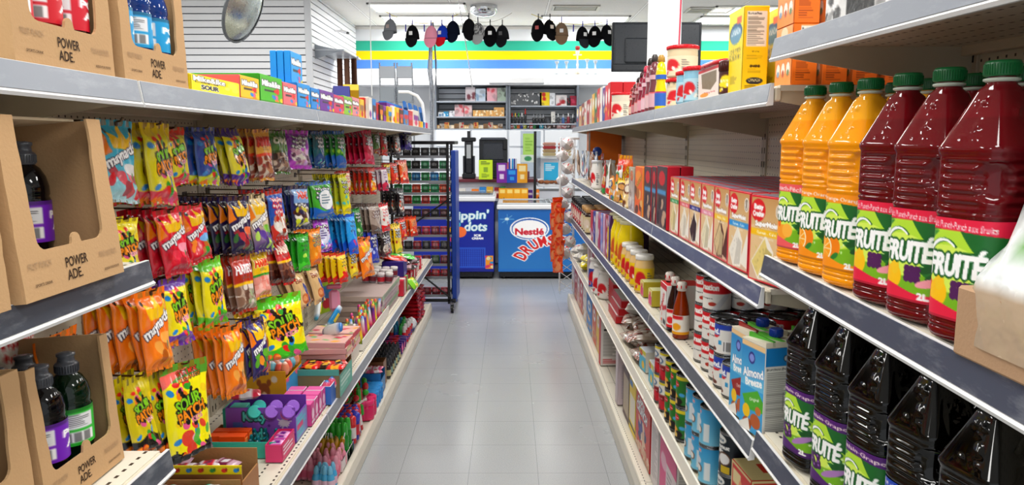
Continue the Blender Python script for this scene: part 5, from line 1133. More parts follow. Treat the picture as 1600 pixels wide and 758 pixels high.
# ================================================================ right side: cartons, tins, jars
XR = .548
ZB_, ZC_, ZDr, ZE_ = RZ['B'] + .004, RZ['C'] + .004, RZ['D'] + .004, RZ['E'] + .006
def rY(px, py, X=XR): return onX(px, py, X).y
def cv_cake(bar, slc, slc2='#f4f0e8', w=44):
    cv = Cv(w, 1.37, '#d3b080'); cv.grad(0, .5, '#c79c68', '#e3c99e'); cv.grad(.5, 1, '#e3c99e', '#d6b9a4'); cv.ell(.3, .55, .6, .3, '#e4c79c')
    cv.poly([(.62, .9), (.92, .5), (1, .66), (1, .95)], slc2); cv.poly([(.08, .78), (.48, .44), (.72, .62), (.66, .95), (.3, .97)], slc2); cv.poly([(.1, .78), (.46, .48), (.55, .6), (.3, .94)], slc)
    cv.poly([(.5, .58), (.68, .64), (.62, .92), (.34, .95)], C(slc) * .88); cv.blobs(16, [C(slc) * .9, C(slc) * .96], .02, (.2, .6, .55, .88), 3)
    cv.ell(.24, .17, .21, .18, '#d3202c'); cv.text('Betty', .25, .14, .26, '#fff', h=.1, bold=1); cv.text('Crocker', .25, .21, .32, '#fff', h=.08, bold=1)
    cv.ell(.84, .16, .11, .12, '#f0ebe2'); cv.ell(.84, .16, .085, .095, '#8a7a6a'); cv.ell(.84, .16, .07, .08, '#f0ebe2'); cv.rect(.81, .1, .87, .2, '#8a7a6a')
    cv.text('SuperMoist', .5, .33, .66, '#ffffff', h=.1, out='#9a6a3a', ow=1, bold=1); cv.rect(0, .385, 1, .455, bar); cv.text('Gateau - Cake', .5, .42, .55, '#fff', h=.05); cv.text('with real vanilla', .5, .48, .4, '#f4ead8', h=.035)
    cv.rect(0, 0, 1, .022, '#cc1f38'); cv.rect(0, 0, .04, 1, '#cc1f38'); cv.rect(.955, 0, 1, 1, '#cc1f38'); cv.rect(0, .975, 1, 1, '#cc1f38'); return cv
cside = Cv(20, 3.4, '#d8d4cc'); cside.rect(0, 0, .08, 1, '#cc1f38'); cside.lines(.2, .05, .9, .95, 34, '#8a867e')
ctop = Cv(40, .4, '#b83040'); ctop.rect(.04, .1, .96, .9, '#a87a80'); ctop.rect(.1, .2, .9, .8, '#8a8a98')
CK = [('#efc21a', '#e3d08a', 1143, 'yellow-banded'), ('#2f9ad8', '#efeae0', 0, 'blue-banded'), ('#efc83a', '#d9c49a', 0, 'gold-banded'), ('#e89ab0', '#e8e0c4', 0, 'pink-banded'), ('#2a2f86', '#3a1c20', 0, 'dark chocolate'), ('#e0707a', '#f0e8d8', 0, 'rose-banded'), ('#3a9a5a', '#e3d3a0', 0, 'green-banded')]
CKM = [carton(.138, .044, .192, cv_cake(b_, s_, '#f4efe4' if i != 2 else '#5a2c1e', 60 if i < 2 else 40), '#cc1f38', '#b82a3e', 'carton', cside, ctop).data('cake_mix_box') for i, (b_, s_, _, _) in enumerate(CK)]
ys = [rY(a, 430) for a in (1190, 1146, 1119, 1098, 1079, 1063, 1047)]
for i, y in enumerate(ys):
    for j in range(8 if i else 7):
        if i == 0 and j == 7: continue
        y_ = y + R.uniform(-.002, .002); first = j == 0
        put('cake_mix_box', CKM[i], (.555 + j * .0455 + (.0 if i else .004), y_ + (.012 * (i == 0)), ZB_), PI + (.22 if i == 0 and j == 0 else .06 if i == 1 and j == 0 else 0), '%s cake mix box, %s from the shelf edge' % (CK[i][3], ('first', 'second', 'third', 'fourth', 'fifth', 'sixth', 'seventh', 'eighth')[j]), 'carton', 'cake mix boxes, %s column' % CK[i][3])
def rbox(xl, xr, yt, name, label, cvf, side, z, depth=.06, X=XR, top=None, sidecv=None, cat='carton', group=None, n=1, rz=0., m='carton', yb=None):
    """carton on the right shelf whose front spans xl (far) .. xr (near)"""
    ya, yb_ = onX(xr, yt, X).y, onX(xl, yt, X).y; h = max(.03, onX(xr, yt, X).z - z); w = yb_ - ya - .002
    me = carton(w, depth, h, cvf, side, top, m, sidecv).data(name)
    for k in range(n):
        put(name, me, (X + k * (depth + .002), (ya + yb_) / 2, z), PI + rz, label + ('' if k == 0 else ', %s from the edge' % ORD[k + 1]), cat, group)
# shelf B, farther along: brownie packs, peanut candy packs, chips, clear packs
g = Cv(30, 1.7, '#4a3a40'); g.ell(.5, .2, .3, .2, '#c8202c'); g.rect(.1, .38, .9, .46, '#5a9ac8'); g.blobs(10, ['#2a1a1c', '#6a4a40', '#c8a890'], .12, (.1, .55, .9, .95), 2)
for k, (a, b_) in enumerate(((1007, 1018), (1019, 1026), (1027, 1043))):
    rbox(a, b_, 261, 'brownie_mix_box', 'dark brownie mix box, %s from the cake mixes' % ORD[3 - k], g, '#c01f38', ZB_, .045, n=2 if k == 2 else 1, top='#b82a3e', group='dark brownie mix boxes')
g = Cv(30, 1.7, '#e8701c'); g.ell(.4, .2, .3, .2, '#f4a040'); g.text('REESE', .5, .3, .7, '#f4d020', h=.14, out='#7a2a10', ow=1, rot=-.6); g.blobs(8, ['#b07038', '#6a3a1c', '#e8b878'], .14, (.1, .5, .9, .95), 2); g.rect(.9, 0, 1, 1, '#f4a81c')
rbox(993, 1006, 262, 'cookie_mix_box', 'orange cookie mix box beside the dark brownie mixes', g, '#e8801c', ZB_, .05, n=2, top='#f0902c')
g2 = Cv(26, 1.7, '#c8b8b0'); g2.blobs(14, ['#e8e0d8', '#a89080', '#d8c8bc'], .14, (0, .1, 1, 1), 4); g2.ell(.5, .2, .25, .2, '#d8302c')
rbox(983, 992, 262, 'baking_chip_bag', 'pale brown baking chip bag beside the orange cookie mix', g2, '#b8a89c', ZB_, .045, n=2, m='foil')
def pouch(cv, w, h, T, name='snack_bag', seed=3): return bag_mesh(name, cv, w, h, T, True, seed)
def stand(me, X, px, z, h, label, cat='bag', rz=0., sc=1., group=None, ry=0.):
    y = onX(px, 330, X).y; put(me.name.split('.')[0], me, (X, y, z + h * sc - .008 * sc), PI + rz, label, cat, group, sc=sc, ry=ry)
cvr = Cv(30, 1.4, '#f0701a'); cvr.rect(0, 0, 1, .08, '#f4b81c'); cvr.ell(.3, .25, .28, .2, '#d8281c'); cvr.text("REESE", .55, .45, .8, '#f4e020', h=.2, rot=-.6, out='#5a1a10', ow=1); cvr.blobs(5, ['#3a1c10', '#8a4a20'], .1, (.3, .6, .9, .95), 2)
stand(pouch(cvr, .16, .21, .05), .60, 978, ZB_, .21, 'orange candy pieces bag standing behind the chip bags', rz=.3, sc=1.15)
for k, (px, X, c1, c2, c3, h) in enumerate(((985, .57, '#e8d0a0', '#7a4a30', '#f0e8d8', .14), (975, .575, '#f0c83a', '#5a3a2a', '#e8b070', .13), (965, .565, '#f4f0ea', '#3a7a3a', '#e88a1c', .19), (958, .56, '#e8a040', '#3a5a8a', '#f4e8d0', .13), (953, .59, '#f4f4f0', '#2a8a3a', '#c83a2a', .21), (944, .575, '#c82a2c', '#e8e0d0', '#3a8a4a', .2), (969, .63, '#e8781c', '#f4f0e8', '#c86a1c', .24), (941, .65, '#c8282c', '#a81c24', '#e8c8a0', .23))):
    cvx = Cv(26, 1.4, c1); cvx.ell(.5, .35, .36, .24, c2); cvx.ell(.5, .35, .26, .15, c3); cvx.blobs(14, [c3, c2, '#c89a5a'], .1, (.05, .55, .95, .95), k)
    stand(pouch(cvx, .12, h, .05, seed=k), X, px, ZB_, h, 'bag of %s on the upper shelf, %s' % (('nut mix in pale brown', 'yellow snack', 'white and green snack', 'orange snack', 'white and green frozen-style snack', 'red and white snack', 'tall orange snack', 'tall red snack')[k], ('nearest the chip bags', 'at the edge beside the nut mix', 'with an orange stripe', 'behind the low edge', 'in the middle', 'beside the white jar', 'behind the others', 'behind the red and white bag')[k]), rz=R.uniform(-.2, .4))
def jar(name, label, px, z, X, r, h, body, lid, lab=None, lab2=None, lidh=.02, sq=2, n=3, gap=None, group=None, yy=None, word=None, necks=.84):
    """jar or tub with a lid part; n deep along the shelf"""
    y = onX(px, 400, X).y if yy is None else yy
    key = (name, r, h, str(body), str(lid), str(lab))
    if key not in _SG:
        b = MB(); b.lathe([(r * .9, 0), (r, .004), (r, h * .7), (r * necks, h * .86), (r * necks, h - lidh)], 26, body, 'gloss', sq=sq); lb = None
        if lab is not None:
            cv = Cv(60, .32, lab); 
            for q_ in (.25, .75):
                cv.ell(q_, .45, .09, .09, lab2 or '#c8202c'); cv.blobs(5, ['#f4f0e8', lab2 or '#333'], .02, (q_ - .1, .6, q_ + .1, .95), 3); cv.lines(q_ + .12, .2, q_ + .2, .9, 6, '#6a6a6a')
                if word: cv.text(word, q_, .42, .17, '#fff', bold=0)
            a = cv.px(); H, W = a.shape[:2]; th = np.linspace(0, 2 * PI, W); k = (np.abs(np.cos(th)) ** sq + np.abs(np.sin(th)) ** sq) ** (-1 / sq) * (r + .0006)
            lbm = MB(); lbm.grid(np.stack([np.broadcast_to(k * np.cos(th), (H, W)), np.broadcast_to(k * np.sin(th), (H, W)), np.repeat(np.linspace(h * .66, h * .06, H)[:, None], W, 1)], -1), a, 'carton', True); lb = lbm.data('wrap_label')
        c = MB(); c.lathe([(r * necks * .98, h - lidh), (r * necks + .003, h - lidh + .001), (r * necks + .003, h - .002), (r * necks, h)], 26, lid, 'plastic', sq=sq)
        for i in range(26): an = i / 26 * 2 * PI; kk = (abs(math.cos(an)) ** sq + abs(math.sin(an)) ** sq) ** (-1 / sq); c.box(((r * necks + .003) * math.cos(an) * kk, (r * necks + .003) * math.sin(an) * kk, h - lidh / 2), (.0014, .0014, lidh * .7), lid, 'plastic')
        _SG[key] = (b.data('body'), lb, c.data('lid'))
    me = _SG[key]
    for k in range(n):
        t = thing(name, label + ('' if k == 0 else ', %s from the shelf edge' % ORD[k + 1]), 'jar' if 'jar' in name else 'tub', (X + k * (gap or r * 2.08), y + R.uniform(-.003, .003), z), R.uniform(2.1, 2.6), group or label)
        put('body', me[0], parent=t); put('lid', me[2], parent=t)
        if me[1]: put('wrap_label', me[1], parent=t)
jar('plastic_jar', 'white jar with a red label among the snack bags', 931, ZB_, .58, .04, .19, '#eceae6', '#d8d8dc', '#f0ece8', '#c8202c', n=2)
q = random.Random(9)
for k in range(14):
    px = 898 + k * 2.3; c = ['#e0d8cc', '#d8b83a', '#b8c0cc', '#c8b09a', '#e8e4dc', '#a87a5a', '#8a9ab0'][k % 7]
    cvx = Cv(12, 1.8, c); cvx.blobs(4, ['#ffffff', '#c8403a', '#6a5a4a'], .14, seed=k)
    y = onX(px, 280, .56).y; put('hanging_packet', bag_mesh('hanging_packet', cvx, .10, .2, .025, False, k) if k < 7 else bpy.data.objects['hanging_packet.%03d' % (k - 7) if k > 7 else 'hanging_packet'].data, (.555 + (k % 3) * .02, y, ZB_ + .235), PI, 'clear snack packet in the wire rack at the freezer end, %s from the white jar' % ORD[14 - k], 'packet', 'clear packets at the freezer end')
put('blue_ball', MB().ball((0, 0, 0), .035, '#2a4a9a', 'gloss', 16), (.64, onX(929, 240, .62).y, ZB_ + .24), 0, 'small blue lid showing above the white jar', 'lid')
# ---- shelf C
# evaporated milk tins, brand milk tins, ketchup bottles, drink cartons, boxes
def tin_cv(kind):
    cv = Cv(110, .42, '#e9e7e2')
    if kind == 'carn':
        cv.rect(0, 0, 1, .42, '#c8202c'); cv.text('Carnation', .25, .2, .3, '#f8f4f0', h=.09, bold=1); cv.text('Carnation', .75, .2, .3, '#f8f4f0', h=.09, bold=1)
        for q_ in (.25, .75): cv.text('Lait evapore', q_, .6, .16, '#4a4a4a'); cv.ell(q_ + .08, .8, .05, .03, '#b03a2a')
        cv.poly([(.48, .42), (.56, .42), (.40, 1), (.32, 1)], '#d4d4d6'); cv.poly([(.98, .42), (1, .42), (.92, 1), (.84, 1)], '#d4d4d6')
    elif kind == 'eagle':
        cv.rect(0, 0, 1, .18, '#2a4aa8')
        for q_ in (.2, .7):
            cv.rect(q_ - .14, .08, q_ + .12, .38, '#2a4aa8'); cv.text('Brand.', q_, .26, .22, '#ffffff', h=.07, bold=1); cv.poly([(q_ - .1, .42), (q_ + .12, .38), (q_ + .08, .48), (q_ - .08, .5)], '#c82a34')
            cv.rect(q_ + .16, .55, q_ + .25, .92, '#ffffff')
            for i in range(7): cv.rect(q_ + .165 + i * .012, .58, q_ + .17 + i * .012, .9, '#222')
            cv.rect(q_ + .1, .55, q_ + .14, .7, '#3a9ac8'); cv.ell(q_ - .06, .8, .07, .05, '#8a4a30'); cv.ell(q_ + .02, .88, .05, .03, '#6a3020')
    elif kind == 'green':
        cv = Cv(80, .5, '#2f7d2f'); cv.rect(0, 0, 1, .12, '#e8d83a')
        for q_ in (.25, .75): cv.ell(q_, .28, .07, .05, '#c8202c'); cv.text('Del Monte', q_, .28, .12, '#f8e8e0'); cv.ell(q_ - .04, .72, .09, .07, '#e8a83a'); cv.ell(q_ + .06, .82, .07, .06, '#241410'); cv.ell(q_ - .02, .86, .06, .05, '#f0cf7a'); cv.ell(q_ + .12, .6, .05, .03, '#5ab0e0')
        cv.rect(0, .93, 1, 1, '#1a1a14')
    elif kind == 'red':
        cv = Cv(60, .5, '#8a1f24'); cv.rect(0, 0, 1, .45, '#f0ede4'); cv.rect(0, .0, 1, .1, '#e0d03a')
        for q_ in (.25, .75): cv.ell(q_, .3, .08, .06, '#2a5a8a'); cv.ell(q_, .3, .05, .04, '#e8e8e8'); cv.text('CHERRY', q_, .6, .18, '#fff'); cv.blobs(5, ['#c8283a', '#a81c2c'], .05, (q_ - .1, .7, q_ + .1, .95), 3)
    elif kind == 'coco':
        cv = Cv(80, .5, '#4fb4dc'); cv.grad(0, 1, '#3f9fd0', '#8fd0e8')
        for q_ in (.2, .7): cv.text('GRACE', q_, .12, .12, '#c8202c', out='#fff', ow=1); cv.ell(q_, .4, .07, .05, '#e8e8f0'); cv.ell(q_ + .02, .62, .07, .06, '#7a4a2c'); cv.ell(q_ + .02, .62, .05, .045, '#f4f4f0'); cv.ell(q_ - .06, .85, .08, .04, '#3f8a3a'); cv.rect(q_ + .12, .4, q_ + .2, .9, '#e8eef0')
    elif kind == 'cocod':
        cv = Cv(110, .5, '#10202c')
        for q_ in (.25, .75):
            cv.ell(q_, .14, .11, .06, '#e8e8e4'); cv.text('Grace', q_, .14, .16, '#1a3a5a'); cv.text('Coconut', q_, .32, .3, '#f0f0ee', h=.05, bold=1); cv.text('Milk', q_, .44, .14, '#f0f0ee', h=.05, bold=1)
            cv.ell(q_ - .08, .7, .09, .09, '#5a3a24'); cv.ell(q_ - .08, .7, .075, .075, '#f4f2ee'); cv.ell(q_ + .08, .62, .09, .09, '#5a3a24', .4); cv.ell(q_ + .08, .62, .075, .07, '#e8e8e8'); cv.rect(q_ + .04, .8, q_ + .16, .98, '#c8b02a'); cv.ell(q_ - .1, .92, .06, .03, '#4a9ac0')
    return cv
def tin_me(kind, r, h):
    k = ('tin', kind, r, h)
    if k not in _SG:
        b = MB(); b.lathe([(r * .97, 0), (r, .001), (r, .004), (r * .975, .006), (r * .975, h - .006), (r, h - .004), (r, h - .001), (r * .97, h), (r * .95, h - .001), (r * .94, h - .005), (r * .7, h - .005), (r * .68, h - .004), (r * .45, h - .004), (r * .43, h - .005), (.001, h - .005)], 30, '#8f9296', 'metal')
        a = tin_cv(kind).px(); H, W = a.shape[:2]; th = np.linspace(-PI, PI, W); rr = r * .982
        l = MB(); l.grid(np.stack([np.broadcast_to(rr * np.cos(th), (H, W)), np.broadcast_to(rr * np.sin(th), (H, W)), np.repeat(np.linspace(h - .005, .005, H)[:, None], W, 1)], -1), a, 'carton', True)
        c = MB()
        for i in range(3): c.lathe([(r * (.9 - i * .2), h - .0045), (r * (.88 - i * .2), h - .0035), (r * (.86 - i * .2), h - .0045)], 24, '#6f7276', 'metal', cap=False)
        _SG[k] = (b.data('can_body'), l.data('wrap_label'), c.data('lid_rings'))
    return _SG[k]
def tin(kind, r, h, X, y, z, label, group, yaw=.6, nd=3, lv=1):
    me = tin_me(kind, r, h)
    for j in range(nd):
        for v in range(lv):
            t = thing('food_can', label + ('' if j == 0 else ', %s from the edge' % ORD[j + 1]) + ('' if lv == 1 else ', ' + ('lower', 'upper', 'top')[v]), 'can', (X + j * r * 2.03, y + R.uniform(-.003, .003), z + v * (h + .0005)), PI * 1.5 + yaw - .5 + R.uniform(-.12, .12), group)
            put('can_body', me[0], parent=t); put('wrap_label', me[1], parent=t); put('lid', me[2], parent=t)
r = .0365
# big red-topped pair stack and the blue-banded milk tins
pA = onX(1139, 478, .585); tin('eagle', .040, .088, .59, pA.y, ZC_ + .09, 'white milk can with blue band, raised nearest the carton', 'blue-banded milk cans', .75, 2); tin('eagle', .040, .088, .59, pA.y, ZC_, 'white milk can with blue band, bottom of the near stack', 'blue-banded milk cans', .75, 2)
tin('carn', .040, .088, .595, pA.y + .15, ZC_, 'red and white milk can stack, nearer column', 'red and white milk cans', .9, 4, 3)
tin('carn', .040, .088, .595, pA.y + .235, ZC_, 'red and white milk can stack, farther column', 'red and white milk cans', .9, 4, 3)
tin('eagle', .040, .088, .59, pA.y - .085, ZC_, 'white milk can with blue band, low beside the brown box', 'blue-banded milk cans', .6, 3)
tin('carn', .040, .088, .595, pA.y + .068, ZC_, 'red and white milk can stack behind the blue-banded cans', 'red and white milk cans', .9, 4, 2)
def sauce(px, label, c, lc, X=.575):
    y = onX(px, 500, X).y
    k = ('sauce', c)
    if k not in _SG:
        b = MB(); b.lathe([(.026, 0), (.028, .004), (.028, .08), (.024, .11), (.014, .15), (.012, .17)], 20, c, 'liquid'); cvl = Cv(50, .5, '#f0ece4')
        for q_ in (.25, .75): cvl.ell(q_, .6, .09, .09, lc); cvl.rect(q_ - .12, .05, q_ + .12, .22, '#c8202c')
        cvl.rect(0, .85, 1, 1, lc); a = cvl.px(); H, W = a.shape[:2]; th = np.linspace(0, 2 * PI, W); l = MB(); l.grid(np.stack([np.broadcast_to(.0286 * np.cos(th), (H, W)), np.broadcast_to(.0286 * np.sin(th), (H, W)), np.repeat(np.linspace(.08, .015, H)[:, None], W, 1)], -1), a, 'carton', True)
        d = MB(); d.lathe([(.0135, .16), (.0165, .162), (.0165, .186), (.012, .19)], 18, '#e8e0d8'); 
        for i in range(6): d.box((.0167 * math.cos(i), .0167 * math.sin(i), .175), (.003, .003, .01), '#c8202c')
        _SG[k] = (b.data('body'), l.data('wrap_label'), d.data('cap'))
    for j in range(1):
        t = thing('syrup_bottle', label + ('' if j == 0 else ', %s from the edge' % ORD[j + 1]), 'bottle', (X + j * .06, y, ZC_), 2.36, 'syrup bottles')
        for nme, m_ in zip(('body', 'wrap_label', 'cap'), _SG[k]): put(nme, m_, parent=t)
sauce(1064, 'amber syrup bottle with a checked cap', '#8a3408', '#e8a81c'); sauce(1054, 'dark strawberry syrup bottle with checked cap, middle one', '#2a0a0c', '#d8323a'); sauce(1045, 'dark syrup bottle with checked cap beside the milk powder', '#1c0708', '#e05a3a')
g = Cv(24, 1.8, '#f0ede8'); g.rect(.0, 0, 1, .14, '#c8202c'); g.text('Milk', .5, .35, .6, '#c8202c', rot=-1.2); g.poly([(0, .6), (1, .45), (1, .55), (0, .72)], '#c8303a'); g.rect(.5, .82, .9, .93, '#222')
rbox(1032, 1042, 447, 'milk_carton', 'white and red carton beside the syrup bottles', g, '#e8e6e2', ZC_, .06, n=3, top='#c8202c')
# small brown box with pink cartons
y = onX(1150, 590, .575).y
b = MB(); b.box((.11, .0, .001), (.22, .1, .003), '#a87a50', 'cardboard'); 
for (cx, cy, sx, sy, h_) in ((.0, 0, .003, .1, .03), (.22, 0, .003, .1, .11), (.11, .05, .22, .003, .11), (.11, -.05, .22, .003, .11)): b.box((cx, cy, h_ / 2), (sx, sy, h_), '#a5764c', 'cardboard')
put('cardboard_tray', b, (.585, y, ZC_), 0, 'small brown tray of pink cartons beside the drink cartons', 'box')
cvp = Cv(16, 1.6, '#d8408a'); cvp.rect(.2, .3, .9, .9, '#f0ece8'); cvp.lines(.3, .35, .8, .85, 8, '#8a8a8a')
pm = carton(.044, .03, .068, cvp, '#ece8e4', '#c82a3c', 'carton', Cv(10, 2., '#eeeae6').lines(.2, .2, .8, .9, 8, '#888')).data('small_carton')
for j in range(5):
    for i in range(2):
        for v in range(2): put('small_carton', pm, (.588 + j * .031, y - .023 + i * .046, ZC_ + .004 + v * .0685), PI, 'small pink and white carton in the brown tray, %s row, %s, %s' % (ORD[j + 1], ('near side', 'far side')[i], ('bottom', 'top')[v]), 'carton', 'small pink cartons')
# almond drink cartons
def almond(label, x, y, cb, word2, rz=0.):
    k = ('alm', cb)
    if k not in _SG:
        cv = Cv(60, 2.1, '#4aa8d8'); cv.grad(0, .5, '#2f86c0', '#7cc4e4'); cv.ell(.45, .17, .14, .14, '#3a3f8a'); cv.ell(.45, .17, .1, .09, '#8a9ad8'); cv.text('Almond', .52, .33, .86, '#ffffff', h=.2, bold=1, out='#2a5a9a', ow=1, rot=-.15); cv.text('Breeze', .56, .43, .7, '#ffffff', h=.17, bold=1, rot=-.15)
        cv.poly([(.1, .62), (.75, .5), (1, .6), (1, .72), (.3, .76)], cb); cv.text(word2, .62, .62, .4, '#fff', h=.09, rot=-.2); cv.ell(.3, .78, .16, .16, '#f0c82a'); cv.ell(.7, .85, .22, .17, '#b8683a'); cv.ell(.35, .92, .2, .15, '#a85a2c'); cv.ell(.8, .72, .12, .1, '#c8803f'); cv.poly([(0, .95), (.4, .85), (.5, 1), (0, 1)], '#f2efe8'); cv.rect(0, 0, 1, .06, '#e8c89a')
        sd = Cv(54, 2.2, '#2a8ac8'); sd.rect(0, .2, 1, 1, '#e6e4e0'); sd.ell(.55, .12, .08, .08, '#2c3a44'); sd.ell(.55, .12, .06, .06, '#c8ccd0'); sd.text('Nutrition Facts', .35, .235, .6, '#222', h=.05); sd.lines(.06, .27, .94, .95, 34, '#8c8a88'); sd.rect(.5, .5, .52, .7, '#777')
        H = .208; b = MB(); w = .094; d = .094
        b.box((-d / 2, 0, H / 2), (d, w, H), '#e6e4e0', 'carton', .002); face(b, cv, w - .002, H - .002, (.0007, -w / 2 + .001, H - .001), (0, 1, 0), (0, 0, -1)); face(b, sd, d - .002, H - .002, (-.001, w / 2 + .0007, H - .001), (-1, 0, 0), (0, 0, -1)); face(b, sd, d - .002, H - .002, (-d + .001, -w / 2 - .0007, H - .001), (1, 0, 0), (0, 0, -1))
        b.prism([(-w / 2, H), (w / 2, H), (w / 2, H + .012), (-w / 2, H + .003)], d, '#e8e2d0', 'carton', 'x', -d); b.box((-.02, .0, H + .008), (.006, w, .012), cb, 'carton'); b.box((-.045, 0, H + .008), (.012, w * .98, .008), '#6cc04a', 'carton')
        c = MB(); c.lathe([(.013, 0), (.0145, .001), (.0145, .016), (.013, .018)], 24, '#1f48a0'); 
        for i in range(24): c.box((.0145 * math.cos(i * .2618), .0145 * math.sin(i * .2618), .009), (.001, .001, .014), '#1f48a0')
        _SG[k] = (b.data('carton_body'), c.data('screw_cap'))
    t = thing('drink_carton', label, 'carton', (x, y, ZC_), PI + rz, 'almond drink cartons'); put('carton_body', _SG[k][0], parent=t); c = put('screw_cap', _SG[k][1], (-.055, .0, .220), parent=t); c['label'] = 'blue screw cap'
pa = onZ(1191, 684, ZC_)
yA = onX(1180, 650, .565).y
almond('almond drink carton with green flash at the shelf end', .545, 1.605, '#5aae3a', 'Original', .24); almond('almond drink carton with brown flash past the green one', .545, 1.705, '#9a2a24', 'Chocolate', .12)
almond('almond drink carton standing deeper, behind the green one', .655, 1.66, '#5aae3b', 'Original', .1)
# snack pack boxes, yellow lids
def minibox(px, label, col, X=.565):
    y = onX(px, 450, X).y; cvm = Cv(20, 1., '#f0e8a0'); cvm.rect(.1, .4, .9, .95, '#d84a8a'); cvm.ell(.5, .3, .2, .15, '#c83a2a')
    put('dessert_box', carton(.075, .16, .065, cvm, '#b8a83a', '#d8d8a8').data('dessert_box'), (X, y, ZC_), PI, label, 'carton', 'yellow and pink dessert boxes')
minibox(1016, 'yellow and pink dessert box, nearer of two', 0); minibox(1003, 'yellow and pink dessert box, farther of two', 0)
yj = [onX(p_, 400, .575).y for p_ in (1002, 993.5, 986, 979.5)]
for k, y in enumerate(yj): jar('spread_jar', 'white-lidded malt drink jar, %s from the dessert boxes' % ORD[k + 1], 0, ZC_, .59, .043, .165, '#e8c890', '#f0eeea', '#e8c91a', '#c8202c', .022, n=1, yy=y, group='white-lidded jars')
yj = [onX(p_, 400, .575).y for p_ in (974, 968, 962.5, 957)]
for k, y in enumerate(yj): jar('powder_tub', 'yellow drink powder tub, %s from the white-lidded jars' % ORD[k + 1], 0, ZC_, .61, .06, .262, '#f0d81a', '#e9e4c0', '#efd61a', '#c8602c', .02, n=1, yy=y, group='yellow drink powder tubs', necks=.8, sq=2.6)
q = random.Random(4)
for k in range(8):
    c = ['#c8202c', '#3a4aa0', '#e8e4e0', '#b83a6a', '#8a9ad8', '#d8b0c8', '#a82030', '#5a2a6a'][k]; cvx = Cv(14, 2., c); cvx.blobs(5, ['#fff', '#c8b0d8', '#e8a0b0'], .15, seed=k)
    rbox(923 + k * 3.9, 926.4 + k * 3.9, 331 + k * 1.0, 'tea_box', 'upright drink mix box, %s from the yellow tubs' % ORD[8 - k], cvx, c, ZC_, .07, n=3, group='upright drink mix boxes')
for k in range(9):
    jar('coffee_jar', 'dark coffee jar, %s from the drink mix boxes' % ORD[9 - k], 899 + k * 2.9, ZC_, .58, .043, .185, '#3a2018', '#1c1a1a' if k < 6 else '#c8a06a', '#b8303a' if k < 6 else '#d8c8a0', '#e8d8c8', .035, n=4, group='coffee jars')
# ---- shelf D
def facing(kind, r, h, xs, z, X, lab, grp, lv=2, nd=4, yaw=.7):
    for k, px in enumerate(xs): tin(kind, r, h, X, onX(px, 600, X).y, z, '%s, column %s' % (lab, ORD[k + 1]), grp, yaw, nd, lv)
facing('cocod', .0375, .111, (1151,), ZDr, .575, 'dark coconut milk can at the shop-front end', 'dark coconut milk cans', 2, 3, .55)
facing('coco', .0365, .111, (1116, 1103, 1091), ZDr, .57, 'light blue coconut milk can', 'light blue coconut milk cans', 2, 4)
facing('green', .0355, .108, (1074, 1064, 1055), ZDr, .57, 'green fruit can with yellow band', 'green fruit cans', 2, 4)
facing('red', .0355, .108, (1045, 1037), ZDr, .57, 'red and white cherry can', 'cherry cans', 2, 4)
for k, px in enumerate((1022, 1008)):
    cvx = Cv(30, 1.1, '#e8e4dc'); cvx.rect(0, 0, 1, .2, '#d8d03a'); cvx.rect(0, .3, 1, 1, '#5fc0dc'); cvx.ell(.3, .2, .2, .14, '#c82a2c'); cvx.text('Dole', .3, .2, .3, '#f4e83a'); cvx.ell(.6, .7, .2, .2, '#f0c83a')
    y = onX(px, 570, .57).y; put('fruit_cup_box', carton(.095, .17, .088, cvx, '#e4e2d8', '#dfe4ea').data('fruit_cup_box'), (.558, y, ZDr), PI + .1 * k, 'white and blue fruit cup box, %s the cherry cans' % ('beside', 'one past')[k], 'carton')
def lump(name, cols, sx, sy, sz, seed):
    q = np.random.RandomState(seed); b = MB(); H, W = 22, 30; u = np.linspace(-1, 1, W)[None, :]; v = np.linspace(-1, 1, H)[:, None]; e = (np.clip(1 - np.abs(u) ** 3, 0, 1) * np.clip(1 - np.abs(v) ** 3, 0, 1)) ** .5
    z = .5 + .5 * e * (1 + .14 * np.sin(u * 7 + seed) * np.sin(v * 8)) ; P = np.stack(np.broadcast_arrays(u * sx / 2, v * sy / 2, z * sz + 0 * u), -1); cc = np.empty((H, W, 3)); cc[:] = C(cols[0])
    for _ in range(int(70)):
        i, j = q.randint(1, H - 1), q.randint(1, W - 1); cc[max(0, i - 1):i + 2, max(0, j - 1):j + 2] = C(cols[q.randint(len(cols))])
    b.grid(P, cc, 'foil', True, flip=True); P2 = P.copy(); P2[..., 2] = sz * (.5 - .5 * e); b.grid(P2, C(cols[0]) * .8, 'foil', True); return b.data(name)
lm = lump('nut_bag', ['#b8a898', '#8a4a30', '#d8ccc0', '#6a2a20', '#c8384a', '#e8e0d8'], .24, .16, .05, 3)
for k in range(9):
    put('nut_bag', lm, (.66 + (k % 2) * .03, onX(1010 - (k % 3) * 9, 540, .6).y + .05 * (k % 2), ZDr + (k // 3) * .042), R.uniform(-.3, .3), 'clear bag of dried fruit and nuts, %s in the %s layer' % (ORD[k % 3 + 1], ('bottom', 'middle', 'top')[k // 3]), 'bag', 'heaped bags of dried fruit')
put('flour_bag', lump('flour_bag', ['#ece9e4', '#f2f0ec', '#e4e0d8', '#e8e6e2'], .20, .13, .07, 5), (.66, onX(992, 500, .6).y, ZDr + .13), -.3, 'white paper bag with a blue end lying on the heap', 'bag')
put('blue_bag_end', lump('rice_bag', ['#3a8ac8', '#5aa0d8', '#b8d8ec'], .05, .12, .068, 6), (.775, onX(992, 500, .6).y - .02, ZDr + .132), -.3, 'small blue packet touching the white paper bag', 'bag')
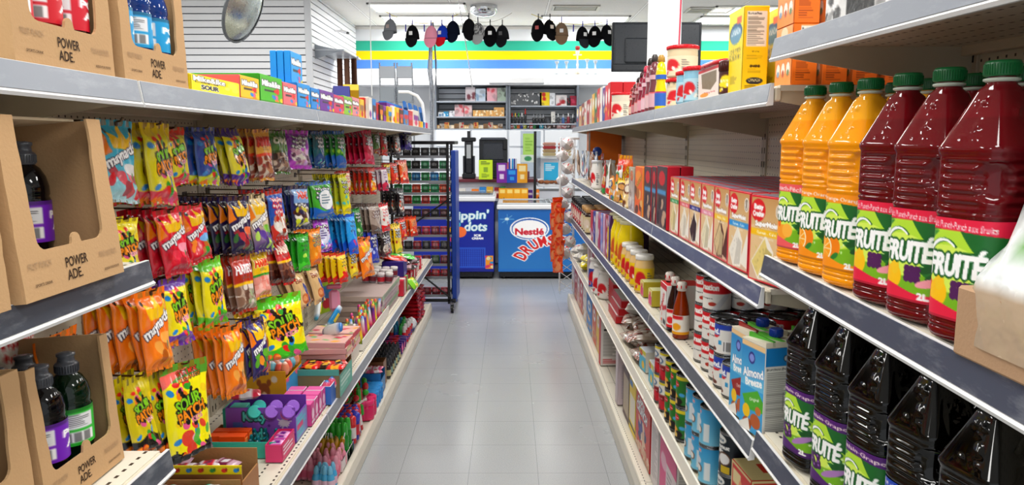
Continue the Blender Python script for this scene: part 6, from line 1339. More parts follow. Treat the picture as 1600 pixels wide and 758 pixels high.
for k in range(6):
    cvx = Cv(40, .26, '#c8202c'); cvx.rect(.3, .4, .9, .62, '#2a1a4a'); cvx.rect(0, 0, 1, .14, '#e8e4e0')
    me = carton(.30, .16, .045, Cv(8, .5, '#c8202c'), '#c01c2a', '#dcd8d4', 'carton', cvx).data('red_carton') if k == 0 else me
    put('flat_red_carton', me, (.56 + .01 * (k % 3), onX(968 + (k // 3) * -1, 470, .6).y + .0 - .02 * (k % 3), ZDr + (k % 3) * .046 + (0 if k < 3 else .0) + (0)), PI, 'flat red carton, %s in its pile%s' % (('bottom', 'middle', 'top')[k % 3], '' if k < 3 else ', farther pile'), 'carton', 'flat red cartons') if k < 3 else put('flat_red_carton', me, (.60, onX(961, 470, .6).y + .24, ZDr + (k - 3) * .046), PI, 'flat red carton, %s in the farther pile' % ('bottom', 'middle', 'top')[k - 3], 'carton', 'flat red cartons')
def sugar(px, label, X, h, c1, c2, lid='#e8e6e2'):
    jar('plastic_tub', label, px, ZDr, X, .055, h, c1, lid, c2, '#c8202c', .018, n=2, sq=3)
sugar(942, 'white and red coffee whitener tub', .585, .19, '#ece8e4', '#f0ece8'); sugar(950, 'plain white tub in front of the whitener', .60, .17, '#e4e2de', '#e8e6e2'); sugar(935, 'white tub with blue label beside the whitener', .58, .2, '#eceae8', '#3a5aa8')
for k in range(4):
    cvx = Cv(12, 2., ['#e8dcd8', '#c8a8a0', '#d8d0cc', '#b8505a'][k]); rbox(918 + k * 2.6, 920.4 + k * 2.6, 385 + k, 'cracker_box', 'narrow pale box among the bread rolls, %s from the white tubs' % ORD[4 - k], cvx, '#d8ccc8', ZDr, .07, n=2)
for k, (c1, c2) in enumerate((('#f0e01c', '#e8d81a'), ('#f2e22a', '#d8c818'), ('#e8e4e0', '#c8c4c0'), ('#e4e0dc', '#d8d0cc'), ('#f0ece8', '#d0ccc8'))):
    lmm = lump('bread_bag', [c1, c2, '#f4f0e0'], .15, .12, .07, 10 + k); put('bread_bag', lmm, (.60, onX((918, 921, 909, 905, 912)[k], 400, .58).y, ZDr + (.0, .07, .0, .02, .09)[k]), .3 * k, ('yellow bag on the lower shelf near the freezer', 'yellow bag lying on top of the other yellow one', 'white bag beside the yellow ones', 'white bag at the freezer end', 'white bag on top at the freezer end')[k], 'bag')
# ---- base deck (E): cereal boxes
cp = Cv(90, 1.5, '#c81f2a'); cp.rect(.02, .03, .2, .1, '#4a8ac8'); cp.text("CAP'N", .36, .22, .46, '#ffffff', h=.16, bold=1, out='#1a2a5a', ow=1, shear=.1); cp.text('CRUNCH', .42, .34, .72, '#ffffff', h=.2, bold=1, out='#1a2a5a', ow=2, shear=.1)
cp.ell(.45, .60, .26, .2, '#2a3a8a'); cp.ell(.5, .66, .2, .16, '#d8b8a0'); cp.ell(.36, .72, .12, .1, '#e8d8c8'); cp.blobs(12, ['#3a4a9a', '#e8c8b0', '#1f2a6a'], .06, (.25, .5, .7, .78), 3); cp.blobs(40, ['#d8b098', '#c8987a', '#e4c8b4'], .055, (0, .84, .95, 1), 3)
ns = Cv(50, 2.4, '#e9e6e2'); ns.lines(.1, .12, .9, .85, 40, '#8f8c88'); ns.text('Nutrition', .45, .09, .6, '#222'); nsr = Cv(50, 3., '#c81f2a'); nsr.rect(.1, .2, .9, .85, '#e4dcd8'); nsr.lines(.15, .22, .85, .83, 30, '#8f8c88')
def cereal(xl, xr, yt, label, cvf, side, top, depth=.07, sd=None, X=.56, name='cereal_box', rz=0., n=1):
    rbox(xl, xr, yt, name, label, cvf, side, ZE_, depth, X, top, sd, rz=rz, n=n)
cereal(994, 1017, 635, 'red cereal box with a blue and white picture', cp, '#c01c28', '#b81a26', .09, nsr, n=4)
yc = Cv(40, 1.6, '#ecd21c'); yc.rect(.05, .05, .5, .16, '#3a8ac8'); yc.rect(.1, .3, .9, .8, '#f0ead8'); yc.rect(0, .84, 1, .9, '#1c1a18'); cereal(984, 994, 604, 'yellow cereal box beside the red one', yc, '#e8cc1a', '#ecd21c', .08, ns, n=4)
bc = Cv(30, 1.6, '#4a1420'); bc.rect(.1, .2, .9, .9, '#b8a890'); cereal(974, 984, 581, 'dark maroon cereal box beside the yellow one', bc, '#c8b8a0', '#3a0f1a', .08, ns, n=4)
pc = Cv(50, 3.4, '#d8c8cc'); pc.lines(.12, .3, .88, .9, 36, '#a89aa0'); pc.ell(.5, .16, .36, .16, '#c8b0b8'); pc.text('Cheerios', .5, .16, .6, '#a83a4a', h=.1)
yq = onX(967, 648, .56).y; put('cereal_box', carton(.06, .16, .30, Cv(20, 3., '#d8ccd0'), '#d4c6ca', '#c8b8bc', 'carton', pc).data('cereal_box'), (.545, yq, ZE_), PI + .05, 'pale pink cereal box standing end-on to the aisle', 'carton')
jf = Cv(50, 3., '#e9e4e0'); jf.poly([(.5, .02), (.2, .22), (.8, .22)], '#d0201f'); jf.rect(0, 0, 1, .05, '#d0201f'); jf.rect(.12, .25, .88, .29, '#3a3634'); jf.lines(.1, .33, .9, .82, 22, '#9a9690'); jf.rect(.05, .86, .95, .98, '#e0d0cc'); jf.lines(.1, .87, .8, .97, 3, '#c8202c')
yq = onX(939, 586, .55).y; put('cereal_box', carton(.07, .14, .30, Cv(20, 3., '#c82028'), '#e4dcd8', '#c8202c', 'carton', jf).data('cereal_box'), (.54, yq, ZE_), PI + .03, 'white cereal box with a red triangle, end-on to the aisle', 'carton')
for k, (a, b_, yt, c, c2, lab) in enumerate(((932, 938, 488, '#e8c83a', '#d8b81a', 'yellow cereal box behind the red triangle box'), (926, 932, 480, '#d8603a', '#c8502a', 'orange cereal box behind the yellow one'), (917, 925, 470, '#2a8ad0', '#1f7ac0', 'bright blue cereal box'), (911, 917, 452, '#e8e4e4', '#d8d0d0', 'white and red cereal box past the bright blue one'), (906, 911, 440, '#c83a4a', '#b82a3a', 'crimson cereal box past the white and red one'), (902, 906, 430, '#d8b8b8', '#c8a8a8', 'pale pink narrow cereal box near the freezer'), (898, 902, 424, '#b8283a', '#a81c2c', 'dark red cereal box near the freezer'), (894, 898, 418, '#d8d0d4', '#c8c0c4', 'grey-white cereal box nearest the freezer'))):
    cvx = Cv(24, 2., c); cvx.ell(.5, .3, .3, .3, '#f4f0ec'); cvx.ell(.5, .3, .15, .1, c2); cvx.blobs(8, ['#e8c8a0', '#c8a07a'], .1, (.1, .6, .9, .95), k); cereal(a, b_, yt, lab, cvx, c2, c, .06, ns, n=3)
pk = Cv(44, 2.6, '#e6dfe0'); pk.lines(.15, .1, .9, .9, 20, '#b8b0b4'); rbox(1018, 1030, 672, 'cereal_box', 'white and grey cereal box in front of the red one', pk, '#ddd6d8', ZE_, .07, .56, '#e6dfe0', ns, n=3)
pk = Cv(44, 1.2, '#e04a90'); pk.rect(.4, .3, 1, 1, '#e8dce0'); pk.ell(.25, .35, .18, .14, '#f0c0d4'); pk.lines(.45, .4, .95, .9, 8, '#a89aa0'); cereal(1031, 1058, 720, 'pink and white cereal box in front of the white one', pk, '#e0d8dc', '#e04a90', .07, ns, n=3)
rg = Cv(60, .8, '#c8281f'); rg.rect(.1, .1, .5, .3, '#e8d8a8'); [rg.ell(.15 + .09 * i, .5 + .03 * math.sin(i * 2.1), .05, .09, '#f4ead0', .4) for i in range(8)]; rg.ell(.5, .28, .09, .08, '#e8a070'); rg.rect(0, 0, 1, .04, '#e0d2a0'); rg.rect(0, 0, .06, 1, '#e0d2a0'); rg.blobs(10, ['#e86a4a', '#f0c8a0'], .06, (.1, .6, .9, .95), 4); rgt = Cv(40, 1., '#e0d2a0'); rgt.rect(.3, .2, .7, .5, '#c8381f')
y = onX(1146, 735, .575).y; put('flour_box', carton(.125, .09, .175, rg, '#c83a28', '#e0d2a0', 'carton', rg, rgt).data('flour_box'), (.555, 1.685, ZDr), PI + .06, 'cream and red box beside the dark coconut milk cans', 'carton'); 
tin('cocod', .05, .10, .66, y + .04, ZDr, 'dark can lying low behind the cream and red box', 'dark cans behind the box', .5, 1)
# ---- top shelf A
def tub(px, label, X, r, h, z, lidc, body, lab, n=1, yy=None):
    jar('frosting_tub', label, px, z, X, r, h, body, lidc, lab, '#c8202c', .014, n=n, necks=1.0, yy=yy)
ZAA = RZ['A'] + .004
tub(1057, 'cream frosting tub with red lid, upper', .60, .052, .11, ZAA + .099, '#c8202c', '#e0cfae', '#e6d8bc'); tub(1057, 'cream frosting tub with red lid, lower', .60, .052, .098, ZAA, '#c8202c', '#e0cfae', '#e6d8bc')
tub(1066, 'blue frosting tub with red lid', .575, .036, .105, ZAA, '#c8202c', '#9ac8dc', '#b8d8e4'); tub(1078, 'blue frosting tub with red lid, second', .575, .036, .11, ZAA, '#c8202c', '#9ac8dc', '#b8d8e4')
ko = Cv(64, .9, '#f0e4dc'); ko.rect(0, 0, 1, .1, '#c8202c'); ko.poly([(.15, .15), (.85, .15), (.85, .5), (.6, .72), (.2, .62)], '#8a7a62'); ko.text('Baking Soda', .55, .8, .5, '#c85a5a', h=.07); ko.ell(.3, .85, .2, .06, '#e8a03a')
y0_, y1_ = onX(1124, 140, .56).y, onX(1086, 140, .56).y
b = MB(); H_ = .09; W_ = y1_ - y0_; b.lathe([(W_ * .46, 0), (W_ * .48, .003), (W_ * .5, H_)], 32, '#ece0d4', 'gloss', sq=4, sy=1., sx=.8)
t = thing('plastic_tub', 'wide low tub with red lid and brown picture panel', 'tub', (.56 + W_ * .42, (y0_ + y1_) / 2, ZAA), PI); put('body', b, parent=t)
b = MB(); b.lathe([(W_ * .5, H_), (W_ * .53, H_ + .001), (W_ * .53, H_ + .012), (W_ * .3, H_ + .016)], 32, '#c8202c', sq=4, sx=.8); put('lid', b, parent=t)
b = MB(); face(b, ko, W_ * .86, H_ * .95, (W_ * .404, -W_ * .43, H_ * .97), (0, 1, 0), (-.02, 0, -1)); put('printed_label', b, parent=t)
jar('cocoa_jar', 'dark brown cocoa jar with yellow and brown label', 1134, ZAA, .585, .035, .09, '#3a1a14', '#4a1c18', '#4a1c18', '#f0d82a', .03, n=2, word='MAGIC', necks=.95)
for k, (px, c1, c2, h, lid) in enumerate(((1032, '#e8d01c', '#3a6ab8', .19, '#b08a3a'), (1022, '#7a4a50', '#d8b0b8', .205, '#3a3230'), (1016, '#8a5058', '#e0c0c4', .20, '#3a3230'), (1010, '#9a3a50', '#e8c8d0', .18, '#c8405a'), (1004, '#8a2a40', '#e0a8b4', .165, '#4a2a2c'), (999, '#9a4a50', '#d8b0b0', .15, '#3a2a2c'), (994, '#7a2a30', '#c88a90', .13, '#5a2a2c'), (990, '#a83a3a', '#e8c8b8', .12, '#8a2a2c'))):
    h *= 1.1; y = onX(px, 150, .58).y; b = MB(); b.lathe([(.026, 0), (.03, .005), (.031, h * .35), (.024, h * .5), (.029, h * .66), (.02, h * .84), (.012, h * .88)], 20, c1, 'liquid', sx=.7)
    t = thing('syrup_bottle', '%s squeeze bottle on the top shelf, %s from the stacked frosting tubs' % (('yellow and blue', 'brown', 'brown', 'rose', 'dark red', 'brick', 'maroon', 'small red')[k], ORD[k + 1]), 'bottle', (.58, y, ZAA), PI, 'squeeze bottles on the top shelf')
    put('body', b, parent=t); b = MB(); b.lathe([(.013, h * .87), (.015, h * .88), (.013, h * .96), (.008, h)], 16, lid); put('cap', b, parent=t)
    b = MB(); b.lathe([(.0315, h * .08), (.0318, h * .3), (.0312, h * .34)], 20, [c2, c2, '#c8202c'], 'carton', cap=False, sx=.7); put('wrap_label', b, parent=t); b = MB(); b.lathe([(.0292, h * .56), (.0296, h * .64)], 20, c2, 'carton', cap=False, sx=.7); put('neck_label', b, parent=t)
tub(967, 'cream tub with red lid near the column', .60, .055, .14, ZAA, '#c8202c', '#e0d8c8', '#e4dccc')
q = random.Random(12)
for k in range(13):
    c = ['#c8202c', '#d8303a', '#3a4a9a', '#e8e4e0', '#c8202c', '#2a7a4a', '#e8b84a', '#d8c8b8', '#a82a3a', '#e0d8d0', '#8a3a2a', '#c8a87a', '#5a6a8a'][k]; cvx = Cv(14, 1.6, c); cvx.ell(.5, .35, .3, .3, '#f0ece4'); cvx.blobs(3, ['#c8202c', '#e8c83a'], .12, seed=k)
    rbox(950 - k * 4.1, 954 - k * 4.1, 128 + k * 3.2 + q.uniform(-4, 4), 'sauce_box', 'upright packet on the top shelf, %s from the red-lidded cream tub' % ORD[k + 1], cvx, c, ZAA, .07, X=.565, n=2, group='upright packets on the top shelf')
# near right: wrapped cases over the juice bottles
ZN = NZ['A'] + near_dz(1.1) + .004
cvn = Cv(60, .7, '#c8c8c8'); cvn.rect(.0, 0, .28, 1, '#e0e0e0'); cvn.rect(.28, 0, .62, 1, '#151515'); cvn.text('TIME', .45, .3, .3, '#e8e8e8', h=.2, rot=0); cvn.blobs(26, ['#f0f0f0', '#9a9a9a', '#303030'], .04, (.0, .3, 1, 1), 3)
put('wrapped_case', carton(.30, .28, .16, cvn, '#bdbdbd', '#ccc', 'foil').data('wrapped_case'), (.575, 1.24, NZ['A'] - .004 + .004), PI, 'plastic-wrapped black and white case on the upper juice shelf', 'box')
put('wrapped_case', carton(.34, .28, .16, Cv(40, .5, '#d8ccc4').blobs(12, ['#e8e4e0', '#b8a89c', '#2a2a2a'], .05, (0, .4, 1, 1), 5), '#c8b8a8', '#ccc', 'foil').data('wrapped_case'), (.575, .88, NZ['A'] - .008), PI, 'plastic-wrapped beige case on the upper juice shelf', 'box')
# ================================================================ end of the aisle: rack, freezers, counter, wall shelves
def lathe_me(pr, col, m='plastic', n=20, **k): b = MB(); b.lathe(pr, n, col, m, **k); return b
# ---- wheeled wire rack
RY0, RX1, RX0 = 6.24, -.475, -1.0
t = thing('wire_rack', 'black wheeled wire rack with a blue side panel at the aisle end', 'rack', (RX0, RY0, 0)); W_ = RX1 - RX0; DP = .42
b = MB(); b.box((W_ - .005, DP * .5, .73), (.04, DP * .96, 1.30), '#1c4698', 'painted_metal', .006); put('side_panel', b, parent=t)
b = MB()
for y in (0, DP):
    b.box((W_ / 2, y, 1.445), (W_, .022, .028), '#17181c', 'painted_metal', .003)
    for x in (0, W_ - .05): b.box((x, y, .76), (.022, .022, 1.38), '#17181c', 'painted_metal', .003)
    b.box((W_ / 2, y, .10), (W_, .022, .026), '#17181c', 'painted_metal', .003)
for x in (0, W_): b.box((x, DP / 2, 1.445), (.022, DP, .028), '#17181c', 'painted_metal', .003); b.box((x - .0, DP / 2, .10), (.022, DP + .1, .026), '#17181c', 'painted_metal', .003)
b.cyl((W_ - .03, -.014, .98), (.15, -.014, .74), .008, '#17181c', 'painted_metal', 6); b.cyl((.2, -.014, .36), (W_ - .03, -.014, .12), .008, '#17181c', 'painted_metal', 6); put('frame', b, parent=t)
SH = [1.36, 1.25, 1.15, 1.05, .955, .84, .69, .565, .44, .33, .17]
for z in SH:
    b = MB(); dep = .17
    for k in range(5): b.cyl((.01, .02 + dep * k / 4, z - .03 - .0 * k), (W_ - .03, .02 + dep * k / 4, z - .03), .0022, '#222327', 'painted_metal', 5)
    for k in range(16): x = .01 + (W_ - .04) * k / 15; b.tube([(x, .015, z + .035), (x, .015, z - .03), (x, .02 + dep, z - .03)], .0018, '#222327', 'painted_metal', 4)
    for zz in (.035, .0): b.cyl((.01, .014, z + zz), (W_ - .03, .014, z + zz), .003, '#222327', 'painted_metal', 5)
    b.box((W_ / 2, .012, z - .032), (W_ - .04, .003, .022), '#8a8d94', 'painted_metal'); put('basket_shelf', b, parent=t)
for x, y in ((W_ - .02, -.04), (W_ - .02, DP + .04), (.0, -.04), (.0, DP + .04)):
    b = MB(); b.cyl((x - .012, y, .036), (x + .012, y, .036), .034, '#141416', 'plastic', 18); b.cyl((x - .014, y, .036), (x + .014, y, .036), .012, '#9a9a9e', 'metal', 10); b.box((x, y, .08), (.034, .03, .02), '#8a8a8e', 'metal', .002); b.box((x - .016, y, .06), (.003, .026, .05), '#8a8a8e', 'metal'); b.box((x + .016, y, .06), (.003, .026, .05), '#8a8a8e', 'metal'); put('caster', b, parent=t)
RC = [['#222', '#3a3a3e'], ['#1c1c20', '#2f8a5a'], ['#2a8ac8', '#2a9a5a'], ['#1f8a4a', '#2a9a6a', '#d8502a'], ['#1f9a4a', '#c8382c'], ['#3a3a3e', '#5a2a30'], ['#8a2a3a', '#c8304a'], ['#a82a3a', '#2a2a2e'], ['#3a5a3a', '#8a2a3a'], ['#c82a34', '#a81c28'], ['#a81c30', '#b82a3c']]
for k, z in enumerate(SH):
    for i in range(6):
        c = RC[k][i % len(RC[k])]; cvx = Cv(14, .6 if k > 5 else 1.1, c); cvx.ell(.5, .45, .3, .2, C(c) * .5 + .45); cvx.rect(.1, .75, .9, .85, C(c) * .4)
        h = .07 if k < 9 else .06
        put('gum_pack', carton(.068, .03, h, cvx, c), (RX0 + .05 + i * .077, RY0 + .04, z - .026), -PI / 2, 'pack on the wire rack, shelf %s from the top, %s from the candy side' % (ORD[k + 1], ORD[i + 1]), 'packet', 'packs on the wheeled wire rack', rx=0)
# ---- freezers
def freezer(name, label, x0, x1, y, h, d, col, cvf, decor=None):
    t = thing(name, label, 'freezer', ((x0 + x1) / 2, y, 0)); w = x1 - x0
    b = MB(); b.box((0, d / 2, .06 + (h - .10) / 2), (w, d, h - .14), col, 'painted_metal', .006); b.box((0, d / 2, .05), (w - .04, d - .04, .05), '#1a1a1e', 'plastic'); face(b, cvf, w - .02, h - .17, (-w / 2 + .01, -.0012, h - .055), (1, 0, 0), (0, 0, -1), 'painted_metal'); put('body', b, parent=t)
    b = MB(); b.box((0, d / 2, h - .028), (w + .03, d + .03, .05), '#e8eaec', 'painted_metal', .01)
    for s in (-1, 1): b.box((s * (w / 2 - .02), d / 2, h + .004), (.05, d, .02), '#c8ccd0', 'painted_metal', .004)
    for s in (0, 1): b.box((0, s * (d - .03) + .015, h + .004), (w, .04, .02), '#c8ccd0', 'painted_metal', .004)
    put('rim', b, parent=t)
    for s in (-1, 1):
        b = MB(); b.box((s * w * .235, d / 2, h + .008 + s * .004), (w * .5, d - .06, .005), '#d8e4ea', 'clear'); b.box((s * w * .02, d / 2, h + .010 + s * .004), (.02, d - .06, .012), '#9aa0a6', 'painted_metal'); put('glass_lid', b, parent=t)
    for sx in (-1, 1):
        for yy in (.06, d - .06):
            b = MB(); b.cyl((sx * (w / 2 - .06) - .012, yy, .026), (sx * (w / 2 - .06) + .012, yy, .026), .026, '#26262a', 'plastic', 16); b.box((sx * (w / 2 - .06), yy, .058), (.04, .03, .02), '#8a8a8e', 'metal', .003); put('caster', b, parent=t)
    return t
cd = Cv(150, 1.02, '#1d2f94'); cd.grad(0, 1, '#1c2d90', '#2238a2'); cd.text("Dippin'", .68, .22, .52, '#eaf4f8', h=.17, bold=1, out='#2f8ab0', ow=2, rot=-.06, shear=.12); cd.text('dots', .78, .37, .28, '#eaf4f8', h=.13, bold=1, out='#2f8ab0', ow=2, shear=.12); cd.text('ICE', .80, .50, .08, '#fff', bold=1, h=.03); cd.text('CREAM', .80, .545, .14, '#fff', bold=1, h=.03)
cd.ell(.58, .45, .08, .08, '#f0804a'); cd.ell(.50, .42, .06, .06, '#f0b83a'); cd.ell(.50, .56, .05, .05, '#d84a6a'); cd.ell(.55, .34, .04, .04, '#5ac0d8')
cd.rect(.5, .68, .9, .98, '#3a64c8')
for i in range(14): cd.rect(.52 + i * .027, .70, .528 + i * .027, .96, '#1d2f94')
for i in range(10): cd.rect(.52, .70 + i * .027, .88, .706 + i * .027, '#24389c')
cd.rect(.9, .80, 1, 1, '#e8a03a'); cd.blobs(8, ['#f0e0b0', '#d84a6a', '#3a9ac8'], .02, (.91, .82, .99, .98), 2)
freezer('chest_freezer', 'dark blue chest freezer with a white rim at the aisle end', -1.02, -.17, 7.75, .885, .62, '#1c2d90', cd)
cn = Cv(150, .82, '#2f76b8'); cn.grad(0, 1, '#2a6cb0', '#3a84c4')
for a in range(4): dx, dy = math.cos(a * PI / 4) * .07, math.sin(a * PI / 4) * .07; cn.poly([(.08 - dx, .16 - dy / .82), (.08 + dx, .16 + dy / .82), (.084 + dx, .165 + dy / .82), (.084 - dx, .165 - dy / .82)], '#a8dcf0')
cn.ell(.08, .16, .02, .02, '#d8f0f8')
cn.ell(.305, .325, .195, .155, '#ffffff'); cn.ell(.305, .325, .18, .142, '#2a62b0'); cn.ell(.305, .33, .17, .125, '#ffffff')
cn.rect(.15, .28, .46, .44, '#ffffff'); cn.text('Nestl\u00e9', .305, .37, .28, '#c8203a', h=.085, bold=1); cn.rect(.18, .34, .43, .343, '#c8203a')
for a in range(3): dx, dy = math.cos(a * PI / 3) * .025, math.sin(a * PI / 3) * .025; cn.poly([(.305 - dx, .225 - dy / .82), (.305 + dx, .225 + dy / .82), (.31 + dx, .23 + dy / .82), (.31 - dx, .23 - dy / .82)], '#ffffff')
for i, ch in enumerate('DRUMSTICK'):
    a = -1.05 + i * .26; x = .53 + .36 * math.sin(a); y = .98 - .42 * math.cos(a) / .82 + .05
    cn.text(ch, x, y, .075 if ch != 'I' else .03, '#d02a2c', h=.13, bold=1, out='#ffffff', ow=4, rot=a)
freezer('chest_freezer', 'light blue chest freezer with red arched lettering', -.125, .95, 7.75, .80, .62, '#2f7cc6', cn)
# ---- counter
CY, CZ = 8.75, 1.0
t = thing('service_counter', 'long white service counter with a dark red-brown edge', 'counter', (.2, CY, 0))
b = MB(); b.box((-.75, .3, CZ / 2), (1.7, .58, CZ - .02), '#dfe3ea', 'painted_metal', .004); b.box((1.5, .35, CZ / 2 - .06), (2.8, .5, CZ - .14), '#e6e8ec', 'painted_metal', .004); put('body', b, parent=t)
b = MB(); b.box((-.75, .27, CZ), (1.75, .66, .035), '#6a2c38', 'carton', .004); b.box((1.55, .32, CZ - .06), (2.85, .58, .03), '#eceef0', 'carton', .004); put('worktop', b, parent=t)
b = MB(); b.box((-.75, -.10, CZ - .22), (1.7, .22, .012), '#c8ccd4', 'painted_metal'); b.box((-.75, -.205, CZ - .21), (1.7, .006, .03), '#b8bcc4', 'painted_metal'); put('candy_ledge', b, parent=t)
q = random.Random(3); P8 = ['#c8283a', '#2a3a8a', '#e8e4dc', '#5a2a8a', '#e88a2a', '#3a8ac8', '#d8b03a', '#8a2030', '#2a7a4a']
x = -1.25; k = 0
while x < .62:
    w = q.uniform(.045, .085); c = P8[k % 9]; cvx = Cv(8, 1.4, c); cvx.rect(.1, .3, .9, .5, '#efece6'); put('snack_box', carton(w, .08, q.uniform(.09, .15), cvx, c), (.2 - .75 + x * .9 + .3, CY - .16, CZ - .212), -PI / 2, 'small snack box on the counter ledge, %s from the wire rack' % (ORD + ['17th', '18th', '19th', '20th', '21st', '22nd', '23rd', '24th', '25th', '26th', '27th', '28th', '29th', '30th', '31st', '32nd', '33rd', '34th', '35th', '36th'])[k + 1], 'carton', 'snack boxes on the counter ledge'); x += w * 1.25; k += 1
def bp(px, py, Y): return onY(px, py, Y)
def cnt(name, b, px, y, label, cat, z=CZ + .019, rz=0., **k): return put(name, b, (onY(px, 280, y).x, y, z), rz, label, cat, **k)
b = MB(); b.box((0, 0, .03), (.16, .14, .06), '#26282c', 'plastic', .01); b.box((0, .0, .26), (.10, .09, .42), '#2c2e33', 'plastic', .02); b.box((0, 0, .46), (.17, .13, .05), '#1f2125', 'plastic', .01); b.box((0, -.05, .32), (.05, .004, .16), '#b8bcc0', 'carton'); b.cyl((0, 0, .48), (0, 0, .56), .02, '#3a3c40')
for s in (-1, 1): b.box((s * .06, 0, .16), (.02, .10, .22), '#3a3c42', 'plastic', .006)
cnt('card_machine', b, 733, 8.85, 'tall dark grey dispenser machine on the counter', 'machine')
b = MB(); b.box((0, 0, .32), (.34, .05, .30), '#2a2d33', 'plastic', .012); b.box((0, -.03, .32), (.24, .02, .2), '#3c4048', 'plastic', .008); b.box((0, .0, .10), (.10, .08, .2), '#23252a', 'plastic', .01); b.box((0, 0, .012), (.26, .2, .024), '#23252a', 'plastic', .006); b.box((0, -.02, .47), (.3, .1, .03), '#565a62', 'plastic', .008); b.box((.14, -.02, .40), (.05, .06, .12), '#1c1e22', 'plastic', .006)
cnt('till_monitor', b, 771, 8.95, 'dark till screen seen from behind on the counter', 'screen')
cvs = Cv(30, 1.35, '#cbe23a'); cvs.lines(.15, .08, .85, .3, 3, '#3f5a2a', .4); cvs.rect(.35, .38, .65, .62, '#8aa838'); cvs.lines(.2, .7, .8, .92, 4, '#5a7a2a', .4)
cnt('notice_sign', carton(.16, .006, .225, cvs, '#b8d030'), 759, 8.62, 'yellow-green notice standing on the counter edge', 'sign', rz=-PI / 2)
for px, c, c2, h, lab in ((784, '#7a2a9a', '#e0d0e8', .23, 'purple lighter display box on the counter'), (800, '#1f4fb0', '#3a9ad8', .16, 'blue display stand on the counter'), (816, '#d8a02a', '#f0e0b0', .22, 'gold display box on the counter')):
    cvx = Cv(16, 1.8, c); cvx.rect(.2, .1, .8, .4, c2); cvx.rect(.3, .55, .7, .8, c2); cnt('display_box', carton(.12, .08, h, cvx, C(c) * .8), px, 8.58, lab, 'box', rz=-PI / 2, z=CZ - .02 + .0)
for k in range(5): cnt('lighter', MB().box((0, 0, .1), (.018, .012, .2), ['#2a4ab0', '#e8e8ea', '#2a9ad0', '#3a3a8a', '#c8ccd8'][k], 'gloss', .004), 796 + k * 2.6, 8.63, 'slim lighter standing in the blue display, %s from the purple box' % ORD[k + 1], 'lighter', z=CZ + .06)
for k in range(4): cvx = Cv(16, 1.1, '#e8a81c'); cvx.rect(.15, .1, .85, .45, '#f6dc8a'); cnt('gold_box', carton(.085, .1, .12, cvx, '#d09418'), 785 + k * 11.5, 8.50, 'gold candy box below the counter, %s from the dark freezer' % ORD[k + 1], 'carton', z=CZ - .20, rz=-PI / 2, group='gold boxes')
t = thing('display_stand', 'thin wire stand holding the gold boxes', 'stand', (.13, 8.44, 0)); b = MB()
for x in (-.2, .2): b.cyl((x, 0, 0), (x, 0, .82), .006, '#33363c', 'painted_metal', 6); b.cyl((x, .14, 0), (x, .14, .82), .006, '#33363c', 'painted_metal', 6); b.cyl((x, 0, .793), (x, .14, .793), .005, '#33363c', 'painted_metal', 6)
put('stand_leg', b, parent=t); put('top_shelf', MB().box((0, .07, .79), (.44, .17, .008), '#3c4047', 'painted_metal'), parent=t)
q = random.Random(31)
for k in range(9):
    px = 786 + k * 5.2; zz = (0, .09)[k % 2]; c = ['#c8283a', '#e8e4e0', '#e88a9a', '#2a2a30', '#3a9a4a', '#e8c02a', '#c83a4a', '#f0f0f0', '#e8a0b0'][k]
    cnt('counter_packet', carton(.045, .05, .07 + q.uniform(0, .05), Cv(6, 1.3, c), c), px - 3, 9.0, 'small coloured packet behind the counter, %s from the till screen' % ORD[k + 1], 'packet', z=CZ + .02 + (.1 if k < 4 else 0), rz=-PI / 2)
cvg = Cv(16, 1.4, '#b8dc7a'); cvg.lines(.2, .2, .8, .8, 5, '#8ab84a'); put('paper_notice', carton(.15, .005, .28, cvg, '#a8cc6a'), (bp(827, 230, 8.85).x, 8.85, 1.27), -PI / 2, 'pale green paper notice on the glass behind the counter', 'notice')
cvg = Cv(20, .8, '#e8f0e8'); cvg.text('OPEN', .5, .5, .6, '#3a8a5a'); put('paper_notice', carton(.17, .005, .09, Cv(20, .5, '#e4efe6').ell(.5, .5, .25, .15, '#4a9a6a'), '#d8e4da'), (bp(825, 248, 8.84).x, 8.84, 1.21), -PI / 2, 'small white and green card below the green paper notice', 'notice')
b = MB(); b.box((0, 0, .0), (.24, .01, .56), '#c8d0d8', 'clear'); put('counter_glass_screen', b, (bp(829, 230, 8.87).x, 8.87, 1.30), 0, 'clear panel holding the green notices', 'panel')
put('black_post', MB().box((0, 0, .62), (.03, .03, 1.24), '#141518', 'painted_metal', .003), (bp(836, 250, 8.45).x, 8.45, .33), 0, 'thin black upright post in front of the counter', 'post')
put('post_foot', MB().box((0, 0, .165), (.05, .05, .33), '#141518', 'painted_metal', .003), (bp(836, 250, 8.45).x, 8.45, 0), 0, 'black base of the thin upright post', 'post')
cvg = Cv(24, 1.1, '#3ab4dc'); cvg.lines(.1, .12, .8, .5, 4, '#e8f4fa', .5); put('blue_sign', carton(.17, .006, .21, cvg, '#2a9cc4'), (bp(861, 268, 8.8).x, 8.8, CZ + .0), -PI / 2, 'bright blue sign standing on the white counter', 'sign')
for k in range(8): put('food_tray', MB().box((0, 0, .02), (.16, .12, .04), ['#c8b890', '#b8a078', '#a8323a', '#c89a8a'][k // 2], 'foil', .01), (bp(858 + (k % 2) * 24, 240, 9.2).x, 9.2, 1.28 + (k // 2) * .042 + (0)), 0, 'clear food tray, %s layer, %s stack right of the black post' % (('bottom', 'second', 'third', 'top')[k // 2], ('first', 'second')[k % 2]), 'tray', 'stacked food trays')
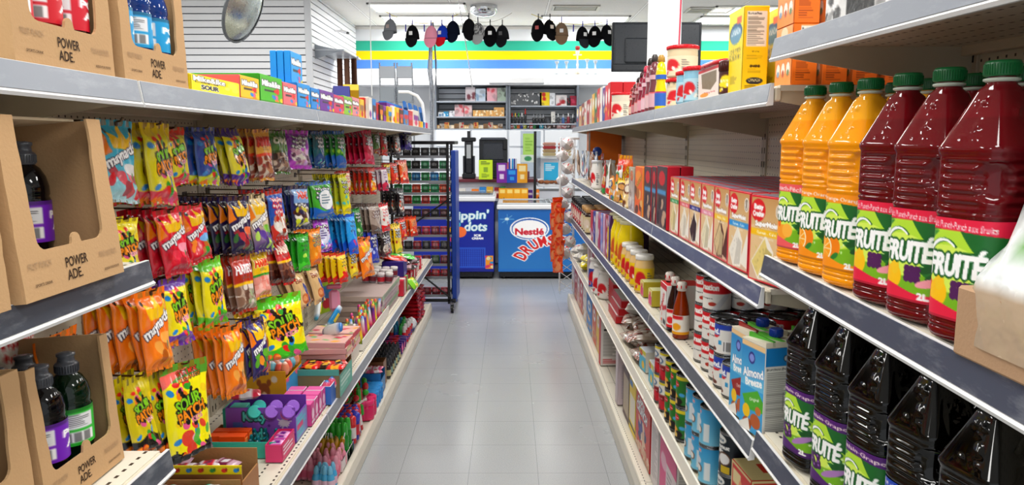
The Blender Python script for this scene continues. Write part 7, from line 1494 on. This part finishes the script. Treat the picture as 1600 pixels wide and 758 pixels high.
put('glass_riser_shelf', MB().box((0, 0, .14), (.5, .02, .28), '#e8ecf0', 'painted_metal', .002).box((0, -.08, .262), (.5, .2, .012), '#eef0f2', 'painted_metal'), (bp(870, 240, 9.25).x, 9.28, .995), 0, 'white raised shelf under the stacked food trays', 'shelf')
for k in range(5): put('pastry', MB().ball((0, 0, .025), .045, '#a8704a', 'carton', 10, sz=.55), (bp(846 + k * 8, 275, 8.85).x, 8.85 - (k % 2) * .06, CZ - .045), 0, 'brown pastry on the white counter, %s from the post' % ORD[k + 1], 'food', 'pastries on the counter')
# ---- wall shelving behind the counter
BY = BACKY - .46
def bx_(a, b_, y=BY): return bp(a, 150, y).x, bp(b_, 150, y).x
def bz(py, y=BY): return bp(797, py, y).z
t = thing('wall_cabinet', 'white lower cabinets with flat doors behind the counter', 'cabinet', (0, BY, 0)); a, c = bx_(678, 905); zt_ = bz(202)
b = MB(); b.box(((a + c) / 2, .22, zt_ / 2), (c - a, .42, zt_), '#e4e8ee', 'painted_metal', .004); put('body', b, parent=t)
for k, (p0, p1) in enumerate(((680, 735), (736, 793), (795, 850), (851, 904))):
    x0, x1 = bx_(p0, p1)
    for z0, z1 in ((bz(229), zt_ - .01), (.1, bz(231))): b = MB(); b.box(((x0 + x1) / 2, -.004, (z0 + z1) / 2), (x1 - x0 - .012, .02, z1 - z0 - .01), '#f0f3f7', 'painted_metal', .003); put('door', b, parent=t)
t = thing('wall_soffit', 'white box ledge above the wall shelves', 'ledge', (0, BY, 0)); a, c = bx_(560, 1000); z0, z1 = bz(133), bz(117)
put('front_panel', MB().box(((a + c) / 2, .22, (z0 + z1) / 2), (c - a, .46, z1 - z0), '#f1f3f6', 'painted_metal', .004), parent=t); a, c = bx_(764, 850); put('light_cover', MB().box(((a + c) / 2, -.05, (z0 + z1) / 2 - .01), (c - a, .08, .08), '#f8f9fa', 'painted_metal', .006), parent=t)
def shelfunit(p0, p1, shelves, label):
    a, c = bx_(p0, p1); t = thing('wall_shelves', label, 'shelves', ((a + c) / 2, BY, 0)); w = c - a; z0, z1 = zt_, bz(134)
    b = slat(-w / 2, w / 2, 'y', 0, 0, z1 - z0, '#e4e8ee', .016); b.v = [v + [0, .40, z0] for v in b.v]; put('slatted_back', b, parent=t)
    for s in (-1, 1): put('side_panel', MB().box((s * w / 2, .2, (z0 + z1) / 2), (.03, .42, z1 - z0), '#7f868f', 'painted_metal', .003), parent=t)
    for py in shelves: put('shelf', MB().box((0, .18, bz(py) - .01), (w - .03, .36, .02), '#a3a9b2', 'painted_metal', .003), parent=t)
    return t
shelfunit(680, 792, (158, 182, 201.5), 'grey slatted wall shelves holding clear bags and small boxes'); shelfunit(796, 903, (165, 193, 201.5), 'grey slatted wall shelves holding lighters and dark bottles')
def brow(py, items, desc, depth=.08):
    z = bz(py) + .002
    for k, (px, w, h, c, c2, nm, m_) in enumerate(items):
        cvx = Cv(12, max(.3, h / w), c); cvx.blobs(5, [c2, C(c) * .7 + .1], .16, (.1, .1, .9, .9), k); x = bp(px, py, BY + .06).x
        if m_ == 'bottle': b = MB(); b.lathe([(w * .4, 0), (w * .45, .005), (w * .45, h * .6), (w * .2, h * .75), (w * .2, h)], 12, [c, c, c, c2, c2], 'gloss')
        else: b = carton(w, depth, h, cvx, C(c) * .8, m='foil' if m_ == 'foil' else 'carton')
        put(nm, b, (x, BY + .06, z), -PI / 2 if m_ != 'bottle' else 0, '%s, %s from the %s end' % (desc, (ORD + ['17th', '18th', '19th', '20th', '21st', '22nd'])[k + 1], 'wire rack' ), {'bottle': 'bottle'}.get(m_, 'packet'), desc)
brow(158, [(735, .14, .2, '#c8c0c4', '#6a2a3a', 'toy_bag', 'foil'), (751, .14, .18, '#c0ccd8', '#8aa0b8', 'toy_bag', 'foil'), (769, .15, .19, '#e0b0b8', '#c8485a', 'toy_bag', 'foil'), (784, .14, .19, '#a8b8a8', '#3a4a3a', 'toy_bag', 'foil')], 'clear bag of trinkets on the high left wall shelf')
brow(182, [(689, .08, .06, '#d8dce0', '#6a8aa8', 'small_box', ''), (697, .07, .07, '#3a9ac8', '#e8f0f4', 'small_box', ''), (706, .08, .08, '#e4e4e8', '#9a9aa0', 'small_box', ''), (718, .14, .17, '#d8b8bc', '#c8606a', 'toy_bag', 'foil'), (731, .12, .16, '#e0c8c8', '#d87a80', 'toy_bag', 'foil')] + [(743 + i * 8.2, .075, .09 + (i > 3) * .04, '#e0b070', '#f4e4c4', 'tan_box', '') for i in range(6)], 'small bag or box on the middle left wall shelf')
brow(201, [(683 + i * 7.6, .07, .05 + .04 * ((i * 7) % 3) / 2, ['#d8a870', '#b8b0a8', '#c89a5a', '#e8ddd0', '#8a6a4a', '#c8b8a8'][i % 6], ['#f0e0c0', '#7a5a3a', '#a82a2a'][i % 3], 'small_box', '') for i in range(14)], 'small box on the lowest left wall shelf')
brow(165, [(801 + i * 6., .06, .12 + .05 * (i % 3) / 2 + .04 * (i > 2), '#55585c', '#e0e0e0', 'metal_trinket', 'foil') for i in range(8)] + [(851, .14, .19, '#e8d02a', '#c8302a', 'yellow_pack', ''), (863, .08, .18, '#e8eaee', '#c0c4c8', 'white_box', ''), (877, .16, .15, '#e4dede', '#a82a34', 'arched_pack', ''), (889, .05, .11, '#2a2428', '#8a2a3a', 'dark_pack', ''), (896, .10, .14, '#a82446', '#c8486a', 'crimson_box', '')], 'pack on the high right wall shelf')
brow(193, [(800 + i * 5.2, .04, .15 + .06 * (3 < i < 6), '#1f2024', ['#d8382c', '#e8c02a', '#3a9a3a', '#f4f4f4'][i % 4], 'torch_lighter', 'bottle') for i in range(5)] + [(834 + i * 5, .05, .13, '#26272b', '#8a8d92', 'dark_bottle', 'bottle') for i in range(4)] + [(856, .10, .1, '#2a2b2f', '#55585e', 'dark_case', ''), (864, .06, .17, '#e8e6e0', '#b8b8b8', 'white_box', ''), (872, .05, .14, '#3a3c42', '#c8ccd0', 'spray_can', 'bottle'), (880, .05, .13, '#4a6a9a', '#c8ccd0', 'spray_can', 'bottle'), (888, .05, .15, '#8a3040', '#e8e8e8', 'spray_can', 'bottle'), (895, .05, .13, '#3a3c42', '#d8d8d8', 'spray_can', 'bottle')], 'dark bottle or tool on the middle right wall shelf')
brow(201, [(800 + i * 5., .045, .08, ['#c8302a', '#2a8a4a', '#e8802a', '#2a3a9a', '#d8d83a', '#1f1f24'][i % 6], '#e8e8e8', 'lighter_pack', '') for i in range(8)] + [(846 + i * 6, .06, .06, ['#2fb0c8', '#3a3a40', '#8a6a5a'][i % 3], '#e8e8e8', 'flat_pack', '') for i in range(3)] + [(866 + i * 7.5, .07, .09, ['#3a2a2a', '#c8a0a0', '#a83a44'][i % 3], '#e8d8d8', 'tin_pack', '') for i in range(5)], 'small bright pack on the lowest right wall shelf')
# ---- glass pipes on the ledge
for k, (px, h) in enumerate(((870, .19), (885, .19), (902, .34), (917, .22), (930, .2))):
    p = bp(px, 117, BY + .04); b = MB(); b.lathe([(.04, 0), (.045, .01), (.03, .03 + h * .1), (.012, h * .3), (.02, h * .42), (.012, h * .5), (.014, h * .8), (.03, h * .9), (.032, h)], 16, '#c4ccd0' if k != 2 else '#d0c8b8', 'gloss')
    if k == 2: b.lathe([(.02, h), (.035, h + .03), (.03, h + .06)], 12, '#7a2a2c'); b.cyl((-.06, 0, h * .82), (.06, 0, h * .82), .008, '#c8c0b0', 'metal')
    put('glass_pipe', b, (p.x, BY + .04, p.z), 0, ('glass pipe on the white ledge, %s from the caps' % ORD[k + 1]) if k != 2 else 'tall hookah with a red bowl on the white ledge', 'glassware')
# ---- television
p0, p1 = bp(957, 34, 7.6), bp(1095, 112, 7.6); w = p1.x - p0.x; h = p0.z - p1.z
t = thing('television', 'black television seen from behind, hung beside the white column', 'television', ((p0.x + p1.x) / 2, 7.6, p1.z))
b = MB(); b.box((0, .03, h / 2), (w, .03, h), '#23262b', 'plastic', .006); b.box((0, 0, h / 2 - .0), (w * .96, .04, h * .94), '#2a2e34', 'plastic', .015); b.box((-w * .05, -.03, h * .42), (w * .62, .03, h * .5), '#262a30', 'plastic', .012); b.box((0, -.012, .04), (w * .97, .05, .07), '#202328', 'plastic', .008); put('rear_cover', b, parent=t)
b = MB(); b.box((0, 0, h + (CEIL - p0.z) / 2), (.04, .02, CEIL - p0.z), '#1c1d20', 'painted_metal', .003); b.box((0, -.0, h * .75), (.10, .06, h * .5), '#1c1d20', 'painted_metal', .003); put('ceiling_bracket', b, parent=t)
b = MB(); b.prism([(-.12, -.03), (-.05, -.03), (-.02, .02), (-.04, .02)], .03, '#1c1d20', 'plastic', 'y'); put('foot', b, parent=t)
# ---- caps pegged on cords
def cap_me(c1, c2, patch=None, pat=None):
    k = ('cap', c1, c2, patch)
    if k in _SG: return _SG[k]
    b = MB(); H, W = 14, 28; th = np.linspace(0, 2 * PI, W, endpoint=False)[None, :]; ph = np.linspace(0, PI / 2, H)[:, None]
    P = np.stack(np.broadcast_arrays(.078 * np.cos(th) * np.cos(ph), .055 * np.sin(th) * np.cos(ph) , .10 * np.sin(ph) + 0 * th), -1); cc = np.empty(P.shape); cc[:] = C(c1)
    if pat: q = np.random.RandomState(2); cc[q.rand(H, W) > .5] = C(pat)
    b.grid(P, cc, 'fabric', True, wrap=True)
    b.lathe([(.079, -.006), (.080, .004)], 28, C(c1) * .8, 'fabric', cap=False, sy=.72); b.ball((0, 0, .10), .007, c1, 'fabric', 8)
    u = np.linspace(-1, 1, 18)[None, :]; v = np.linspace(0, 1, 8)[:, None]
    cr = MB(); Q = np.stack(np.broadcast_arrays(u * .072 * (1 - .25 * v ** 2), -.045 - .018 * (1 - u ** 2) + .004 * v - .0 * u, -.002 - v * .07 * (1 - .35 * u ** 2)), -1); cr.grid(Q, c2, 'fabric', True); cr.grid(Q + [0, .004, 0], C(c2) * .7, 'fabric', True)
    pt = None
    if patch: pt = MB(); pt.box((0, -.057, .035), (.04, .004, .028), patch, 'carton', .002)
    _SG[k] = (b.data('crown'), cr.data('brim'), pt.data('front_patch') if pt else None); return _SG[k]
CP = [(610, 66, '#8a8d92', '#7d8085', '#b8a8a4', None, 'grey cap on the cord'), (645, 76, '#16161a', '#1c1c20', '#f0f0f0', None, 'black cap with a white round badge'), (674, 77, '#f0a8bc', '#f0a0b4', None, None, 'pink cap'), (691, 76, '#2a4ab8', '#c82434', '#f0e8e8', None, 'blue cap with a red brim'), (708, 69, '#14182a', '#14182a', None, None, 'dark navy cap beside the blue and red one'),
      (733, 66, '#1a1a1d', '#161619', None, None, 'black cap beside the patterned one'), (747, 72, '#b8b8b8', '#a8a8a8', None, '#5a5a5c', 'black and white patterned cap'), (766, 76, '#0f0f12', '#0f0f12', '#e8e8e8', None, 'black cap with a white tag'), (785, 76, '#232427', '#1d1e21', '#5a5a5c', None, 'charcoal cap beside the black one with the tag'),
      (841, 67, '#121215', '#121215', '#b85a5a', None, 'black cap with a small red mark'), (859, 67, '#101013', '#101013', '#e8dcd0', None, 'black cap beside the tan one'), (877, 72, '#8a7562', '#86705c', '#e8e8e8', None, 'tan cap'), (910, 78, '#15161a', '#33363c', '#e8e8e8', None, 'black cap with a grey brim and white badge'), (929, 77, '#0f0f12', '#121216', '#f0f0f0', None, 'black cap with a white triangle badge'), (948, 75, '#141417', '#141417', '#e0e0e0', None, 'black cap nearest the television')]
CYp = 8.8
for k, (px, yb, c1, c2, pc_, pat, lab) in enumerate(CP):
    me = cap_me(c1, c2, pc_, pat); p = onY(px, yb, CYp); t = thing('baseball_cap', lab + ('' if 'cord' in lab else ', hanging from a cord'), 'cap', (p.x, CYp, p.z + .115), R.uniform(-.5, .5), 'caps on the cords', rx=R.uniform(-.12, .05))
    t.scale = (1.05, 1.05, 1.5)
    put('crown', me[0], parent=t); put('brim', me[1], parent=t)
    if me[2]: put('front_patch', me[2], parent=t)
    b = MB(); b.box((0, 0, .03), (.012, .012, .075), '#3a2f9a' if px < 720 or 860 < px else '#1c1c1f', 'plastic', .002); put('cord_clip', b, (p.x, CYp, p.z + .115 + .145), 0, 'small clip holding the %s' % lab.split(',')[0], 'clip')
for k, px in enumerate((634, 663, 896)):
    p = onY(px, 44, CYp); put('cord_clip', MB().box((0, 0, 0), (.014, .012, .08), '#3a2f9a', 'plastic', .002), (p.x, CYp, p.z), 0, 'empty purple clip on the cord, %s' % ('between the grey and black caps', 'between the black and pink caps', 'between the tan cap and the television caps')[k], 'clip')
def cord(pts, r, c, label, name='cord', m='plastic'):
    put(name, MB().tube(pts, r, c, m, 6), (0, 0, 0), 0, label, 'cord')
def sag(x0, y0, x1, y1, s, Y, n=14): return [tuple(onY(x0 + (x1 - x0) * i / n, y0 + (y1 - y0) * i / n + s * 4 * (i / n) * (1 - i / n), Y)) for i in range(n + 1)]
cord(sag(596, 14, 716, 22, 18, CYp), .004, '#e0d06a', 'yellow cord holding the grey to navy caps'); cord(sag(718, 22, 800, 20, 14, CYp), .003, '#d8d4c8', 'pale cord holding the middle caps'); cord(sag(830, 22, 962, 30, 12, CYp), .004, '#e0d06a', 'yellow cord holding the caps beside the television')
def tz(px, Y): return onY(px, 100, Y).x
cord([(tz(580, 8.2), 8.2, CEIL), (tz(580, 8.2), 8.2, 2.5), (tz(580, 8.2), 8.2, onY(580, 150, 8.2).z)], .006, '#f2f2f2', 'straight white hanging cord in front of the striped wall, near the corner')
cord([(tz(716, 8.9), 8.9, CEIL), (onY(728, 70, 9.2).x, 9.2, onY(728, 70, 9.2).z), (onY(738, 136, 9.6).x, 9.6, onY(738, 136, 9.6).z)], .006, '#eeeeee', 'slanting white hanging cord beside the black cap')
cord([(tz(1064, 4.6), 4.6, CEIL), (tz(1061, 4.6), 4.6, 2.3), (tz(1060, 4.6), 4.6, onY(1060, 70, 4.6).z)], .005, '#c8405a', 'red hanging string in front of the white column')
b = MB(); q = random.Random(6)
for k in range(7): x = q.uniform(-.04, .04); b.tube([(x * .3, 0, .55), (x, q.uniform(-.02, .02), .3), (x * 1.6, 0, q.uniform(-.1, .1)), (x + q.uniform(-.05, .05), 0, -.35)], .006, ['#d8dade', '#8a8f98', '#b8bcc4', '#5a5e66'][k % 4], 'plastic', 5)
p = onY(677, 110, 9.0); put('cable_bundle', b, (p.x, 9.0, p.z), 0, 'bundle of grey and white cables hanging by the pink cap', 'cables')
put('cable_pole', MB().cyl((0, 0, 0), (0, 0, 2.6), .02, '#a8acb4', 'metal', 12), (p.x - .04, 9.1, 0), 0, 'slim grey pole carrying the hanging cables', 'pole')
# dome mirror
b = MB(); b.lathe([(.17, .0), (.172, -.03), (.165, -.09), (.14, -.12), (.09, -.14), (.001, -.147)], 32, '#d8dadc', 'chrome'); p = onY(756, 14, 9.6); put('dome_mirror', b, (p.x, 9.6, CEIL + .0), 0, 'silver ceiling dome mirror between the light panels', 'mirror')
# round convex mirror
t = thing('convex_mirror', 'round convex mirror hanging above the left shelves', 'mirror', tuple(onY(381, 14, 4.6)), 0, rx=0); 
b = MB(); b.lathe([(.001, .05), (.06, .047), (.12, .034), (.17, .015), (.20, 0)], 40, '#c0c6c2', 'metal', cap=False); c_ = put('mirror_face', b, parent=t); b = MB(); b.lathe([(.20, -.01), (.212, -.008), (.212, .006), (.20, .008)], 40, '#6a6e72', 'plastic', cap=False); b.lathe([(.001, -.02), (.20, -.01)], 40, '#55595c', 'plastic', cap=False); d_ = put('rim', b, parent=t)
for o_ in (c_, d_): o_.rotation_euler = Vector((.923, -.12, -.39)).to_track_quat('Z', 'Y').to_euler()
p = onY(381, 14, 4.6); put('support_rod', MB().cyl((-.02, 0, .0), (-.02, 0, CEIL - p.z), .008, '#8a8d90', 'metal', 8), parent=t)
# ---- things on the slatted side wall
t = thing('slatwall_shelf', 'small grey shelf on the slatted side wall', 'shelf', (SLX + .012, 9.35, onX(520, 92, SLX).z)); put('shelf', MB().box((.17, 0, 0), (.34, 1.0, .02), '#b8bdc4', 'painted_metal', .003), parent=t); put('bracket', MB().prism([(0, .06), (0, -.1), (.3, -.01), (.3, .0)], .01, '#9aa0a8', 'painted_metal', 'y', -.49), parent=t)
b = MB()
for k in range(3): b.cyl((.1 + k * .09, 0, 0), (.1 + k * .09, 0, .34), .035, ['#6a4a3c', '#8a6a5a', '#4a3228'][k], 'fabric', 12)
b.cyl((.02, 0, .36), (.34, 0, .36), .012, '#b8bcc0', 'metal', 8); p = onX(548, 137, SLX + .2); put('hanging_garments', b, (SLX + .03, 9.6, p.z), 0, 'rolled brown garments hanging below the small grey shelf', 'garments')
b = MB(); b.box((.04, 0, 0), (.08, .03, .03), '#e8e8e8', 'plastic', .004); b.cyl((.08, 0, 0), (.17, -.05, -.03), .022, '#dcdcdc', 'plastic', 12); b.cyl((.17, -.05, -.03), (.19, -.06, -.036), .016, '#222', 'gloss', 12); put('security_camera', b, (SLX + .012, 9.9, onX(540, 60, SLX).z), 0, 'white security camera on the slatted side wall', 'camera')
# ---- two folding display stands
for k, px in enumerate((606, 633)):
    p = onY(px, 165, 8.3); x0 = p.x; t = thing('folding_chair', 'grey folding chair leaning up, %s the cables' % ('farther from', 'nearer')[k], 'chair', (x0, 8.3, p.z), 0, 'grey folding chairs'); zt0 = onY(px, 98, 8.3).z - p.z
    for s in (-1, 1):
        put('leg', MB().tube([(s * .09, .06, -.9), (s * .085, .02, zt0 * .5), (s * .08, 0, zt0)], .009, '#b0b4ba', 'metal', 8), parent=t)
    put('backrest', MB().box((0, 0, zt0 * .78), (.17, .02, .13), '#b8bcc2', 'painted_metal', .006), parent=t); put('seat', MB().box((0, -.02, zt0 * .25), (.16, .03, .17), '#9aa0a6', 'painted_metal', .006), parent=t)
put('display_plinth', MB().box((0, 0, 0), (.62, .3, 1.2), '#dfe2e6', 'painted_metal', .006), (onY(620, 165, 8.3).x, 8.42, .6), 0, 'pale plinth carrying the folded grey chairs', 'plinth')
# ---- hanging strips and lattice at the freezer end of the right shelves
t = thing('wire_side_rack', 'white wire lattice rack at the freezer end of the food aisle', 'rack', (.505, 6.5, .55)); b = MB(); 
for x in (-.06, .06): b.cyl((x, 0, -.45), (x, 0, .92), .004, '#e6e6e6', 'painted_metal', 6); b.cyl((x, .12, -.45), (x, .12, .92), .004, '#e6e6e6', 'painted_metal', 6)
for k in range(16):
    z = -.42 + k * .085; b.cyl((-.06, 0, z), (.06, 0, z + .085), .003, '#e6e6e6', 'painted_metal', 5); b.cyl((.06, 0, z), (-.06, 0, z + .085), .003, '#e6e6e6', 'painted_metal', 5); b.cyl((-.06, 0, z), (-.06, .12, z + .085), .003, '#e6e6e6', 'painted_metal', 5); b.cyl((-.06, .12, z), (-.06, 0, z + .085), .003, '#e6e6e6', 'painted_metal', 5)
put('lattice', b, parent=t); put('side_arm', MB().box((.04, -.0, .93), (.12, .02, .02), '#e8e8e8', 'painted_metal', .002), parent=t)
wm = lump('cup_pack', ['#ece6e4', '#e4dcda', '#f0ecec', '#c8505a'], .085, .085, .095, 21)
for k in range(10):
    p = onY(881 - (k % 2) * 3 + (k > 5) * 4, 232 + k * 19, 6.42); put('cup_pack', wm, (p.x, 6.40, p.z), .6, 'white and red wrapped cup on the hanging strip, %s from the top' % ORD[k + 1], 'packet', 'wrapped cups on a strip', rx=.4 * (-1) ** k, ry=.5)
cvo = Cv(20, 1.3, '#e8601c'); cvo.ell(.5, .6, .36, .4, '#f0a070'); cvo.rect(.1, .1, .9, .3, '#c83a1c'); om = bag_mesh('snack_bag', cvo, .12, .17, .03, False, 3)
for k in range(12):
    p = onY(874 - (k % 2) * 3, 318 + k * 8.3, 6.36); put('snack_bag', om, (p.x - .02 + (k % 3) * .01, 6.33 - .006 * (k % 3), p.z + .05), -PI / 2 + .5 * (-1) ** k, 'orange snack bag on the hanging strip, %s from the top' % ORD[k + 1], 'bag', 'orange snack bags on a strip', sc=.85, rx=.0)
put('clip_strip', MB().box((0, 0, 0), (.012, .003, .95), '#e8e8e8', 'plastic'), (onY(874, 370, 6.37).x, 6.37, onY(874, 340, 6.37).z + .05), 0, 'white plastic strip carrying the orange snack bags', 'strip')
# price boards seen above the right shelves at the far end
cvx = Cv(30, .7, '#d87a1c'); cvx.ell(.8, .3, .18, .2, '#3a2a20'); cvx.rect(.1, .6, .7, .68, '#7a3a10'); put('orange_carton', carton(.26, .26, .40, cvx, '#d8761a'), (.66, 6.28, RZ['B'] + .002), PI, 'orange and brown carton beyond the end of the food aisle', 'carton')
